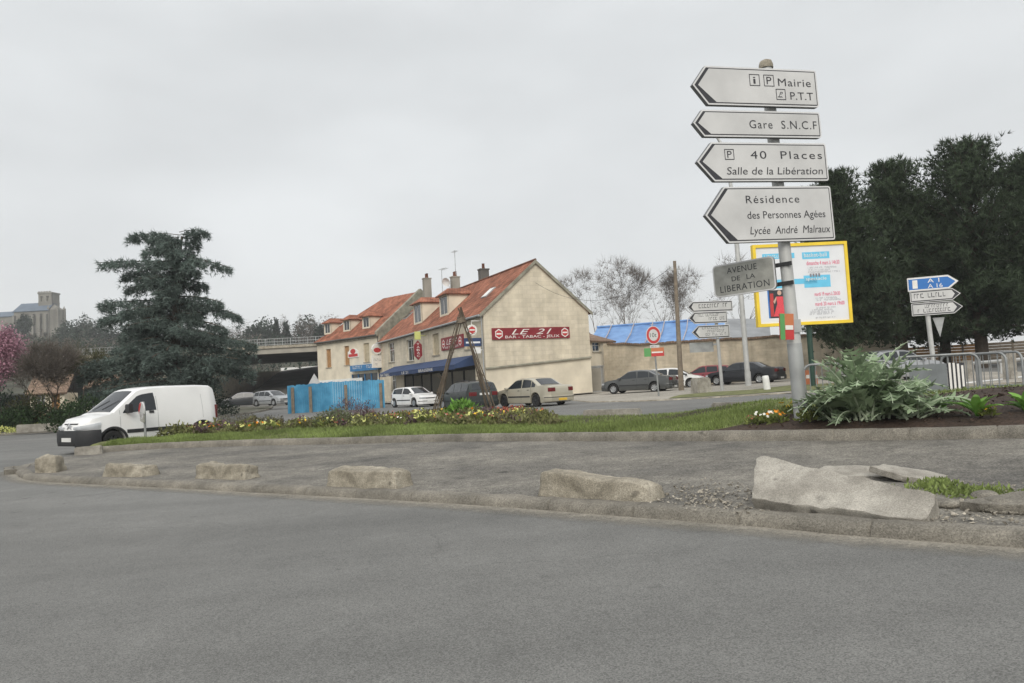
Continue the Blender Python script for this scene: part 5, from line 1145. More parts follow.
# ---- heaved slabs
def slab(outline, th, off, tilt, label, seed, n=1, mat='slab', rz=0, bulge=.02):
    """an irregular concrete slab: outline in its own plane (m), thickness, tilted"""
    P = resample([Vector((x-(.34 if th > .1 else 0)*y, y, 0)) for x, y in outline+[outline[0]]], 72)[:-1]; c = sum(P, Vector())/len(P); mb = MB(); rings = []
    def ring(s, z):
        row = []
        for p in P:
            q = c+(p-c)*s; k = .03*nz(q.x+seed, q.y, 0, 6)+.016*nz(q.x+seed, q.y, z*3, 19); dd = (p-c).normalized(); q = q+dd*k*(1 if s > .9 else 0)
            row.append(mb.V((q.x, q.y, z+bulge*nz(q.x+seed*2, q.y, z, 2.2)*.7+.005*nz(q.x, q.y, seed, 13))))
        return row
    lv = [(.99, 0), (1.0, th*.3), (1.0, th*.85), (.995, th*.97), (.982, th)]+[(s, th) for s in (.88, .78, .66, .52, .38, .24, .1)]
    rings = [ring(s, z) for s, z in lv]; m = len(P)
    for a, b in zip(rings, rings[1:]):
        for k in range(m): mb.F((a[k], a[(k+1) % m], b[(k+1) % m], b[k]))
    mb.F(rings[-1])
    ob = mb.build('broken_slab', mat, smooth=28); ob.location = off; ob.rotation_euler = (tilt[0], tilt[1], rz); return tag(ob, label, 'concrete slab', 'heaved slabs on the pavement')
A_, B_ = G(757, 507, PVH), G(934, 521, PVH); dx = B_-A_; L_ = Vector((dx.x, dx.y, 0)).length
slab([(0, 0), (.35, -.01), (.8, .01), (L_*.72, -.01), (L_*.99, .0), (L_*1.0, .02), (L_*1.05, .25), (L_*1.03, .285), (L_*.86, .31), (L_*.72, .355), (L_*.58, .37), (L_*.44, .42), (L_*.33, .425), (L_*.22, .475), (L_*.12, .52), (L_*.03, .535), (.0, .52), (-.015, .48), (-.0, .3)], .15, (A_.x, A_.y+.02, gh(A_.x)+PVH-.045), (R(33), R(2.0)), 'large pale broken slab heaved up on the kerb at the right', 3, rz=math.atan2(dx.y, dx.x))
A2 = G(853, 482, PVH); slab([(0, .25), (.22, .02), (.6, -.03), (.95, .05), (.9, .3), (.5, .42), (.15, .42)], .055, (A2.x+.1, A2.y-.2, gh(A2.x)+PVH+.06), (R(6), R(11)), 'thin dark-edged slab lifted behind the large pale one', 8, rz=R(-14))
A3 = G(815, 480, PVH); slab([(0, .15), (.3, 0), (.8, .04), (.9, .25), (.5, .4), (.1, .35)], .05, (A3.x, A3.y, gh(A3.x)+PVH+.0), (R(9), R(2)), 'flat grey slab half buried between the large and the thin slab', 11, rz=R(-20))
A4 = G(960, 512, PVH); slab([(0, .1), (.3, -.05), (.8, .0), (.95, .25), (.4, .3)], .06, (A4.x, A4.y, gh(A4.x)+PVH-.01), (R(7), R(-3)), 'low broken slab against the kerb right of the large pale slab', 15, mat='kerb', rz=R(-25))
# crumbled rubble, gravel and weeds in the broken stretch
mb = MB(); rg = np.random.default_rng(3)
for k in range(900):
    if k < 600: px, py = rg.normal(715, 30), rg.normal(498, 8)
    else: px, py = rg.uniform(930, 1030), rg.uniform(482, 524)
    if py > 517+(px-760)*.095 or py < 478: continue
    p = G(px, py, PVH); s = abs(rg.normal(.003, .008))+.004; q = [Vector((rg.normal(), rg.normal(), rg.normal()*.6)).normalized()*s*rg.uniform(.7, 1.2) for _ in range(6)]
    mb.m = Matrix.Translation((p.x, p.y, gh(p.x)+PVH+s*.3)) @ Matrix.Rotation(rg.uniform(0, 6), 4, 'Z'); mb.m = mb.m @ Matrix.Rotation(rg.uniform(-.6, .6), 4, 'X') @ Matrix.Rotation(rg.uniform(-.6, .6), 4, 'Y'); u_ = rg.uniform(.55, 1.35, 6); i = [mb.V(v_) for v_ in ((s*u_[0], rg.normal()*.3*s, 0), (0, s*.8*u_[1], .2*s), (-s*u_[2], .1*s, .1*s), (0, -s*.9*u_[3], 0), (rg.normal()*.4*s, rg.normal()*.4*s, s*.5*u_[4]), (0, 0, -s*.5))]
    for f in ((0, 1, 4), (1, 2, 4), (2, 3, 4), (3, 0, 4), (1, 0, 5), (2, 1, 5), (3, 2, 5), (0, 3, 5)): mb.F([i[t] for t in f])
stuff(mb.build('gravel_rubble', 'gravel'), 'loose crumbled rubble and gravel on the broken pavement', 'rubble')
mb = MB()
for (px, py, s) in ((930, 488, .10), (952, 493, .12), (968, 495, .14), (985, 492, .12), (1003, 498, .10), (940, 484, .07)):
    p = G(px, py, PVH); n = 160; P = np.stack([rg.normal(p.x, s, n), rg.normal(p.y, s*1.2, n), np.full(n, gh(p.x)+PVH)], 1); d = rg.normal(size=(n, 3)); d[:, 2] = abs(d[:, 2])+.6; mb.raw(*leaf_quads(P, .055, rg, .35, dirs=d, jitter=.2))
stuff(mb.build('weeds', 'grass'), 'small green weeds sprouting between the broken slabs', 'weeds')
for (px, py, s, sd) in ((1000, 510, .13, 2), (985, 500, .10, 5), (948, 506, .09, 7)):
    p = G(px, py, PVH); bm = bmesh.new(); bmesh.ops.create_icosphere(bm, subdivisions=3, radius=s)
    for v_ in bm.verts: v_.co *= 1+.5*nz(v_.co.x*6+sd, v_.co.y*6, v_.co.z*6); v_.co.z *= .45
    me = bpy.data.meshes.new('rubble_stone'); bm.to_mesh(me); bm.free(); me.materials.append(MT['kerb']); ob = bpy.data.objects.new('rubble_stone', me); COL.objects.link(ob); ob.location = (p.x, p.y, gh(p.x)+PVH+.02)
    tag(ob, {2: 'dark lump of broken asphalt at the right edge of the pavement', 5: 'middle sized lump of rubble among weeds right of the large slab', 7: 'small lump of rubble touching the right end of the large slab'}[sd], 'rubble stone')
# ---- pale blocks on the back of the island, left kerb block, planter, bollard
def simple_block(name, label, cat, p, L, dep, H, rz, mat='block', bev=.03, taper=.0, group=None):
    bm = bmesh.new(); bmesh.ops.create_cube(bm, size=1)
    for v_ in bm.verts: s = 1-taper*(.5-v_.co.z) ; v_.co.x *= L*s; v_.co.y *= dep*s; v_.co.z = (v_.co.z+.5)*H
    bmesh.ops.bevel(bm, geom=bm.edges[:]+bm.verts[:], offset=bev, segments=2, affect='EDGES')
    bmesh.ops.subdivide_edges(bm, edges=bm.edges[:], cuts=2, use_grid_fill=True)
    for v_ in bm.verts: v_.co += Vector((nz(v_.co.x, v_.co.y, v_.co.z, 3), nz(v_.co.y, v_.co.z, v_.co.x, 3), nz(v_.co.z, v_.co.x, v_.co.y, 3)))*.012
    me = bpy.data.meshes.new(name); bm.to_mesh(me); bm.free(); me.materials.append(MT[mat]); ob = bpy.data.objects.new(name, me); COL.objects.link(ob); ob.location = p; ob.rotation_euler = (0, 0, rz); return tag(ob, label, cat, group)
p = D(731, 413, 16.9); simple_block('concrete_block', 'pale concrete block at the back of the island left of the main signpost', 'concrete block', (p.x, p.y, gh(p.x)+.08), .80, .3, .36, R(-30), 'slab')
p = D(612, 413, 20.4); simple_block('concrete_block', 'low pale concrete block behind the grass, below the weight limit sign', 'concrete block', (p.x, p.y, gh(p.x)+.0), 1.6, .3, .33, R(-30), 'slab')
p = D(91, 454, 19.0); simple_block('concrete_block', 'pale kerb end block at the island tip beside the van front wheel', 'concrete block', (p.x-.05, p.y, gh(p.x)+.06), .62, .26, .24, R(20), 'slab')
p = D(38, 436, 38); simple_block('concrete_block', 'long low pale block on the far left garden kerb', 'concrete block', (p.x, p.y+.1, gh(p.x)+.1), 1.9, .4, .42, R(28), 'slab')
p = G(701.5, 394.5); simple_block('concrete_planter', 'pale square concrete planter on the verge beside the small direction post', 'planter', (p.x, p.y, gh(p.x)), .70, .66, .80, R(20), 'slab', .05, taper=-.12)
p = G(767.5, 391.5); bo = MB(); bo.m = Matrix.Rotation(R(-4), 4, 'Y'); bo.lathe([(.15, -.1), (.145, .5), (.14, .66), (.12, .70), (0, .71)], 18); tag(bo.build('bollard', 'white_frame', smooth=50, origin=None), 'short white bollard on the verge behind the main signpost', 'bollard').location = (p.x, p.y, gh(p.x))
p = D(811, 384, 37); o_ = thing('traffic_marker', 'small orange plastic marker beside the billboard post', 'marker', (p.x, p.y, gh(p.x))); mb = MB(); mb.prism([(-.3, .0), (.3, 0), (.27, .7), (-.22, .75)], -.12, .12); mb.build('body', 'orange', o_); mb = MB(); mb.prism([(-.27, .35), (.285, .33), (.28, .5), (-.25, .52)], -.125, -.1205); mb.build('band', 'white_ink', o_)
p = D(968, 372, 30); simple_block('concrete_block', 'pale leaning post beyond the barrier hung with the grey board', 'concrete block', (p.x, p.y, gh(p.x)), .35, .3, .75, R(20), 'slab', .03, taper=-.2)
p = D(1010, 372, 27); simple_block('concrete_block', 'pale upright block seen between the two rearmost barriers', 'concrete block', (p.x, p.y, gh(p.x)), .4, .3, 1.0, R(20), 'slab', .03)
a, b = D(958, 364.5, 34), D(1060, 356, 30); gz = gh(18)
o_ = thing('guard_rail', 'pale metal guard rail beyond the far road on the right', 'rail', (a.x, a.y, gz)); mb = MB(); d = b-a; mb.tube([(0, 0, a.z-gz), (d.x, d.y, b.z-gz)], .07, 8); mb.build('rail', 'post', o_)
for t in (.0, .45, .9): mb = MB(); mb.tube([(d.x*t, d.y*t, -.1), (d.x*t, d.y*t, a.z-gz)], .06, 8); mb.build('post', 'post', o_)
# ---- rustic tripod of branches in the flower bed
p0 = D(463, 402, 24.0); top = D(461, 313, 24.0); p0.z = gh(p0.x)+.30
te = thing('branch_tripod', 'rustic tripod of rough branches standing in the flowerbed in front of the bar', 'garden tripod', p0)
rr_ = random.Random(12); legs = (D(432, 407, 23.6), D(496, 404, 23.7), D(487, 401, 25.0))
for li, lg in enumerate(legs):
    b0 = lg-p0; b0.z = -.1; t0 = top-p0; mb = MB(); 
    for k in range(5 if li < 2 else 2):
        off = Vector((rr_.uniform(-.07, .07), rr_.uniform(-.07, .07), 0)); e = t0+(t0-b0)*rr_.uniform(-.02, .06)+off*.8; s = b0+off*1.3; pts = []
        for i in range(9):
            t = i/8; q = s.lerp(e, t); q += Vector((nz(t*3, k, li)*.07, nz(t*3, k+5, li)*.07, 0)); pts.append(q)
        mb.tube(pts, [rr_.uniform(.018, .03)*(1-.4*i/8) for i in range(9)], 6)
        for i in (2, 3, 5, 6):
            if rr_.random() < .7:
                q = pts[i]; d = Vector((rr_.uniform(-1, 1), rr_.uniform(-1, 1), rr_.uniform(.2, 1.2))).normalized(); mb.tube([q, q+d*rr_.uniform(.12, .3)], [.015, .006], 4)
    mb.build('leg', 'stick', te, 60)
mb = MB(); t0 = top-p0
for k in range(7): a = k*.9; z = t0.z-.32+.03*k; mb.tube([(t0.x+.13*math.cos(q), t0.y+.13*math.sin(q), z) for q in np.linspace(a, a+5, 10)], .014, 4)
mb.build('binding', 'wood_pole', te)

# ================================================================== CARS
class Car:
    def __init__(s, L, W, H, wb, top, belt, fo=None, sill=.17, rw=.31, ra=.365, rnd=.17):
        s.L, s.W, s.H, s.wb = L, W, H, wb; s.top = [(x*L, z*H) for x, z in top]; s.belt = [(x*L, z*H) for x, z in belt]
        fo = fo if fo is not None else .82; s.xf = L/2-fo; s.xr = s.xf-wb; s.rw, s.ra, s.sill, s.rnd = rw, ra, sill, rnd
    def ip(s, T, x):
        for (a, za), (b, zb_) in zip(T, T[1:]):
            if x <= b: t = (x-a)/max(1e-6, b-a); return za+(zb_-za)*min(1, max(0, t))
        return T[-1][1]
    def hw(s, x):
        e = (s.L/2-abs(x)); f = 1.0
        k = .52 if x > 0 else .42
        if e < k: f = 1-(s.rnd if x > 0 else .17)*((k-e)/k)**2.4
        return s.W/2*f*(1-.03*(2*x/s.L)**2)
    def sec(s, x):
        zt = s.ip(s.top, x); zs = min(s.ip(s.belt, x), zt-.035); w_ = s.hw(x); zb_ = s.sill
        e = s.L/2-abs(x)
        if e < .35: zb_ += .06*(1-e/.35)
        arch = None
        for xc in (s.xf, s.xr):
            d = abs(x-xc)
            if d < s.ra: zb_ = max(zb_, s.rw+math.sqrt(s.ra**2-d*d))
        dz = zt-zs; y5 = w_*.965-min(.42*dz, .5*w_)*(.62 if s.H > 1.7 else .78)
        zm = max(zb_+.03, .52*s.H*.62); zm = min(zm, zs-.06)
        z5 = zt-.055 if dz > .12 else zt-.018
        return [(0, zb_), (w_*.9, zb_), (w_*.985, zb_+.025), (w_, (zb_+zm)/2 if zb_ < .4 else zm), (w_*.998, zm+.02), (w_*.965, zs), (y5+.012, z5), (y5*.82, zt-.012), (y5*.45, zt), (0, zt+.006)]
    def stations(s):
        X = list(np.linspace(-s.L/2, s.L/2, 90))
        for xc in (s.xf, s.xr): X += [xc+s.ra*math.cos(a) for a in np.linspace(0, math.pi, 19)]+[xc+s.ra*1.004, xc-s.ra*1.004]
        X += [p[0] for p in s.top if abs(p[0]) < s.L/2]+[s.L/2-.02, -s.L/2+.02, s.L/2-.06, -s.L/2+.06]
        X = sorted(X); return [x for i, x in enumerate(X) if i == 0 or x-X[i-1] > .004]
    def body(s, par, mat):
        mb = MB(); rows = []
        for x in s.stations():
            c = s.sec(x); full = c+[(-y, z) for y, z in c[-2:0:-1]]; rows.append([mb.V((x, y, z)) for y, z in full])
        n = len(rows[0])
        for a, b in zip(rows, rows[1:]):
            for k in range(n): mb.F((a[k], b[k], b[(k+1) % n], a[(k+1) % n]))
        mb.F(rows[0]); mb.F(rows[-1][::-1]); return mb.build('body', mat, par, 32)
    def yside(s, x, z):
        c = s.sec(x)[2:7]
        for (y0, z0), (y1, z1) in zip(c, c[1:]):
            if z <= z1: return y0+(y1-y0)*(z-z0)/max(1e-6, z1-z0)
        return c[-1][0]
    def patch(s, par, name, mat, x0, x1, zlo, zhi, off=.007, sides=(1, -1), n=22, m=4):
        for sg in sides:
            mb = MB(); rows = []
            for i in range(n+1):
                x = x0+(x1-x0)*i/n; a, b = zlo(x), zhi(x)
                rows.append([mb.V((x, sg*(s.yside(x, a+(b-a)*j/m)+off), a+(b-a)*j/m)) for j in range(m+1)] if b-a > .02 else None)
            for a, b in zip(rows, rows[1:]):
                if a and b:
                    for j in range(m): q = (a[j], b[j], b[j+1], a[j+1]); mb.F(q if sg < 0 else q[::-1])
            if mb.f: mb.build(name, mat, par, 40)
    def screen(s, par, name, x0, x1, mat='carglass', f=.9, off=.008):
        mb = MB(); rows = []; n = 14
        for i in range(n+1):
            x = x0+(x1-x0)*i/n; c = s.sec(x); pts = [c[6], c[7], c[8], c[9]]; full = [(y*f, z) for y, z in pts]+[(-y*f, z) for y, z in pts[-2::-1]]; x2 = x+1e-3
            sl = (s.ip(s.top, x+.02)-s.ip(s.top, x-.02))/.04; nx_, nzz = -sl/math.hypot(1, sl), 1/math.hypot(1, sl)
            rows.append([mb.V((x+nx_*off*1.6, y, z+nzz*off*1.6)) for y, z in full])
        for a, b in zip(rows, rows[1:]):
            for j in range(len(a)-1): mb.F((a[j], b[j], b[j+1], a[j+1]))
        mb.build(name, mat, par, 40)
    def wrap(s, par, name, mat, end, z0, z1, back, off=.02, ymin=None, side=None, ins=.03, drop=0):
        """band that follows the plan outline round the front (end=1) or rear (-1)"""
        pts = []
        for d in np.linspace(back, 0, 12): x = end*(s.L/2-d); pts.append((x, s.hw(x)))
        yl = pts[-1][1]
        if ymin is None: line = pts+[(end*(s.L/2), yl*t) for t in np.linspace(.8, -.8, 7)]+[(x, -y) for x, y in pts[::-1]]
        else: line = pts+[(end*s.L/2, yl*(1-t*(1-ymin))) for t in (.5, 1)]
        if side == -1: line = [(x, -y) for x, y in line]
        mb = MB(); rows = []
        z1_ = z1
        for i, (x, y) in enumerate(line):
            z1 = z1_-drop*i/len(line); a = Vector(line[max(0, i-1)]); b = Vector(line[min(len(line)-1, i+1)]); t = (b-a).normalized(); nn_ = Vector((t.y, -t.x))
            if nn_.dot(Vector((x/s.L, y/s.W))) < 0: nn_ = -nn_
            bul = lambda k: off*k
            rows.append([mb.V((x-nn_.x*ins, y-nn_.y*ins, z0)), mb.V((x+nn_.x*off*.6, y+nn_.y*off*.6, z0)), mb.V((x+nn_.x*off, y+nn_.y*off, z0+(z1-z0)*.3)), mb.V((x+nn_.x*off, y+nn_.y*off, z0+(z1-z0)*.8)), mb.V((x+nn_.x*off*.6, y+nn_.y*off*.6, z1)), mb.V((x-nn_.x*ins, y-nn_.y*ins, z1))])
        for a, b in zip(rows, rows[1:]):
            for j in range(5): mb.F((a[j], b[j], b[j+1], a[j+1]))
        mb.F(rows[0]); mb.F(rows[-1][::-1]); return mb.build(name, mat, par, 40)
    def wheel(s, par, rim='rim', spokes=7):
        for x in (s.xf, s.xr):
            for sg in (1, -1):
                r_ = s.rw; t = .10; mb = MB(); y = sg*(s.W/2-.11)
                mb.m = Matrix.Translation((x, y, r_)); mb.lathe([(r_*.60, -t+.01), (r_*.9, -t), (r_*.985, -t*.75), (r_, -t*.3), (r_, t*.3), (r_*.985, t*.75), (r_*.9, t), (r_*.60, t-.01), (r_*.60, -t+.01)], 26, 'y'); wl = mb.build('wheel', 'tyre', par, 40)
                mb = MB(); mb.m = Matrix.Translation((x, y, r_)); f = sg*t
                mb.lathe([(r_*.62, f*.7), (r_*.60, f*.95), (r_*.55, f*.85), (r_*.53, f*.3)], 26, 'y')
                for k in range(spokes):
                    a = 2*math.pi*k/spokes; mb.m = Matrix.Translation((x, y, r_)) @ Matrix.Rotation(a, 4, 'Y'); w_ = r_*.13
                    mb.box(r_*.08, r_*.57, min(f*.55, f*.85), max(f*.55, f*.85), -w_, w_)
                mb.m = Matrix.Translation((x, y, r_)); mb.prism([(r_*.16*math.cos(q), r_*.16*math.sin(q)) for q in np.linspace(0, 6.283, 13)[:-1]], min(f*.5, f*.9), max(f*.5, f*.9)); mb.build('rim', rim, wl, 40)
                mb = MB(); mb.m = Matrix.Translation((x, y, r_)); mb.prism([(r_*.52*math.cos(q), r_*.52*math.sin(q)) for q in np.linspace(0, 6.283, 19)[:-1]], -.02 if sg > 0 else .0, .0 if sg > 0 else .02); mb.build('brake_disc', 'blackplastic', wl)
                # dark liner of the wheel well
                mb = MB(); mb.m = Matrix.Translation((x, sg*(s.W/2-.22), r_)); mb.prism([(s.ra*.99*math.cos(q), s.ra*.99*math.sin(q)) for q in np.linspace(0, math.pi, 15)], -.012, .012); mb.build('wheel_well', 'dark', par)
SEDAN = [(-.5, .40), (-.497, .60), (-.485, .675), (-.46, .705), (-.33, .725), (-.315, .735), (-.19, .955), (-.13, .985), (-.03, 1.0), (.06, .985), (.11, .955), (.255, .665), (.28, .64), (.40, .59), (.465, .53), (.49, .47), (.5, .36)]
HATCH = [(-.5, .38), (-.497, .58), (-.49, .66), (-.475, .70), (-.41, .93), (-.38, .965), (-.22, .992), (-.06, 1.0), (.03, .985), (.085, .955), (.27, .655), (.29, .63), (.41, .57), (.47, .51), (.492, .45), (.5, .36)]
ESTATE = [(-.5, .38), (-.497, .58), (-.49, .65), (-.48, .69), (-.43, .93), (-.41, .965), (-.25, .992), (-.08, 1.0), (.03, .985), (.085, .955), (.25, .655), (.28, .63), (.41, .57), (.47, .51), (.492, .45), (.5, .36)]
VAN = [(-.5, .30), (-.498, .56), (-.488, .90), (-.478, .955), (-.455, .982), (-.35, .997), (-.1, 1.0), (.03, .99), (.09, .972), (.125, .945), (.305, .615), (.325, .592), (.42, .545), (.467, .495), (.488, .43), (.5, .30)]
BELT = [(-.5, .655), (-.3, .65), (0, .625), (.28, .60), (.4, .53), (.5, .40)]
VBELT = [(-.5, .60), (0, .585), (.3, .555), (.42, .50), (.5, .30)]
def make_car(name, label, style, L, W, H, wb, colour, px, py_or_Y, heading, group=None, dark_bumper=False, plate='numplate', rim='rim', ground=None, three=False, rails=False, low=False):
    top = dict(sedan=SEDAN, hatch=HATCH, estate=ESTATE)[style]; c = Car(L, W, H, wb, top, BELT)
    Y = py_or_Y; p = D(px, 390, Y); g = gh(p.x) if ground is None else ground
    o = thing(name, label, 'car', (p.x, p.y, g), heading, group); b = c.body(o, colour)
    w0, w1 = {'sedan': (.115, .25), 'hatch': (.09, .265), 'estate': (.09, .245)}[style]; c.screen(o, 'windscreen', w0*L, w1*L)
    r0, r1_ = {'sedan': (-.312, -.195), 'hatch': (-.473, -.413), 'estate': (-.478, -.432)}[style]; c.screen(o, 'rear_window', r0*L, r1_*L, f=.86)
    z5 = lambda x: c.sec(x)[6][1]; be = lambda x: c.ip(c.belt, x)
    bp = -.03*L
    def side(n, xa, xb, lean=0):
        c.patch(o, n, 'carglass', xa*L, xb*L, lambda x: be(x)+.035, lambda x: min(z5(x)-.035, be(x)+.035+max(0, (x-xa*L+.03)*5.0), be(x)+.035+max(0, (xb*L+.03-x)*(2.2 if xb > .1 else 9))), n=40)
    xs = {'sedan': [(-.265, -.20), (-.19, -.035), (-.02, .235)], 'hatch': ([(-.40, -.10), (-.08, .245)] if three else [(-.40, -.25), (-.235, -.045), (-.03, .245)]), 'estate': [(-.43, -.25), (-.235, -.035), (-.02, .23)]}[style]
    for a, d in xs: side('side_window', a, d)
    for x in [xs[-1][0]*L-.012, xs[-1][1]*L-.02]+([xs[-2][0]*L-.01] if not three else []):
        c.patch(o, 'door_seam', 'blackplastic', x-.006, x+.006, lambda q: .24, lambda q: be(q)+.01, .003, n=1)
    c.patch(o, 'rub_strip', 'blackplastic' if not low else colour, c.xr+.40, c.xf-.40, lambda q: .47, lambda q: .535, .012, n=10, m=2)
    bm_ = 'blackplastic' if dark_bumper else colour
    c.wrap(o, 'front_bumper', bm_, 1, .20, .50, .42, .035); c.wrap(o, 'rear_bumper', bm_, -1, .24, .52, .40, .035)
    c.wrap(o, 'bumper_trim', 'blackplastic', 1, .37, .43, .30, .042); c.wrap(o, 'bumper_trim', 'blackplastic', -1, .41, .46, .32, .042)
    for sg in (1, -1):
        c.wrap(o, 'headlight', 'lamp', 1, .40*H, .47*H, .20, .006, .52, sg); hi = (.50, .63) if style != 'hatch' else (.47, .66); c.wrap(o, 'tail_light', 'tail', -1, hi[0]*H, hi[1]*H, .12, .008, .60, sg)
        mb = MB(); x = .225*L; y = c.yside(x, be(x)); mb.m = Matrix.Translation((x, sg*(y+.10), be(x)+.06)); mb.lathe([(0, -.09), (.06, -.08), (.075, 0), (.06, .08), (0, .09)], 10, 'y'); mb.build('mirror', 'blackplastic' if dark_bumper else colour, o, 50)
        for a, d in xs[1:]:
            x = a*L+.10; c.patch(o, 'door_handle', 'blackplastic', x, x+.16, lambda q: be(q)-.10, lambda q: be(q)-.07, .018, (sg,), 3, 2)
    mb = MB(); mb.box(L/2-.01, L/2+.012, -.36, .36, .405*H, .45*H); mb.build('grille', 'blackplastic', o)
    mb = MB(); mb.box(L/2+.03, L/2+.046, -.26, .26, .31, .42); mb.build('number_plate', 'numplate', o)
    mb = MB(); z = .56*H if style != 'sedan' else .335; mb.box(-L/2-(.02 if style != 'sedan' else .05), -L/2-.0 if style != 'sedan' else -L/2-.036, -.26, .26, z-.06, z+.05); mb.build('number_plate', plate, o)
    c.wheel(o, rim)
    if rails:
        mb = MB()
        for sg in (1, -1): mb.tube([(-.36*L, sg*.52, H*.985), (-.30*L, sg*.52, H+.04), (-.02*L, sg*.52, H+.045), (.03*L, sg*.52, H)], .018, 6)
        mb.build('roof_rail', 'blackplastic', o)
    return o
P_white = paint('white_car_paint', (.72, .72, .71)); P_beige = paint('champagne_car_paint', (.40, .37, .29), metal=.25); P_grey = paint('dark_grey_car_paint', (.075, .078, .076), metal=.35); P_black = paint('black_car_paint', (.006, .007, .010), .4, 0, .2)
P_red = paint('dark_red_car_paint', (.22, .02, .03)); P_green = paint('very_dark_green_car_paint', (.014, .020, .018), .35, 0, .25); P_silver = paint('silver_car_paint', (.36, .37, .38), metal=.5); P_navy = paint('dark_car_paint', (.022, .025, .03))
def hd(b): return R(90+b)       # b degrees to the left of straight away from the camera
make_car('parked_sedan', 'champagne beige saloon with yellow number plate in front of the bar gable', 'sedan', 4.35, 1.74, 1.42, 2.54, P_beige, 533, 37.6, hd(38), plate='numyellow', rim='blackplastic')
make_car('parked_sedan', 'dark grey saloon with silver wheels parked beneath the weight limit sign', 'sedan', 4.55, 1.78, 1.43, 2.67, P_grey, 640, 47.5, hd(62))
make_car('parked_hatchback', 'white hatchback with black bumper half hidden behind the dark grey saloon', 'hatch', 3.9, 1.66, 1.42, 2.5, P_white, 676, 51.2, R(-22), dark_bumper=True, three=True)
make_car('parked_hatchback', 'dark red hatchback between the white hatchback and the black saloon', 'hatch', 3.95, 1.68, 1.42, 2.5, P_red, 707, 53.2, hd(66), dark_bumper=True)
make_car('parked_sedan', 'glossy black saloon at the right end of the parked row', 'sedan', 4.8, 1.85, 1.44, 2.88, P_black, 746, 49.0, hd(50), low=True)
make_car('parked_hatchback', 'small white hatchback under the navy awning of the bar', 'hatch', 3.8, 1.66, 1.42, 2.47, P_white, 414, 53, R(-48), three=True)
make_car('parked_estate', 'very dark green estate car behind the branch tripod', 'estate', 4.5, 1.74, 1.48, 2.65, P_green, 467, 39.5, hd(26), rails=True)
make_car('distant_sedan', 'nearly black car by the slope under the bridge', 'sedan', 4.4, 1.72, 1.42, 2.6, P_navy, 243, 72, R(195), ground=.25)
make_car('distant_hatchback', 'silver car with bright bonnet next to the dark one under the bridge', 'hatch', 4.1, 1.7, 1.45, 2.55, P_silver, 272, 71, R(-35), ground=.25)
make_car('passing_sedan', 'silver-blue car roof seen just above the cardoon', 'sedan', 4.4, 1.74, 1.42, 2.6, P_silver, 893, 34, R(8))
# ---- the white van
c = Car(4.11, 1.72, 1.80, 2.69, VAN, VBELT, fo=.80, sill=.22, rw=.30, ra=.36, rnd=.34)
p = D(142, 440, 22.3); vo = thing('delivery_van', 'white panel van with black bumper turning at the left behind the island tip', 'van', (p.x, p.y, gh(p.x)), R(180+55))
L = c.L; H = c.H
c.body(vo, P_white); c.screen(vo, 'windscreen', .133*L, .30*L, f=.91)
be = lambda x: c.ip(c.belt, x); z5 = lambda x: c.sec(x)[6][1]
c.patch(vo, 'side_window', 'carglass', .0*L, .235*L, lambda x: be(x)+.05, lambda x: min(z5(x)-.13, be(x)+.05+max(0, (.235*L+.02-x)*1.15), be(x)+.05+max(.05, (x+.02)*14)), n=40)
for x0, x1 in ((-.012*L, -.012*L+.012), (.255*L, .255*L+.012), (-.36*L, -.36*L+.01)): c.patch(vo, 'door_seam', 'galv_dull', x0, x1, lambda q: .36, lambda q: min(z5(q)-.06, 1.5), .003, n=1, m=8)
c.patch(vo, 'panel_groove', 'galv_dull', -.45*L, -.05*L, lambda q: 1.42, lambda q: 1.432, .003, m=1); c.patch(vo, 'panel_groove', 'galv_dull', -.45*L, -.05*L, lambda q: .98, lambda q: .992, .003, m=1)
c.patch(vo, 'side_moulding', 'blackplastic', c.xr+.37, c.xf-.37, lambda q: .50, lambda q: .60, .016, n=14, m=2); c.patch(vo, 'side_moulding', 'blackplastic', -L/2+.2, c.xr-.37, lambda q: .50, lambda q: .60, .016, n=4, m=2)
c.patch(vo, 'sill_trim', 'white_frame', c.xr+.37, c.xf-.37, lambda q: .23, lambda q: .30, .008, n=14, m=2)
for xc in (c.xf, c.xr):   # black arch lips
    for sg in (1, -1):
        mb = MB(); rows = []
        for q in np.linspace(0, math.pi, 21):
            x0, z0, x1, z1 = xc+c.ra*math.cos(q), .30+c.ra*math.sin(q), xc+(c.ra+.055)*math.cos(q), .30+(c.ra+.055)*math.sin(q); y = c.hw(xc)+.012
            rows.append((mb.V((x0, sg*y, z0)), mb.V((x1, sg*(y-.002), z1)), mb.V((x0, sg*(y-.05), z0))))
        for a, b in zip(rows, rows[1:]): mb.F((a[0], b[0], b[1], a[1])); mb.F((a[2], b[2], b[0], a[0]))
        mb.build('arch_trim', 'blackplastic', vo, 60)
c.wrap(vo, 'front_bumper', 'blackplastic', 1, .24, .66, .46, .05); c.wrap(vo, 'rear_bumper', 'blackplastic', -1, .28, .60, .30, .05)
for sg in (1, -1):
    c.wrap(vo, 'headlight', 'lamp', 1, .68, .85, .46, .010, .55, sg, drop=.10); c.wrap(vo, 'tail_light', 'tail', -1, .75, 1.15, .10, .01, .82, sg)
    mb = MB(); x = .205*L; y = c.yside(x, be(x)+.1); mb.m = Matrix.Translation((x, sg*(y+.13), be(x)+.16)); mb.prism(round_rect(-.05, .07, -.12, .13, .04), -.10, .10); mb.box(-.02, .03, -.16 if sg > 0 else .08, -.08 if sg > 0 else .16, -.08, -.02); mb.build('mirror', 'blackplastic', vo, 40)
    c.patch(vo, 'door_handle', 'blackplastic', .02*L, .02*L+.14, lambda q: 1.02, lambda q: 1.09, .02, (sg,), 3, 2)
mb = MB(); 
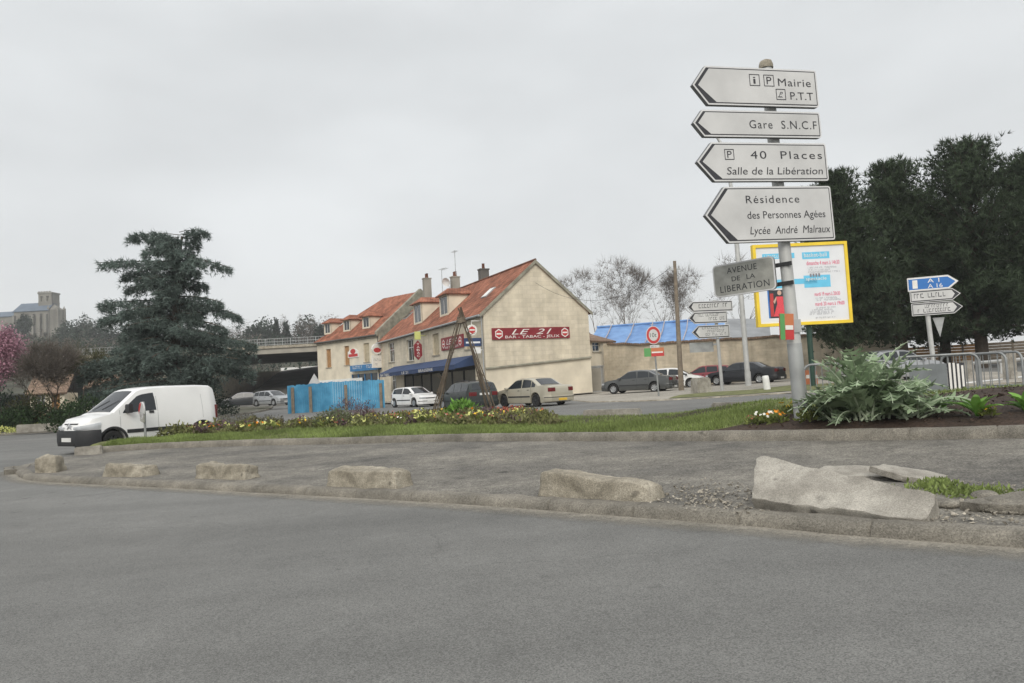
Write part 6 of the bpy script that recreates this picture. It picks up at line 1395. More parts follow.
for z in (.70, .76, .82): mb.box(L/2-.12+.0, L/2-.10+.03, -.36, .36, z, z+.03)
g_ = mb.build('grille', 'blackplastic', vo); mb = MB(); mb.m = Matrix.Translation((L/2-.03, 0, 0)) @ Matrix.Rotation(R(90), 4, 'Z')
for z in (.70, .775): mb.prism([(-.13, z), (-.10, z), (0, z+.06), (.10, z), (.13, z), (0, z+.095)], -.02, .0)
mb.build('chevron_emblem', 'rim', g_)
mb = MB(); mb.box(L/2+.046, L/2+.062, -.26, .26, .36, .47); mb.build('number_plate', 'numplate', vo); mb = MB(); mb.box(L/2+.04, L/2+.055, -.45, .45, .27, .33); mb.build('air_intake', 'dark', vo)
mb = MB(); a, b = .29*L, .15*L
for y in (.1, -.45): mb.tube([(a, y, c.ip(c.top, a)+.03), (a-.30, y+.40, c.ip(c.top, a-.30)+.03)], .007, 4)
mb.build('wiper', 'blackplastic', vo)
c.wheel(vo, 'blackplastic', 6)
# ================================================================== TREES
def tree_thing(name, label, base, group=None): return thing(name, label, 'tree', base, 0, group)
rg = np.random.default_rng(11)
# ---- dark pines on the right
def pine(label, px, Y, top_py, wid, base_h, seed, lean=0.0, group='dark pines on the right', shape=1.0):
    rn = np.random.default_rng(seed); p = D(px, 370, Y); g = gh(p.x); o = tree_thing('pine_tree', label, (p.x, p.y, g), group); H = D(px, top_py, Y).z-g
    mb = MB(); tr = []; 
    for i in range(10): t = i/9; tr.append(Vector((lean*t*H+.25*nz(t*2, seed), .25*nz(t*2, seed+9), t*H*.95-.1)))
    mb.tube(tr, [.34*(1-.85*i/9)+.03 for i in range(10)], 10); PT, DR = [], []
    nl = 17; 
    for k in range(nl):
        t = k/(nl-1); h = base_h+(H*.96-base_h)*t; prof = (1-t)**.75*(.72+.28*min(1, t*6))+.10
        nb = 6 if t < .85 else 4
        for j in range(nb):
            az = j*2*math.pi/nb+k*2.4+rn.normal()*.3; L = wid*prof*(rn.uniform(.66, 1.12)+.35*nz(az*.9, k*.33, seed))*shape; c0 = tr[min(9, int(h/H*9))]; s = Vector((c0.x, c0.y, h)); d = Vector((math.cos(az), math.sin(az), .12+.5*t)); up = .22+.5*t
            pts = [s+d*(L*u)+Vector((0, 0, up*L*u*u*.5)) for u in (0, .35, .7, 1)]; mb.tube(pts, [.07*(1-t)+.03, .05*(1-t)+.02, .03, .012], 5, False)
            nt_ = int(6+11*L/wid*2)
            for q in range(nt_):
                u = rn.uniform(.28, 1.04); a = pts[0].lerp(pts[3], u); a = a+Vector(rn.normal(size=3))*(.26+.24*u)*Vector((1, 1, .55)).length*.45
                sub = rn.integers(4, 8)
                for m in range(sub): PT.append(tuple(a+Vector(rn.normal(size=3))*.26)); dd = (d*.6+Vector((0, 0, .9))+Vector(rn.normal(size=3))*.45).normalized(); DR.append(tuple(dd))
    mb.build('trunk', 'bark', o, 60); PT, DR = np.array(PT), np.array(DR); ok_ = PT[:, 2] < H*.975; PT, DR = PT[ok_], DR[ok_]
    mb = MB(); mb.raw(*needles(PT, DR, .36, .055, 9, rn, .55)); mb.build('crown', 'pine', o); return o
pine('dark pine right behind the billboard, leftmost of the pines', 848, 44, 168, 3.1, 2.2, 1)
pine('dark broad pine between the billboard and the blue motorway sign', 904, 46.5, 158, 4.0, 2.2, 2)
pine('tallest dark pine standing right of the blue motorway sign', 984, 44.5, 136, 4.3, 2.0, 3)
pine('dark pine cut by the right edge of the photo', 1048, 43.5, 148, 3.8, 2.0, 4)
pine('shorter dark pine filling the gap behind the motorway signpost', 946, 51, 205, 3.7, 1.8, 5)
# ---- the big cedar
p = D(174, 415, 46); g = gh(p.x)+.2; ce = tree_thing('cedar_tree', 'large layered cedar with drooping boughs behind the white van', (p.x, p.y, g)); rn = np.random.default_rng(21)
K = 46/FPX; H = D(185, 229, 46).z-g; mb = MB(); tr = [Vector((.8*t*t+.1*nz(t*3, 2), 0, H*.97*t-.1)) for t in np.linspace(0, 1, 12)]; mb.tube(tr, [.48*(1-.9*i/11)+.02 for i in range(12)], 10)
PT, DR = [], []
def bough(h, az, L, rise, droop, dens=1.0):
    t = h/H; k = min(10, int(t*11)); s = Vector((tr[k].x, tr[k].y, h)); d = Vector((math.cos(az), math.sin(az), 0)); pts = []; sd = Vector((-d.y, d.x, 0)); bend = rn.normal()*.08
    for u in np.linspace(0, 1, 7): pts.append(s+d*L*u+sd*bend*L*u*u+Vector((0, 0, rise*L*u-droop*L*u*u)))
    mb.tube(pts, [max(.012, .10*(1-t)*(1-.85*i/6)+.02) for i in range(7)], 5, False)
    n = int(62*L*dens)
    for q in range(n):
        u = rn.uniform(.12, 1.0)**.8; i = min(5, int(u*6)); a = pts[i].lerp(pts[i+1], u*6-i); wd = .20*L*math.sin(math.pi*min(1, u*.8+.12))+.12
        lat = rn.normal()*wd*.6; a = a+sd*lat+Vector((0, 0, rn.normal()*.08-.10*abs(lat)/max(wd, .1)-abs(rn.normal())*(.16+.16*min(1, (1-t)*1.4)))); PT.append(tuple(a)); dd = d*.7+sd*np.sign(lat)*.7+Vector((0, 0, -.35)); DR.append(tuple(dd.normalized()))
RT = [(.17, 34), (.22, 52), (.30, 96), (.40, 82), (.50, 66), (.60, 62), (.72, 30), (.82, 46), (.93, 22), (1.0, 30)]; LT = [(.15, 92), (.30, 92), (.40, 74), (.50, 56), (.62, 78), (.72, 42), (.82, 62), (.90, 34), (.97, 46), (1.0, 20)]
def env(T, h): return float(np.interp(h, [q[0] for q in T], [q[1] for q in T]))
BL = []
for hh in np.linspace(.17, .97, 60): az = rn.uniform(0, 360); c_ = math.cos(R(az)); BL.append((hh, (env(RT, hh) if c_ > 0 else env(LT, hh))*(.45+.35*rn.random()), az, .10, .22))
for hh, az, rise, droop in ((.985, 12, .3, .35), (.97, 172, .22, .2), (.93, 20, .2, .35), (.90, 186, .15, .2), (.83, -4, .14, .30), (.82, 183, .14, .12), (.79, 172, .12, .2), (.73, 8, .1, .3), (.71, 190, .1, .2), (.64, -4, .04, .22), (.62, 178, .12, .10), (.60, 8, .02, .26), (.58, 190, .06, .15), (.52, 4, .02, .24), (.49, 176, .05, .15), (.44, -6, .02, .2), (.42, 186, .03, .14), (.38, 8, .02, .18), (.36, 172, .02, .14), (.32, -3, .05, .12), (.30, 184, .02, .12), (.28, 6, .02, .14), (.24, 178, .0, .12), (.20, 190, 0, .1), (.17, 172, 0, .1), (.22, -5, 0, .12)):
    BL.append((hh, env(RT if abs(az) < 90 else LT, hh)*rn.uniform(.78, 1.18), az, rise, droop))
for (h, px_r, az, rise, droop) in BL:
    bough(h*H, R(az+rn.normal()*6), px_r*K*rn.uniform(.92, 1.08), rise, droop, 1.25 if h < .6 else 1.1)
mb.build('trunk', 'bark', ce, 60); mb = MB(); mb.raw(*needles(np.array(PT), np.array(DR), .32, .044, 8, rn, .85)); mb.build('crown', 'cedar', ce)
# ---- bare trees behind the shed
def bare(label, px, Y, top_py, seed, spread=.5, depth=6, r0=.16, group='bare trees behind the blue roofed shed', clumps=.10, first=.30, name='bare_tree', mat='bark_pale', base_extra=0, tipm='twig'):
    rn = np.random.default_rng(seed); p = D(px, 370, Y); g = gh(p.x)+base_extra; o = tree_thing(name, label, (p.x, p.y, g), group); H = D(px, top_py, Y).z-g; mb = MB(); tips = []
    bare_tree(mb, (0, 0, -.1), H, rn, spread, depth, r0, tips, 4, first=first)
    zmax = max(v_[2] for v_ in mb.v); s = H/zmax; mb.v = [(a*s, b*s, c_*s) for a, b, c_ in mb.v]; mb.build('trunk', mat, o, 60)
    T = np.array([t[0] for t in tips])*s; Dr = np.array([t[1] for t in tips])
    mb = MB(); mb.raw(*needles(T, Dr, .95, .022, 5, rn, .6))
    if clumps: k = rn.random(len(T)) < clumps; P = np.repeat(T[k], 3, 0)+rn.normal(size=(k.sum()*3, 3))*.25; mb.raw(*leaf_quads(P, .15, rn, .6))
    mb.build('crown', tipm, o); return o
bare('bare tree with brown seed clusters leftmost behind the blue roof', 604, 72, 268, 31, .40, 6, .20)
bare('bare tree in the middle behind the blue roof, tallest there', 638, 70, 258, 39, .40, 6, .20)
bare('bare slender tree just left of the wooden utility pole', 664, 74, 272, 34, .36, 5)
bare('bare tree between the utility pole and the small direction post', 690, 71, 276, 35, .38, 5)
bare('bare tree rising directly behind the three white direction panels', 716, 66, 256, 36, .42)
bare('bare tree partly hidden behind the billboard', 742, 70, 262, 37, .42, 5)
bare('faint low bare tree beside the right end of the bar roof', 622, 84, 290, 38, .6, 5)
# ---- left garden: blossom tree, bare bush tree, shrubs
p = D(4, 420, 42); o = tree_thing('blossom_tree', 'pink blossoming tree at the left edge of the photo', (p.x, p.y, gh(p.x)+.2)); rn = np.random.default_rng(41); mb = MB(); tips = []; H = D(4, 331, 42).z-gh(p.x)
bare_tree(mb, (0, 0, -.1), H, rn, .55, 5, .14, tips, 4, first=.26); s = H/max(v_[2] for v_ in mb.v); mb.v = [(a*s, b*s, c_*s) for a, b, c_ in mb.v]; vs = np.array(mb.v); mb.build('trunk', 'bark', o, 60)
hi = vs[vs[:, 2] > H*.36]; P = hi[rn.integers(0, len(hi), 11000)]+rn.normal(size=(11000, 3))*.20; mb = MB(); mb.raw(*leaf_quads(P, .11, rn, .8)); mb.build('crown', 'blossom', o)
for (lab, px, Y, top, sd, br_, mt) in (('brownish bare shrubby tree right of the pink blossom tree', 56, 41, 346, 43, .6, 'twig'), ('dull olive leafless tree close left of the cedar', 74, 45, 348, 44, .8, 'olive'), ('dark tangled tree between the pink tree and the brown one', 28, 47, 352, 45, .75, 'twig')):
    bare(lab, px, Y, top, sd, br_*.8, 6, .11, 'garden trees on the left', .15, .34, 'garden_tree', 'bark', .2, mt)
def bush(name, label, p, rx, ry, rz_, n, size, mat, seed, group=None, cat='shrub', stems=True, aspect=.5, lump=.35):
    rn = np.random.default_rng(seed); o = thing(name, label, cat, p, 0, group); d = rn.normal(size=(n, 3)); d /= np.linalg.norm(d, axis=1)[:, None]; d[:, 2] = abs(d[:, 2]); r_ = rn.uniform(.35, 1, n)**.5
    f = np.array([1+lump*nz(a*2+seed, b*2, c_*2) for a, b, c_ in d]); P = d*(r_*f)[:, None]*np.array([rx, ry, rz_]); mb = MB(); mb.raw(*leaf_quads(P, size, rn, aspect, dirs=d*np.array([1, 1, .6])+np.array([0, 0, .5]), jitter=.7)); mb.build('foliage', mat, o)
    if stems:
        mb = MB()
        for k in range(7): a = d[k]; mb.tube([(0, 0, -.05), tuple(a*np.array([rx, ry, rz_])*.45), tuple(a*np.array([rx, ry, rz_])*.85)], [.02, .014, .006], 4, False)
        mb.build('stems', 'bark', o)
    return o
def gp_(px, Y, off=.15): q = D(px, 400, Y); return (q.x, q.y, gh(q.x)+off)
for i, (lab, px, Y, rx, rz_, mt) in enumerate((('rounded dark green bush left of the van windscreen', 92, 37.5, 1.5, 1.6, 'shrub'), ('dark clipped bush behind the van bonnet', 66, 39, 1.2, 1.2, 'shrub'), ('dark bush below the pink blossom tree', 8, 40.5, 1.6, 1.2, 'shrub'), ('dark bush between the pink tree and the brown tree', 30, 41.5, 1.5, 1.5, 'shrub'), ('large dark bush behind the cedar trunk', 125, 50, 2.6, 2.6, 'farleaf'), ('olive bush at the foot of the brown bare tree', 34, 42.5, 1.9, 1.9, 'olive'), ('wide dark hedge bush below the right boughs of the cedar', 200, 53, 2.4, 1.9, 'farleaf'), ('dark tall bush at the far left edge', -8, 44, 2.0, 2.6, 'farleaf'))):
    bush('garden_bush', lab, gp_(px, Y), rx, rx, rz_, int(1500*rx), .16, mt, 60+i, 'bushes in the left garden')
for i, (lab, px, Y, mt) in enumerate((('pale yellow-green flower clump on the far left kerb edge', 3, 38.2, 'petal_l'), ('low yellow flowered clump beside the long pale kerb block', 21, 39.6, 'bedleaf'), ('rusty low clump right of the long pale kerb block', 56, 40.6, 'petal_r'), ('small green clump behind the long pale kerb block', 38, 40.2, 'bedleaf'))):
    bush('flower_clump', lab, gp_(px, Y, .1), .55, .5, .38, 260, .10, mt, 80+i, 'flower clumps in the left garden', 'plant', False)
# ---- small houses glimpsed behind the left garden
for i, (lab, px, Y, w_, h, roof) in enumerate((('pale orange house glimpsed left of the cedar trunk above the van', 112, 60, 3.6, 2.6, 'tile_brown'), ('small white house with red base glimpsed behind the brown tree', 47, 58, 2.4, 2.4, 'tile_brown'))):
    p = D(px, 400, Y); o = thing('small_house', lab, 'house', (p.x, p.y, gh(p.x)), R(20)); mb = MB(); wall_holes(mb, -w_/2, w_/2, 0, h, [(-w_*.3, -w_*.05, 1.0, 2.4), (w_*.12, w_*.36, .9, 2.3)]); mb.quad((w_/2, 0, 0), (w_/2, 5, 0), (w_/2, 5, h), (w_/2, 0, h)); mb.quad((-w_/2, 5, 0), (-w_/2, 0, 0), (-w_/2, 0, h), (-w_/2, 5, h)); mb.build('wall', 'render', o)
    mb = MB(); roof_slab(mb, (-w_/2-.2, -.3, h), (w_/2+.2, -.3, h), (w_/2+.2, 2.5, h+1.5), (-w_/2-.2, 2.5, h+1.5)); mb.build('roof', roof, o)
    window(o, -w_*.3, -w_*.05, 1.0, 2.4); window(o, w_*.12, w_*.36, .9, 2.3, kind='wood_board')
    mb = MB(); mb.box(-w_/2, w_/2, -.05, -.003, 0, .8); mb.build('wall_base', 'red' if i else 'orange', o)
# ================================================================== CHURCH AND FAR TREES
CY = 380; k = CY/FPX; p = D(30, 328, CY); zc = p.z; hz_ = hillz(p.x, p.y)
ch = thing('hilltop_church', 'grey stone church with a square tower on the hill at the left', 'church', (p.x, p.y, hz_))
b0 = -2.0; z0 = zc-hz_
mb = MB(); X = lambda px: (px-30)*k; Zp = lambda py: z0+(328-py)*k; ho = []
for i in range(4): x = X(26+7*i); ho.append((x, x+1.5, Zp(325), Zp(314)))
wall_holes(mb, X(14), X(48), min(b0, z0-6), Zp(311), [h for h in ho if h[1] < X(48)], .5); mb.box(X(14), X(48)-.01, .6, 12, min(b0, z0-6), Zp(311)-.02); mb.build('nave', 'church', ch)
mb = MB(); zr = Zp(301.5); roof_slab(mb, (X(13), -.6, Zp(311)), (X(49), -.6, Zp(311)), (X(48), 6, zr), (X(14), 6, zr), .3); roof_slab(mb, (X(49), 12.6, Zp(311)), (X(13), 12.6, Zp(311)), (X(14), 6, zr), (X(48), 6, zr), .3); mb.build('roof', 'slate', ch)
mb = MB()
for i in range(6): x = X(15+6.4*i); mb.box(x-.5, x+.5, -1.5, -.005, min(b0, z0-6), Zp(315))
mb.build('buttresses', 'church', ch)
tw = MB(); x0, x1 = X(34.5), X(48); 
tw.m = Matrix.Translation((0, 3.5, 0)); wall_holes(tw, x0, x1, Zp(322), Zp(293), [(x0+1.2, x0+2.6, Zp(301), Zp(295.5)), (x1-2.6, x1-1.2, Zp(301), Zp(295.5))], .6); tw.box(x0+.01, x1-.01, .7, 6.8, Zp(322), Zp(293)-.05); tw.box(x0-.3, x1+.3, -.3, 7.1, Zp(293), Zp(291.6)); tw.box(x0-.15, x1+.15, -.15, 6.9, Zp(302.6), Zp(302)); tower = tw.build('tower', 'church', ch)
mb = MB(); mb.box(X(-14), X(13.5), 1, 10, min(b0, z0-6), Zp(315)); mb.build('side_wing', 'church', ch); mb = MB(); roof_slab(mb, (X(-14), .5, Zp(315)), (X(13), .5, Zp(315)), (X(13), 5.5, Zp(309)), (X(-14), 5.5, Zp(309)), .3); mb.build('wing_roof', 'slate', ch)
mb = MB(); ap = [(X(48)+4.4*math.cos(a)*1.0, 6+5.2*math.sin(a)) for a in np.linspace(-math.pi/2, math.pi/2, 8)]
for (a, b) in zip(ap, ap[1:]): mb.quad((a[0], a[1], min(b0, z0-6)), (b[0], b[1], min(b0, z0-6)), (b[0], b[1], Zp(310)), (a[0], a[1], Zp(310))); mb.face(((a[0], a[1], Zp(310)), (b[0], b[1], Zp(310)), (X(48), 6, Zp(304))))
mb.build('apse', 'church', ch)
mb = MB()
for q in ap[::2]: mb.box(q[0]-.5, q[0]+.5, q[1]-.5, q[1]+.5, min(b0, z0-6), Zp(308.5)); mb.face(((q[0]-.5, q[1]-.5, Zp(308.5)), (q[0]+.5, q[1]-.5, Zp(308.5)), (q[0], q[1], Zp(305.5))))
for q in range(5): x = x0+(x1-x0)*(q+.1)/5; mb.box(x, x+.8, 3.2, 3.6, Zp(291.6), Zp(290.6))
mb.build('pinnacles', 'church', ch)
def crown_tree(name, label, px, Y, top_py, wid, seed, mat, group, bottom=None, dense=1.0, H=None, conif=False):
    rn = np.random.default_rng(seed); p = D(px, top_py, Y); H = H or 9.0; z = p.z-H; o = thing(name, label, 'tree', (p.x, p.y, z), 0, group); mb = MB(); mb.tube([(0, 0, -3), (0, 0, H*.3), (.2, 0, H*.7)], [.4, .28, .1], 6); mb.build('trunk', 'bark', o)
    W_ = wid*Y/FPX/2; n = int(1500*dense); d = rn.normal(size=(n, 3)); d /= np.linalg.norm(d, axis=1)[:, None]; f = np.array([1+.55*nz(a*1.7+seed*3, b*1.7, c_*1.7)+.25*nz(a*4+seed, b*4, c_*4) for a, b, c_ in d]); r_ = rn.uniform(.2, 1, n)**.45*f
    P = d*r_[:, None]*np.array([W_, W_*.8, H*.45])+np.array([0, 0, H*.56])
    if conif: t = np.clip(P[:, 2]/H, 0, 1); P[:, :2] *= (1.25*(1-t)+.12)[:, None]
    mb = MB(); mb.raw(*leaf_quads(P, .95 if mat != 'twig' else .8, rn, .55 if mat != 'twig' else .16)); mb.build('crown', mat, o); return o
FT = [('dark evergreen on the hill just right of the church', 66, 300, 323, 22, 'farleaf', 14), ('rounded evergreen on the hillside two trees right of the church', 82, 290, 319, 24, 'farleaf', 15), ('pale bare hillside tree behind the evergreens right of the church', 84, 310, 316, 16, 'twig', 15), ('large rounded dark tree on the hillside left of the cedar', 98, 280, 320, 26, 'farleaf', 15), ('dark hillside tree touching the left boughs of the cedar', 112, 270, 326, 24, 'farleaf', 15), ('small dark tree directly in front of the church nave', 24, 330, 316, 13, 'farleaf', 9), ('dark shrubby tree below the church left wing', 10, 325, 325, 14, 'farleaf', 10), ('bare tree on the slope below the church tower', 44, 300, 330, 24, 'twig', 14),
      ('grey tree seen just above the left end of the bridge railing', 232, 255, 325, 34, 'twig', 14), ('grey-green tree above the bridge railing near the cedar', 256, 250, 323, 26, 'farleaf', 12), ('dark conical evergreen above the bridge railing', 276, 245, 319.5, 10, 'farleaf', 14), ('dark squat evergreen right of the conical one above the bridge', 286, 248, 323, 14, 'farleaf', 12), ('tall bare tree above the middle of the bridge railing', 300, 252, 316, 18, 'twig', 16), ('bare purplish tree next to the blue shop house roof', 312, 250, 317, 16, 'twig', 15), ('dark evergreen half hidden by the blue shop house', 322, 240, 324, 16, 'farleaf', 12), ('pale bare tree behind the dormers of the blue shop house', 334, 260, 320, 22, 'twig', 14), ('grey tree far left above the bridge behind the cedar', 212, 250, 328, 30, 'twig', 14)]
FT += [('broad dark hillside tree low beside the brown garden tree', 58, 270, 334, 30, 'farleaf', 13), ('grey bare hillside tree between the two rounded evergreens', 90, 285, 323, 20, 'twig', 15), ('dark tree on the hill just above the van roof line left of the cedar', 76, 260, 336, 30, 'farleaf', 13),
      ('wide grey bare tree behind the right boughs of the cedar', 244, 262, 320, 36, 'twig', 16), ('rounded dark tree above the bridge between the grey trees', 266, 258, 321, 26, 'farleaf', 15), ('wide bare tree behind the conical evergreen above the bridge', 284, 266, 316, 34, 'twig', 17), ('broad hazy tree left of the blue shop house roof', 306, 268, 319, 30, 'farleaf', 15), ('bare tree behind the left dormer of the blue shop house', 328, 264, 315, 30, 'twig', 17)]
for i, (lab, px, Y, tp_, wd, mt, H) in enumerate(FT): crown_tree('hillside_tree', lab, px, Y, tp_, wd, 100+i, mt, 'trees on the far hills', H=H, conif='conical' in lab, dense=1.2)
# far woods reading as one mass on the slopes
rn = np.random.default_rng(5); PP = []
for k in range(420):
    px, Y = rn.uniform(-60, 340), rn.uniform(150, 330); x = DX(px, Y); z = hillz(x, Y); h = rn.uniform(4, 8); 
    sc_ = D(px, 0, Y); top_lim = D(px, 332 if px > 120 else 338, Y).z
    if z+h > top_lim: h = max(1.5, top_lim-z)
    n = 90; d = rn.normal(size=(n, 3)); d /= np.linalg.norm(d, axis=1)[:, None]; PP.append(np.array([x, Y, z+h*.5])+d*rn.uniform(.4, 1, n)[:, None]*np.array([h*.5, h*.5, h*.55]))
PP = np.concatenate(PP); half = rn.random(len(PP)) < .5
mb = MB(); mb.raw(*leaf_quads(PP[half], .9, rn, .5)); stuff(mb.build('far_wood_evergreen', 'farleaf'), 'far wooded slope', 'woods')
mb = MB(); mb.raw(*leaf_quads(PP[~half], .9, rn, .25)); stuff(mb.build('far_wood_bare', 'twig'), 'leafless far woods on the slope', 'woods')
# ================================================================== PLANTING ON THE ISLAND
rn = np.random.default_rng(77)
# grass on the lawn strip and a thin fringe elsewhere
def blades(n, u0, u1, t0, t1, L, wd, name, mat, lab, tufty=.5):
    V_, F_ = [], []; k = 0
    while k < n:
        u, t = rn.uniform(u0, u1), rn.uniform(t0, t1); p = isl_pt(u, t)
        if nz(p.x, p.y, 4, 1.4) < -.25 and rn.random() < .6: continue
        h = L*rn.uniform(.5, 1.2)*(1+tufty*nz(p.x, p.y, 9, 2.5)); a = rn.uniform(0, 6.283); dx, dy = math.cos(a)*wd, math.sin(a)*wd; lx, ly = rn.normal()*h*.45, rn.normal()*h*.45; i = len(V_)
        V_ += [(p.x-dx, p.y-dy, p.z-.005), (p.x+dx, p.y+dy, p.z-.005), (p.x+lx, p.y+ly, p.z+h)]; F_.append((i, i+1, i+2)); k += 1
    mb = MB(); mb.raw(V_, F_); return stuff(mb.build(name, mat), lab, 'grass')
U0 = .015
blades(52000, U0, U_SOIL, .0, .30, .085, .007, 'grass', 'grass', 'strip of bright green grass along the island kerb')
blades(16000, U_SOIL*.45, U_SOIL, .3, 1.0, .06, .009, 'grass', 'grass', 'grass over the back of the island')
# low bedding cover over the flowerbed behind the grass
UB0, UB1 = isl_find(205), isl_find(560)
P = []
for k in range(20000):
    u, t = rn.uniform(UB0*.6, UB1), rn.uniform(.24, .93); p = isl_pt(u, t)
    if p.x < .9+.3*nz(p.x, p.y, 2, 2): P.append((p.x, p.y, p.z+rn.random()*.30*max(.12, .35+nz(p.x, p.y, 8, 1.7)+.5*nz(p.x, p.y, 3, 4))))
mb = MB(); P = np.array(P); d = rn.normal(size=P.shape); d[:, 2] = abs(d[:, 2])+.5; mb.raw(*leaf_quads(P, .12, rn, .5, dirs=d, jitter=.3)); stuff(mb.build('ground_cover', 'coverleaf'), 'low mixed ground cover filling the flowerbed', 'ground cover')
mb = MB(); uu = np.linspace(UB0*.6, UB1, 120); idx = [[mb.V(isl_pt(u, t)+Vector((0, 0, .006))) for t in np.linspace(.28, .93, 14)] for u in uu]
for i in range(119):
    for j in range(13): mb.F((idx[i][j], idx[i+1][j], idx[i+1][j+1], idx[i][j+1]))
struct(mb.build('flowerbed_ground', 'soil', smooth=180))
# flower clump prototypes, then copies
def pansy(petal, seed, leafm='bedleaf', r_=.19, h=.22, nf=12, nl=110, ps=.036):
    rn2 = np.random.default_rng(seed); lf = MB(); d = rn2.normal(size=(nl, 3)); d[:, 2] = abs(d[:, 2]); d /= np.linalg.norm(d, axis=1)[:, None]; P = d*np.array([r_, r_, h*.7])*rn2.uniform(.2, 1, (nl, 1)); lf.raw(*leaf_quads(P, .10, rn2, .5, dirs=d+np.array([0, 0, .5]), jitter=.4)); fl = MB()
    for k in range(nf):
        a, rr = rn2.uniform(0, 6.28), r_*rn2.uniform(.1, 1)**.6; c_ = Vector((rr*math.cos(a), rr*math.sin(a), h*rn2.uniform(.65, 1.1))); nn_ = (Vector((math.cos(a)*.5, math.sin(a)*.5-.5, .8))+Vector(rn2.normal(size=3))*.3).normalized(); e1 = nn_.orthogonal().normalized(); e2 = nn_.cross(e1)
        for q in range(5):
            b = q*1.257; u_ = e1*math.cos(b)+e2*math.sin(b); w_ = e1*math.cos(b+1.57)+e2*math.sin(b+1.57); fl.face((c_, c_+u_*ps*.6+w_*ps*.4, c_+u_*ps+nn_*.006, c_+u_*ps*.6-w_*ps*.4))
    return lf, fl, leafm, petal
def plant_proto(name, label, spec, p, group, rz=0, sc=1):
    lf, fl, leafm, petal = spec; o = thing(name, label, 'flower', p, rz, group); lf.build('leaves', leafm, o); fl.build('blooms', petal, o); o.scale = (sc, sc, sc); return o
protos = {}
kinds = [('petal_y', 'yellow', 5), ('petal_l', 'pale yellow-green', 9), ('petal_w', 'white', 4), ('petal_o', 'orange', 3), ('petal_r', 'rusty red', 7), ('purple', 'dull purple', 9)]
used = set()
GRP = 'bedding flowers in the long flowerbed'
wts = [.20, .36, .05, .05, .16, .18]; n_ = 0
while n_ < 260:
    u, t = rn.uniform(UB0*.75, UB1*1.0), rn.uniform(.27, .90)
    p = isl_pt(u, t)
    if p.x > .75-.25*abs(rn.normal()) or nz(p.x, p.y, 6, .8) < -.3: continue
    k = int(rn.choice(len(kinds), p=wts)); m, nm, nf = kinds[k]; sc = rn.uniform(.75, 1.35)
    lab = f'{nm} bedding flower clump among others in the long flowerbed'
    if k not in protos: protos[k] = plant_proto('bedding_plant', lab, pansy(m, 200+k, 'bedleaf' if k != 5 else 'purple', nf=nf), p, GRP, rn.uniform(0, 6), sc)
    else: c_ = copy_tree(protos[k]); c_.location = p; c_.rotation_euler = (0, 0, rn.uniform(0, 6)); c_.scale = (sc, sc, sc*rn.uniform(.8, 1.2))
    n_ += 1
# grey and purple shrubs in the bed
def ip_(px, Y, off=.0):
    q = D(px, 400, Y); best = min((((isl_pt(u, t).x-q.x)**2+(isl_pt(u, t).y-q.y)**2), u, t) for u in np.linspace(0, 1, 60) for t in np.linspace(0, 1, 16)); r_ = isl_pt(best[1], best[2]); return (q.x, q.y, r_.z+off)
for i, (lab, px, Y, rx, rz_, mt, n) in enumerate((('grey lavender bush just right of the van rear wheel', 226, 23.0, .55, .48, 'greybush', 1500), ('low grey lavender bush right of the van, second in its row', 247, 23.6, .62, .55, 'greybush', 1600), ('grey lavender bush in front of the silver car', 268, 24.0, .5, .42, 'greybush', 1300), ('grey-green rounded bush in front of the blue hoarding', 332, 21.6, .62, .52, 'greenbush', 1800), ('dull purple shrub in front of the blue hoarding', 348, 23.5, .6, .82, 'purple', 900), ('small purple shrub before the right end of the hoarding', 366, 24.0, .42, .70, 'purple', 500), ('bright green tuft at the foot of the branch tripod', 461, 22.5, .5, .52, 'freshleaf', 700), ('rusty low clump right of the branch tripod', 512, 22.0, .6, .34, 'petal_r', 500), ('brownish clump between the tripod legs', 480, 22.0, .5, .34, 'purple', 500), ('low grey clump left end of the bed behind the grass', 205, 22.2, .5, .26, 'greybush', 700))):
    bush('bed_shrub', lab, ip_(px, Y), rx, rx, rz_, n, .085 if mt != 'freshleaf' else .22, mt, 300+i, 'shrubs in the long flowerbed', 'shrub', mt in ('purple',), .28 if mt != 'petal_r' else .5)
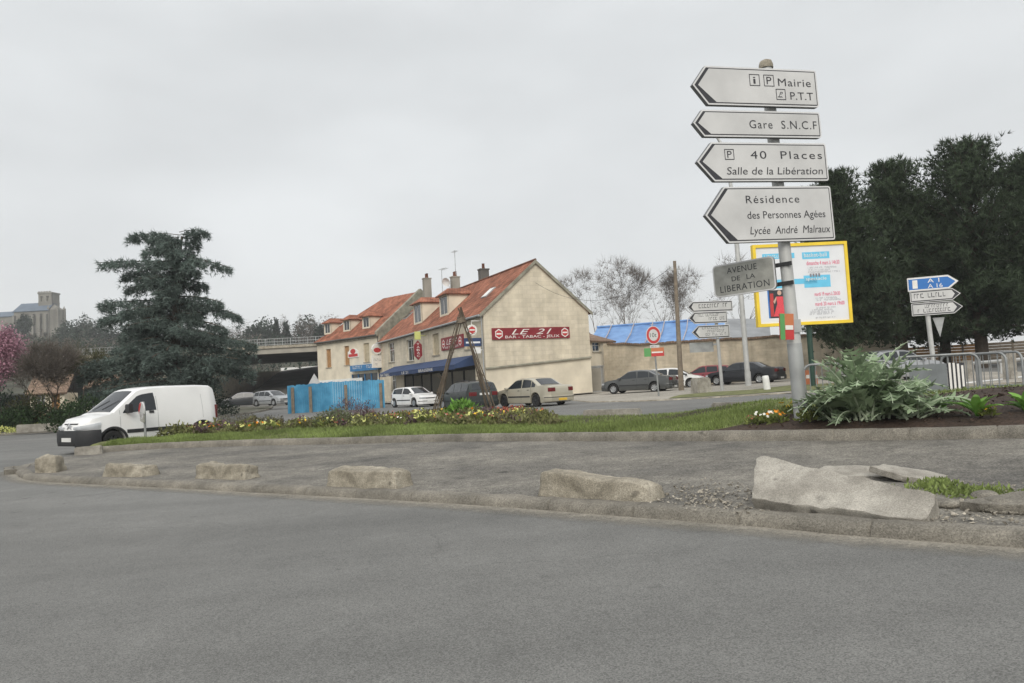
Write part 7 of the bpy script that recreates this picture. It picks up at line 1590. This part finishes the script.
# ---- silvery cardoon
def cardoon_leaf(mb, mr, L, wd, az, el, curl, rn2, base=(0, 0, 0)):
    d = Vector((math.cos(az), math.sin(az), 0)); sd = Vector((-d.y, d.x, 0)); n = 12; pts = []; q = Vector(base); a = el
    tw = rn2.normal()*.25
    for i in range(n+1):
        pts.append(q.copy()); q = q+(d*math.cos(a)+Vector((0, 0, 1))*math.sin(a))*L/n; a -= curl/n*(.5+1.2*i/n)
    mr.tube(pts, [.018*(1-.85*i/n)+.002 for i in range(n+1)], 5, False)
    for i in range(2, n):
        t = i/n; w_ = wd*math.sin(math.pi*min(1, t*.92+.05))**.7*rn2.uniform(.8, 1.15); tan = (pts[i+1]-pts[i-1]).normalized(); up = tan.cross(sd).normalized()*-1
        for sg in (1, -1):
            s2 = (sd*math.cos(tw)+up*math.sin(tw))*sg; w_ = w_*rn2.uniform(.65, 1.2); o_ = s2*w_; fwd = tan*w_*rn2.uniform(.3, .85); drop = up*(-w_*.12)+up*rn2.normal()*w_*.18
            a0, a1 = pts[i]-tan*L/n*.42, pts[i]+tan*L/n*.42; m1 = pts[i]+o_*.5+fwd*.35+up*w_*.14; tp = pts[i]+o_+fwd+drop
            mb.face((a0, m1-tan*w_*.24, tp, m1+tan*w_*.26, a1))
            # two smaller teeth on the lobe
            for f in (.45, .75): e = pts[i]+o_*f+fwd*f*.7; mb.face((e, e+tan*w_*.05+s2*w_*.03, e+tan*w_*.30+s2*w_*.18+up*rn2.normal()*w_*.08)); mb.face((e, e-tan*w_*.22+s2*w_*.22, e+s2*w_*.10))
def cardoon(label, p, specs, seed):
    rn2 = np.random.default_rng(seed); o = thing('cardoon_plant', label, 'plant', p); mb, mr = MB(), MB()
    for (n, L, wd, e0, e1, curl) in specs:
        for k in range(n): az = k*2.399+rn2.normal()*.3; cardoon_leaf(mb, mr, L*rn2.uniform(.8, 1.15), wd*rn2.uniform(.85, 1.15), az, R(rn2.uniform(e0, e1)), rn2.uniform(.8, 1.2)*curl, rn2, (rn2.normal()*.10, rn2.normal()*.10, -.02))
    mb.build('leaves', 'cardoon', o); mr.build('leaf_ribs', 'rib', o); return o
def soil_at(px, Y, off=0): return ip_(px, Y, off)
CYY = 11.0
cardoon('big silvery green cardoon with deeply cut arching leaves beside the main signpost', soil_at(868, CYY), ((24, 1.20, .21, 66, 89, 1.35), (26, 1.12, .22, 48, 72, 1.75), (12, .80, .19, 25, 50, 1.5), (14, .70, .15, 55, 88, 1.1)), 1)
cardoon('smaller silvery cardoon leaning out right of the big one', soil_at(908, 10.7), ((12, .85, .17, 45, 82, 1.6), (6, .6, .14, 20, 45, 1.3)), 2)
cardoon('smaller silvery cardoon leaning out left of the big one', soil_at(838, 11.2), ((11, .85, .17, 45, 82, 1.6), (5, .55, .13, 20, 45, 1.3)), 5)
def rosette(label, px, Y, n, L, wd, seed, name='leafy_plant', mat='freshleaf'):
    rn2 = np.random.default_rng(seed); o = thing(name, label, 'plant', soil_at(px, Y)); mb = MB()
    for k in range(n):
        az = k*2.4+rn2.normal()*.3; el = R(rn2.uniform(45, 85)); d = Vector((math.cos(az), math.sin(az), 0)); sd = Vector((-d.y, d.x, 0)); LL_ = L*rn2.uniform(.7, 1.15); q = Vector((0, 0, -.01)); a = el; rows = []
        for i in range(8):
            t = i/7; w_ = wd*math.sin(math.pi*(t*.86+.10))**.8; up = Vector((0, 0, 1))*math.cos(a)-d*math.sin(a); rows.append((mb.V(q+sd*w_+up*w_*.35), mb.V(q), mb.V(q-sd*w_+up*w_*.35))); q = q+(d*math.cos(a)+Vector((0, 0, 1))*math.sin(a))*LL_/7; a -= .16
        for r0_, r1_ in zip(rows, rows[1:]): mb.F((r0_[0], r1_[0], r1_[1], r0_[1])); mb.F((r0_[1], r1_[1], r1_[2], r0_[2]))
    mb.build('leaves', mat, o, 60); return o
rosette('bright leafy green plant between the cardoon and the yellow flower', 976, 10.0, 11, .42, .055, 1); rosette('green leafy plant at the right edge of the soil bed', 1026, 9.9, 11, .42, .06, 2); rosette('small green leafy plant right of the cardoon', 943, 11.0, 9, .34, .05, 3); rosette('green spiky plant at the foot of the main signpost', 816, 11.5, 12, .36, .035, 4, mat='shrub'); rosette('dark green plant just right of the main signpost foot', 828, 11.4, 9, .30, .04, 6, mat='shrub')
G2 = 'pansies in the dark soil bed'
for i, (lab, m, px, Y, sc) in enumerate((('white flower clump at the left end of the dark soil', 'petal_w', 763, 12.0, .8), ('orange-yellow pansy clump left of the signpost foot', 'petal_o', 776, 11.9, .9), ('small yellow pansy clump close to the signpost foot', 'petal_y', 788, 12.2, .8), ('pale yellow clump in front of the signpost', 'petal_l', 806, 11.3, .8), ('lone yellow pansy out on the dark soil right of the leafy plant', 'petal_y', 988, 9.9, .6), ('tiny orange flower left end of soil', 'petal_r', 750, 12.1, .55))):
    plant_proto('pansy_clump', lab, pansy(m, 400+i, 'bedleaf', nf=11, ps=.034), soil_at(px, Y), G2, i, sc)
# clods and mulch on the soil
mb = MB(); 
for k in range(4200):
    u, t = rn.uniform(U_SOIL+.005, .93), rn.uniform(.02, .85); p = isl_pt(u, t); s = abs(rn.normal())*.012+.006; d = rn.normal(size=(3, 3))*s; mb.face([p+Vector(d[j])+Vector((0, 0, s*.6)) for j in range(3)])
stuff(mb.build('mulch', 'soil'), 'dark bark mulch on the soil bed', 'mulch')
# ================================================================== HAZE
mb = MB(); mb.box(-620, 420, -90, 930, -7, 140); m = bpy.data.materials.new('haze_air'); m.use_nodes = True; t = m.node_tree; t.nodes.remove(t.nodes['Principled BSDF']); pv = t.nodes.new('ShaderNodeVolumePrincipled'); pv.inputs['Color'].default_value = (.93, .95, .97, 1); pv.inputs['Density'].default_value = HAZE; pv.inputs['Anisotropy'].default_value = 0.0; t.links.new(pv.outputs[0], t.nodes['Material Output'].inputs['Volume']); MT['haze'] = m
if HAZE > 0: stuff(mb.build('haze', 'haze'))
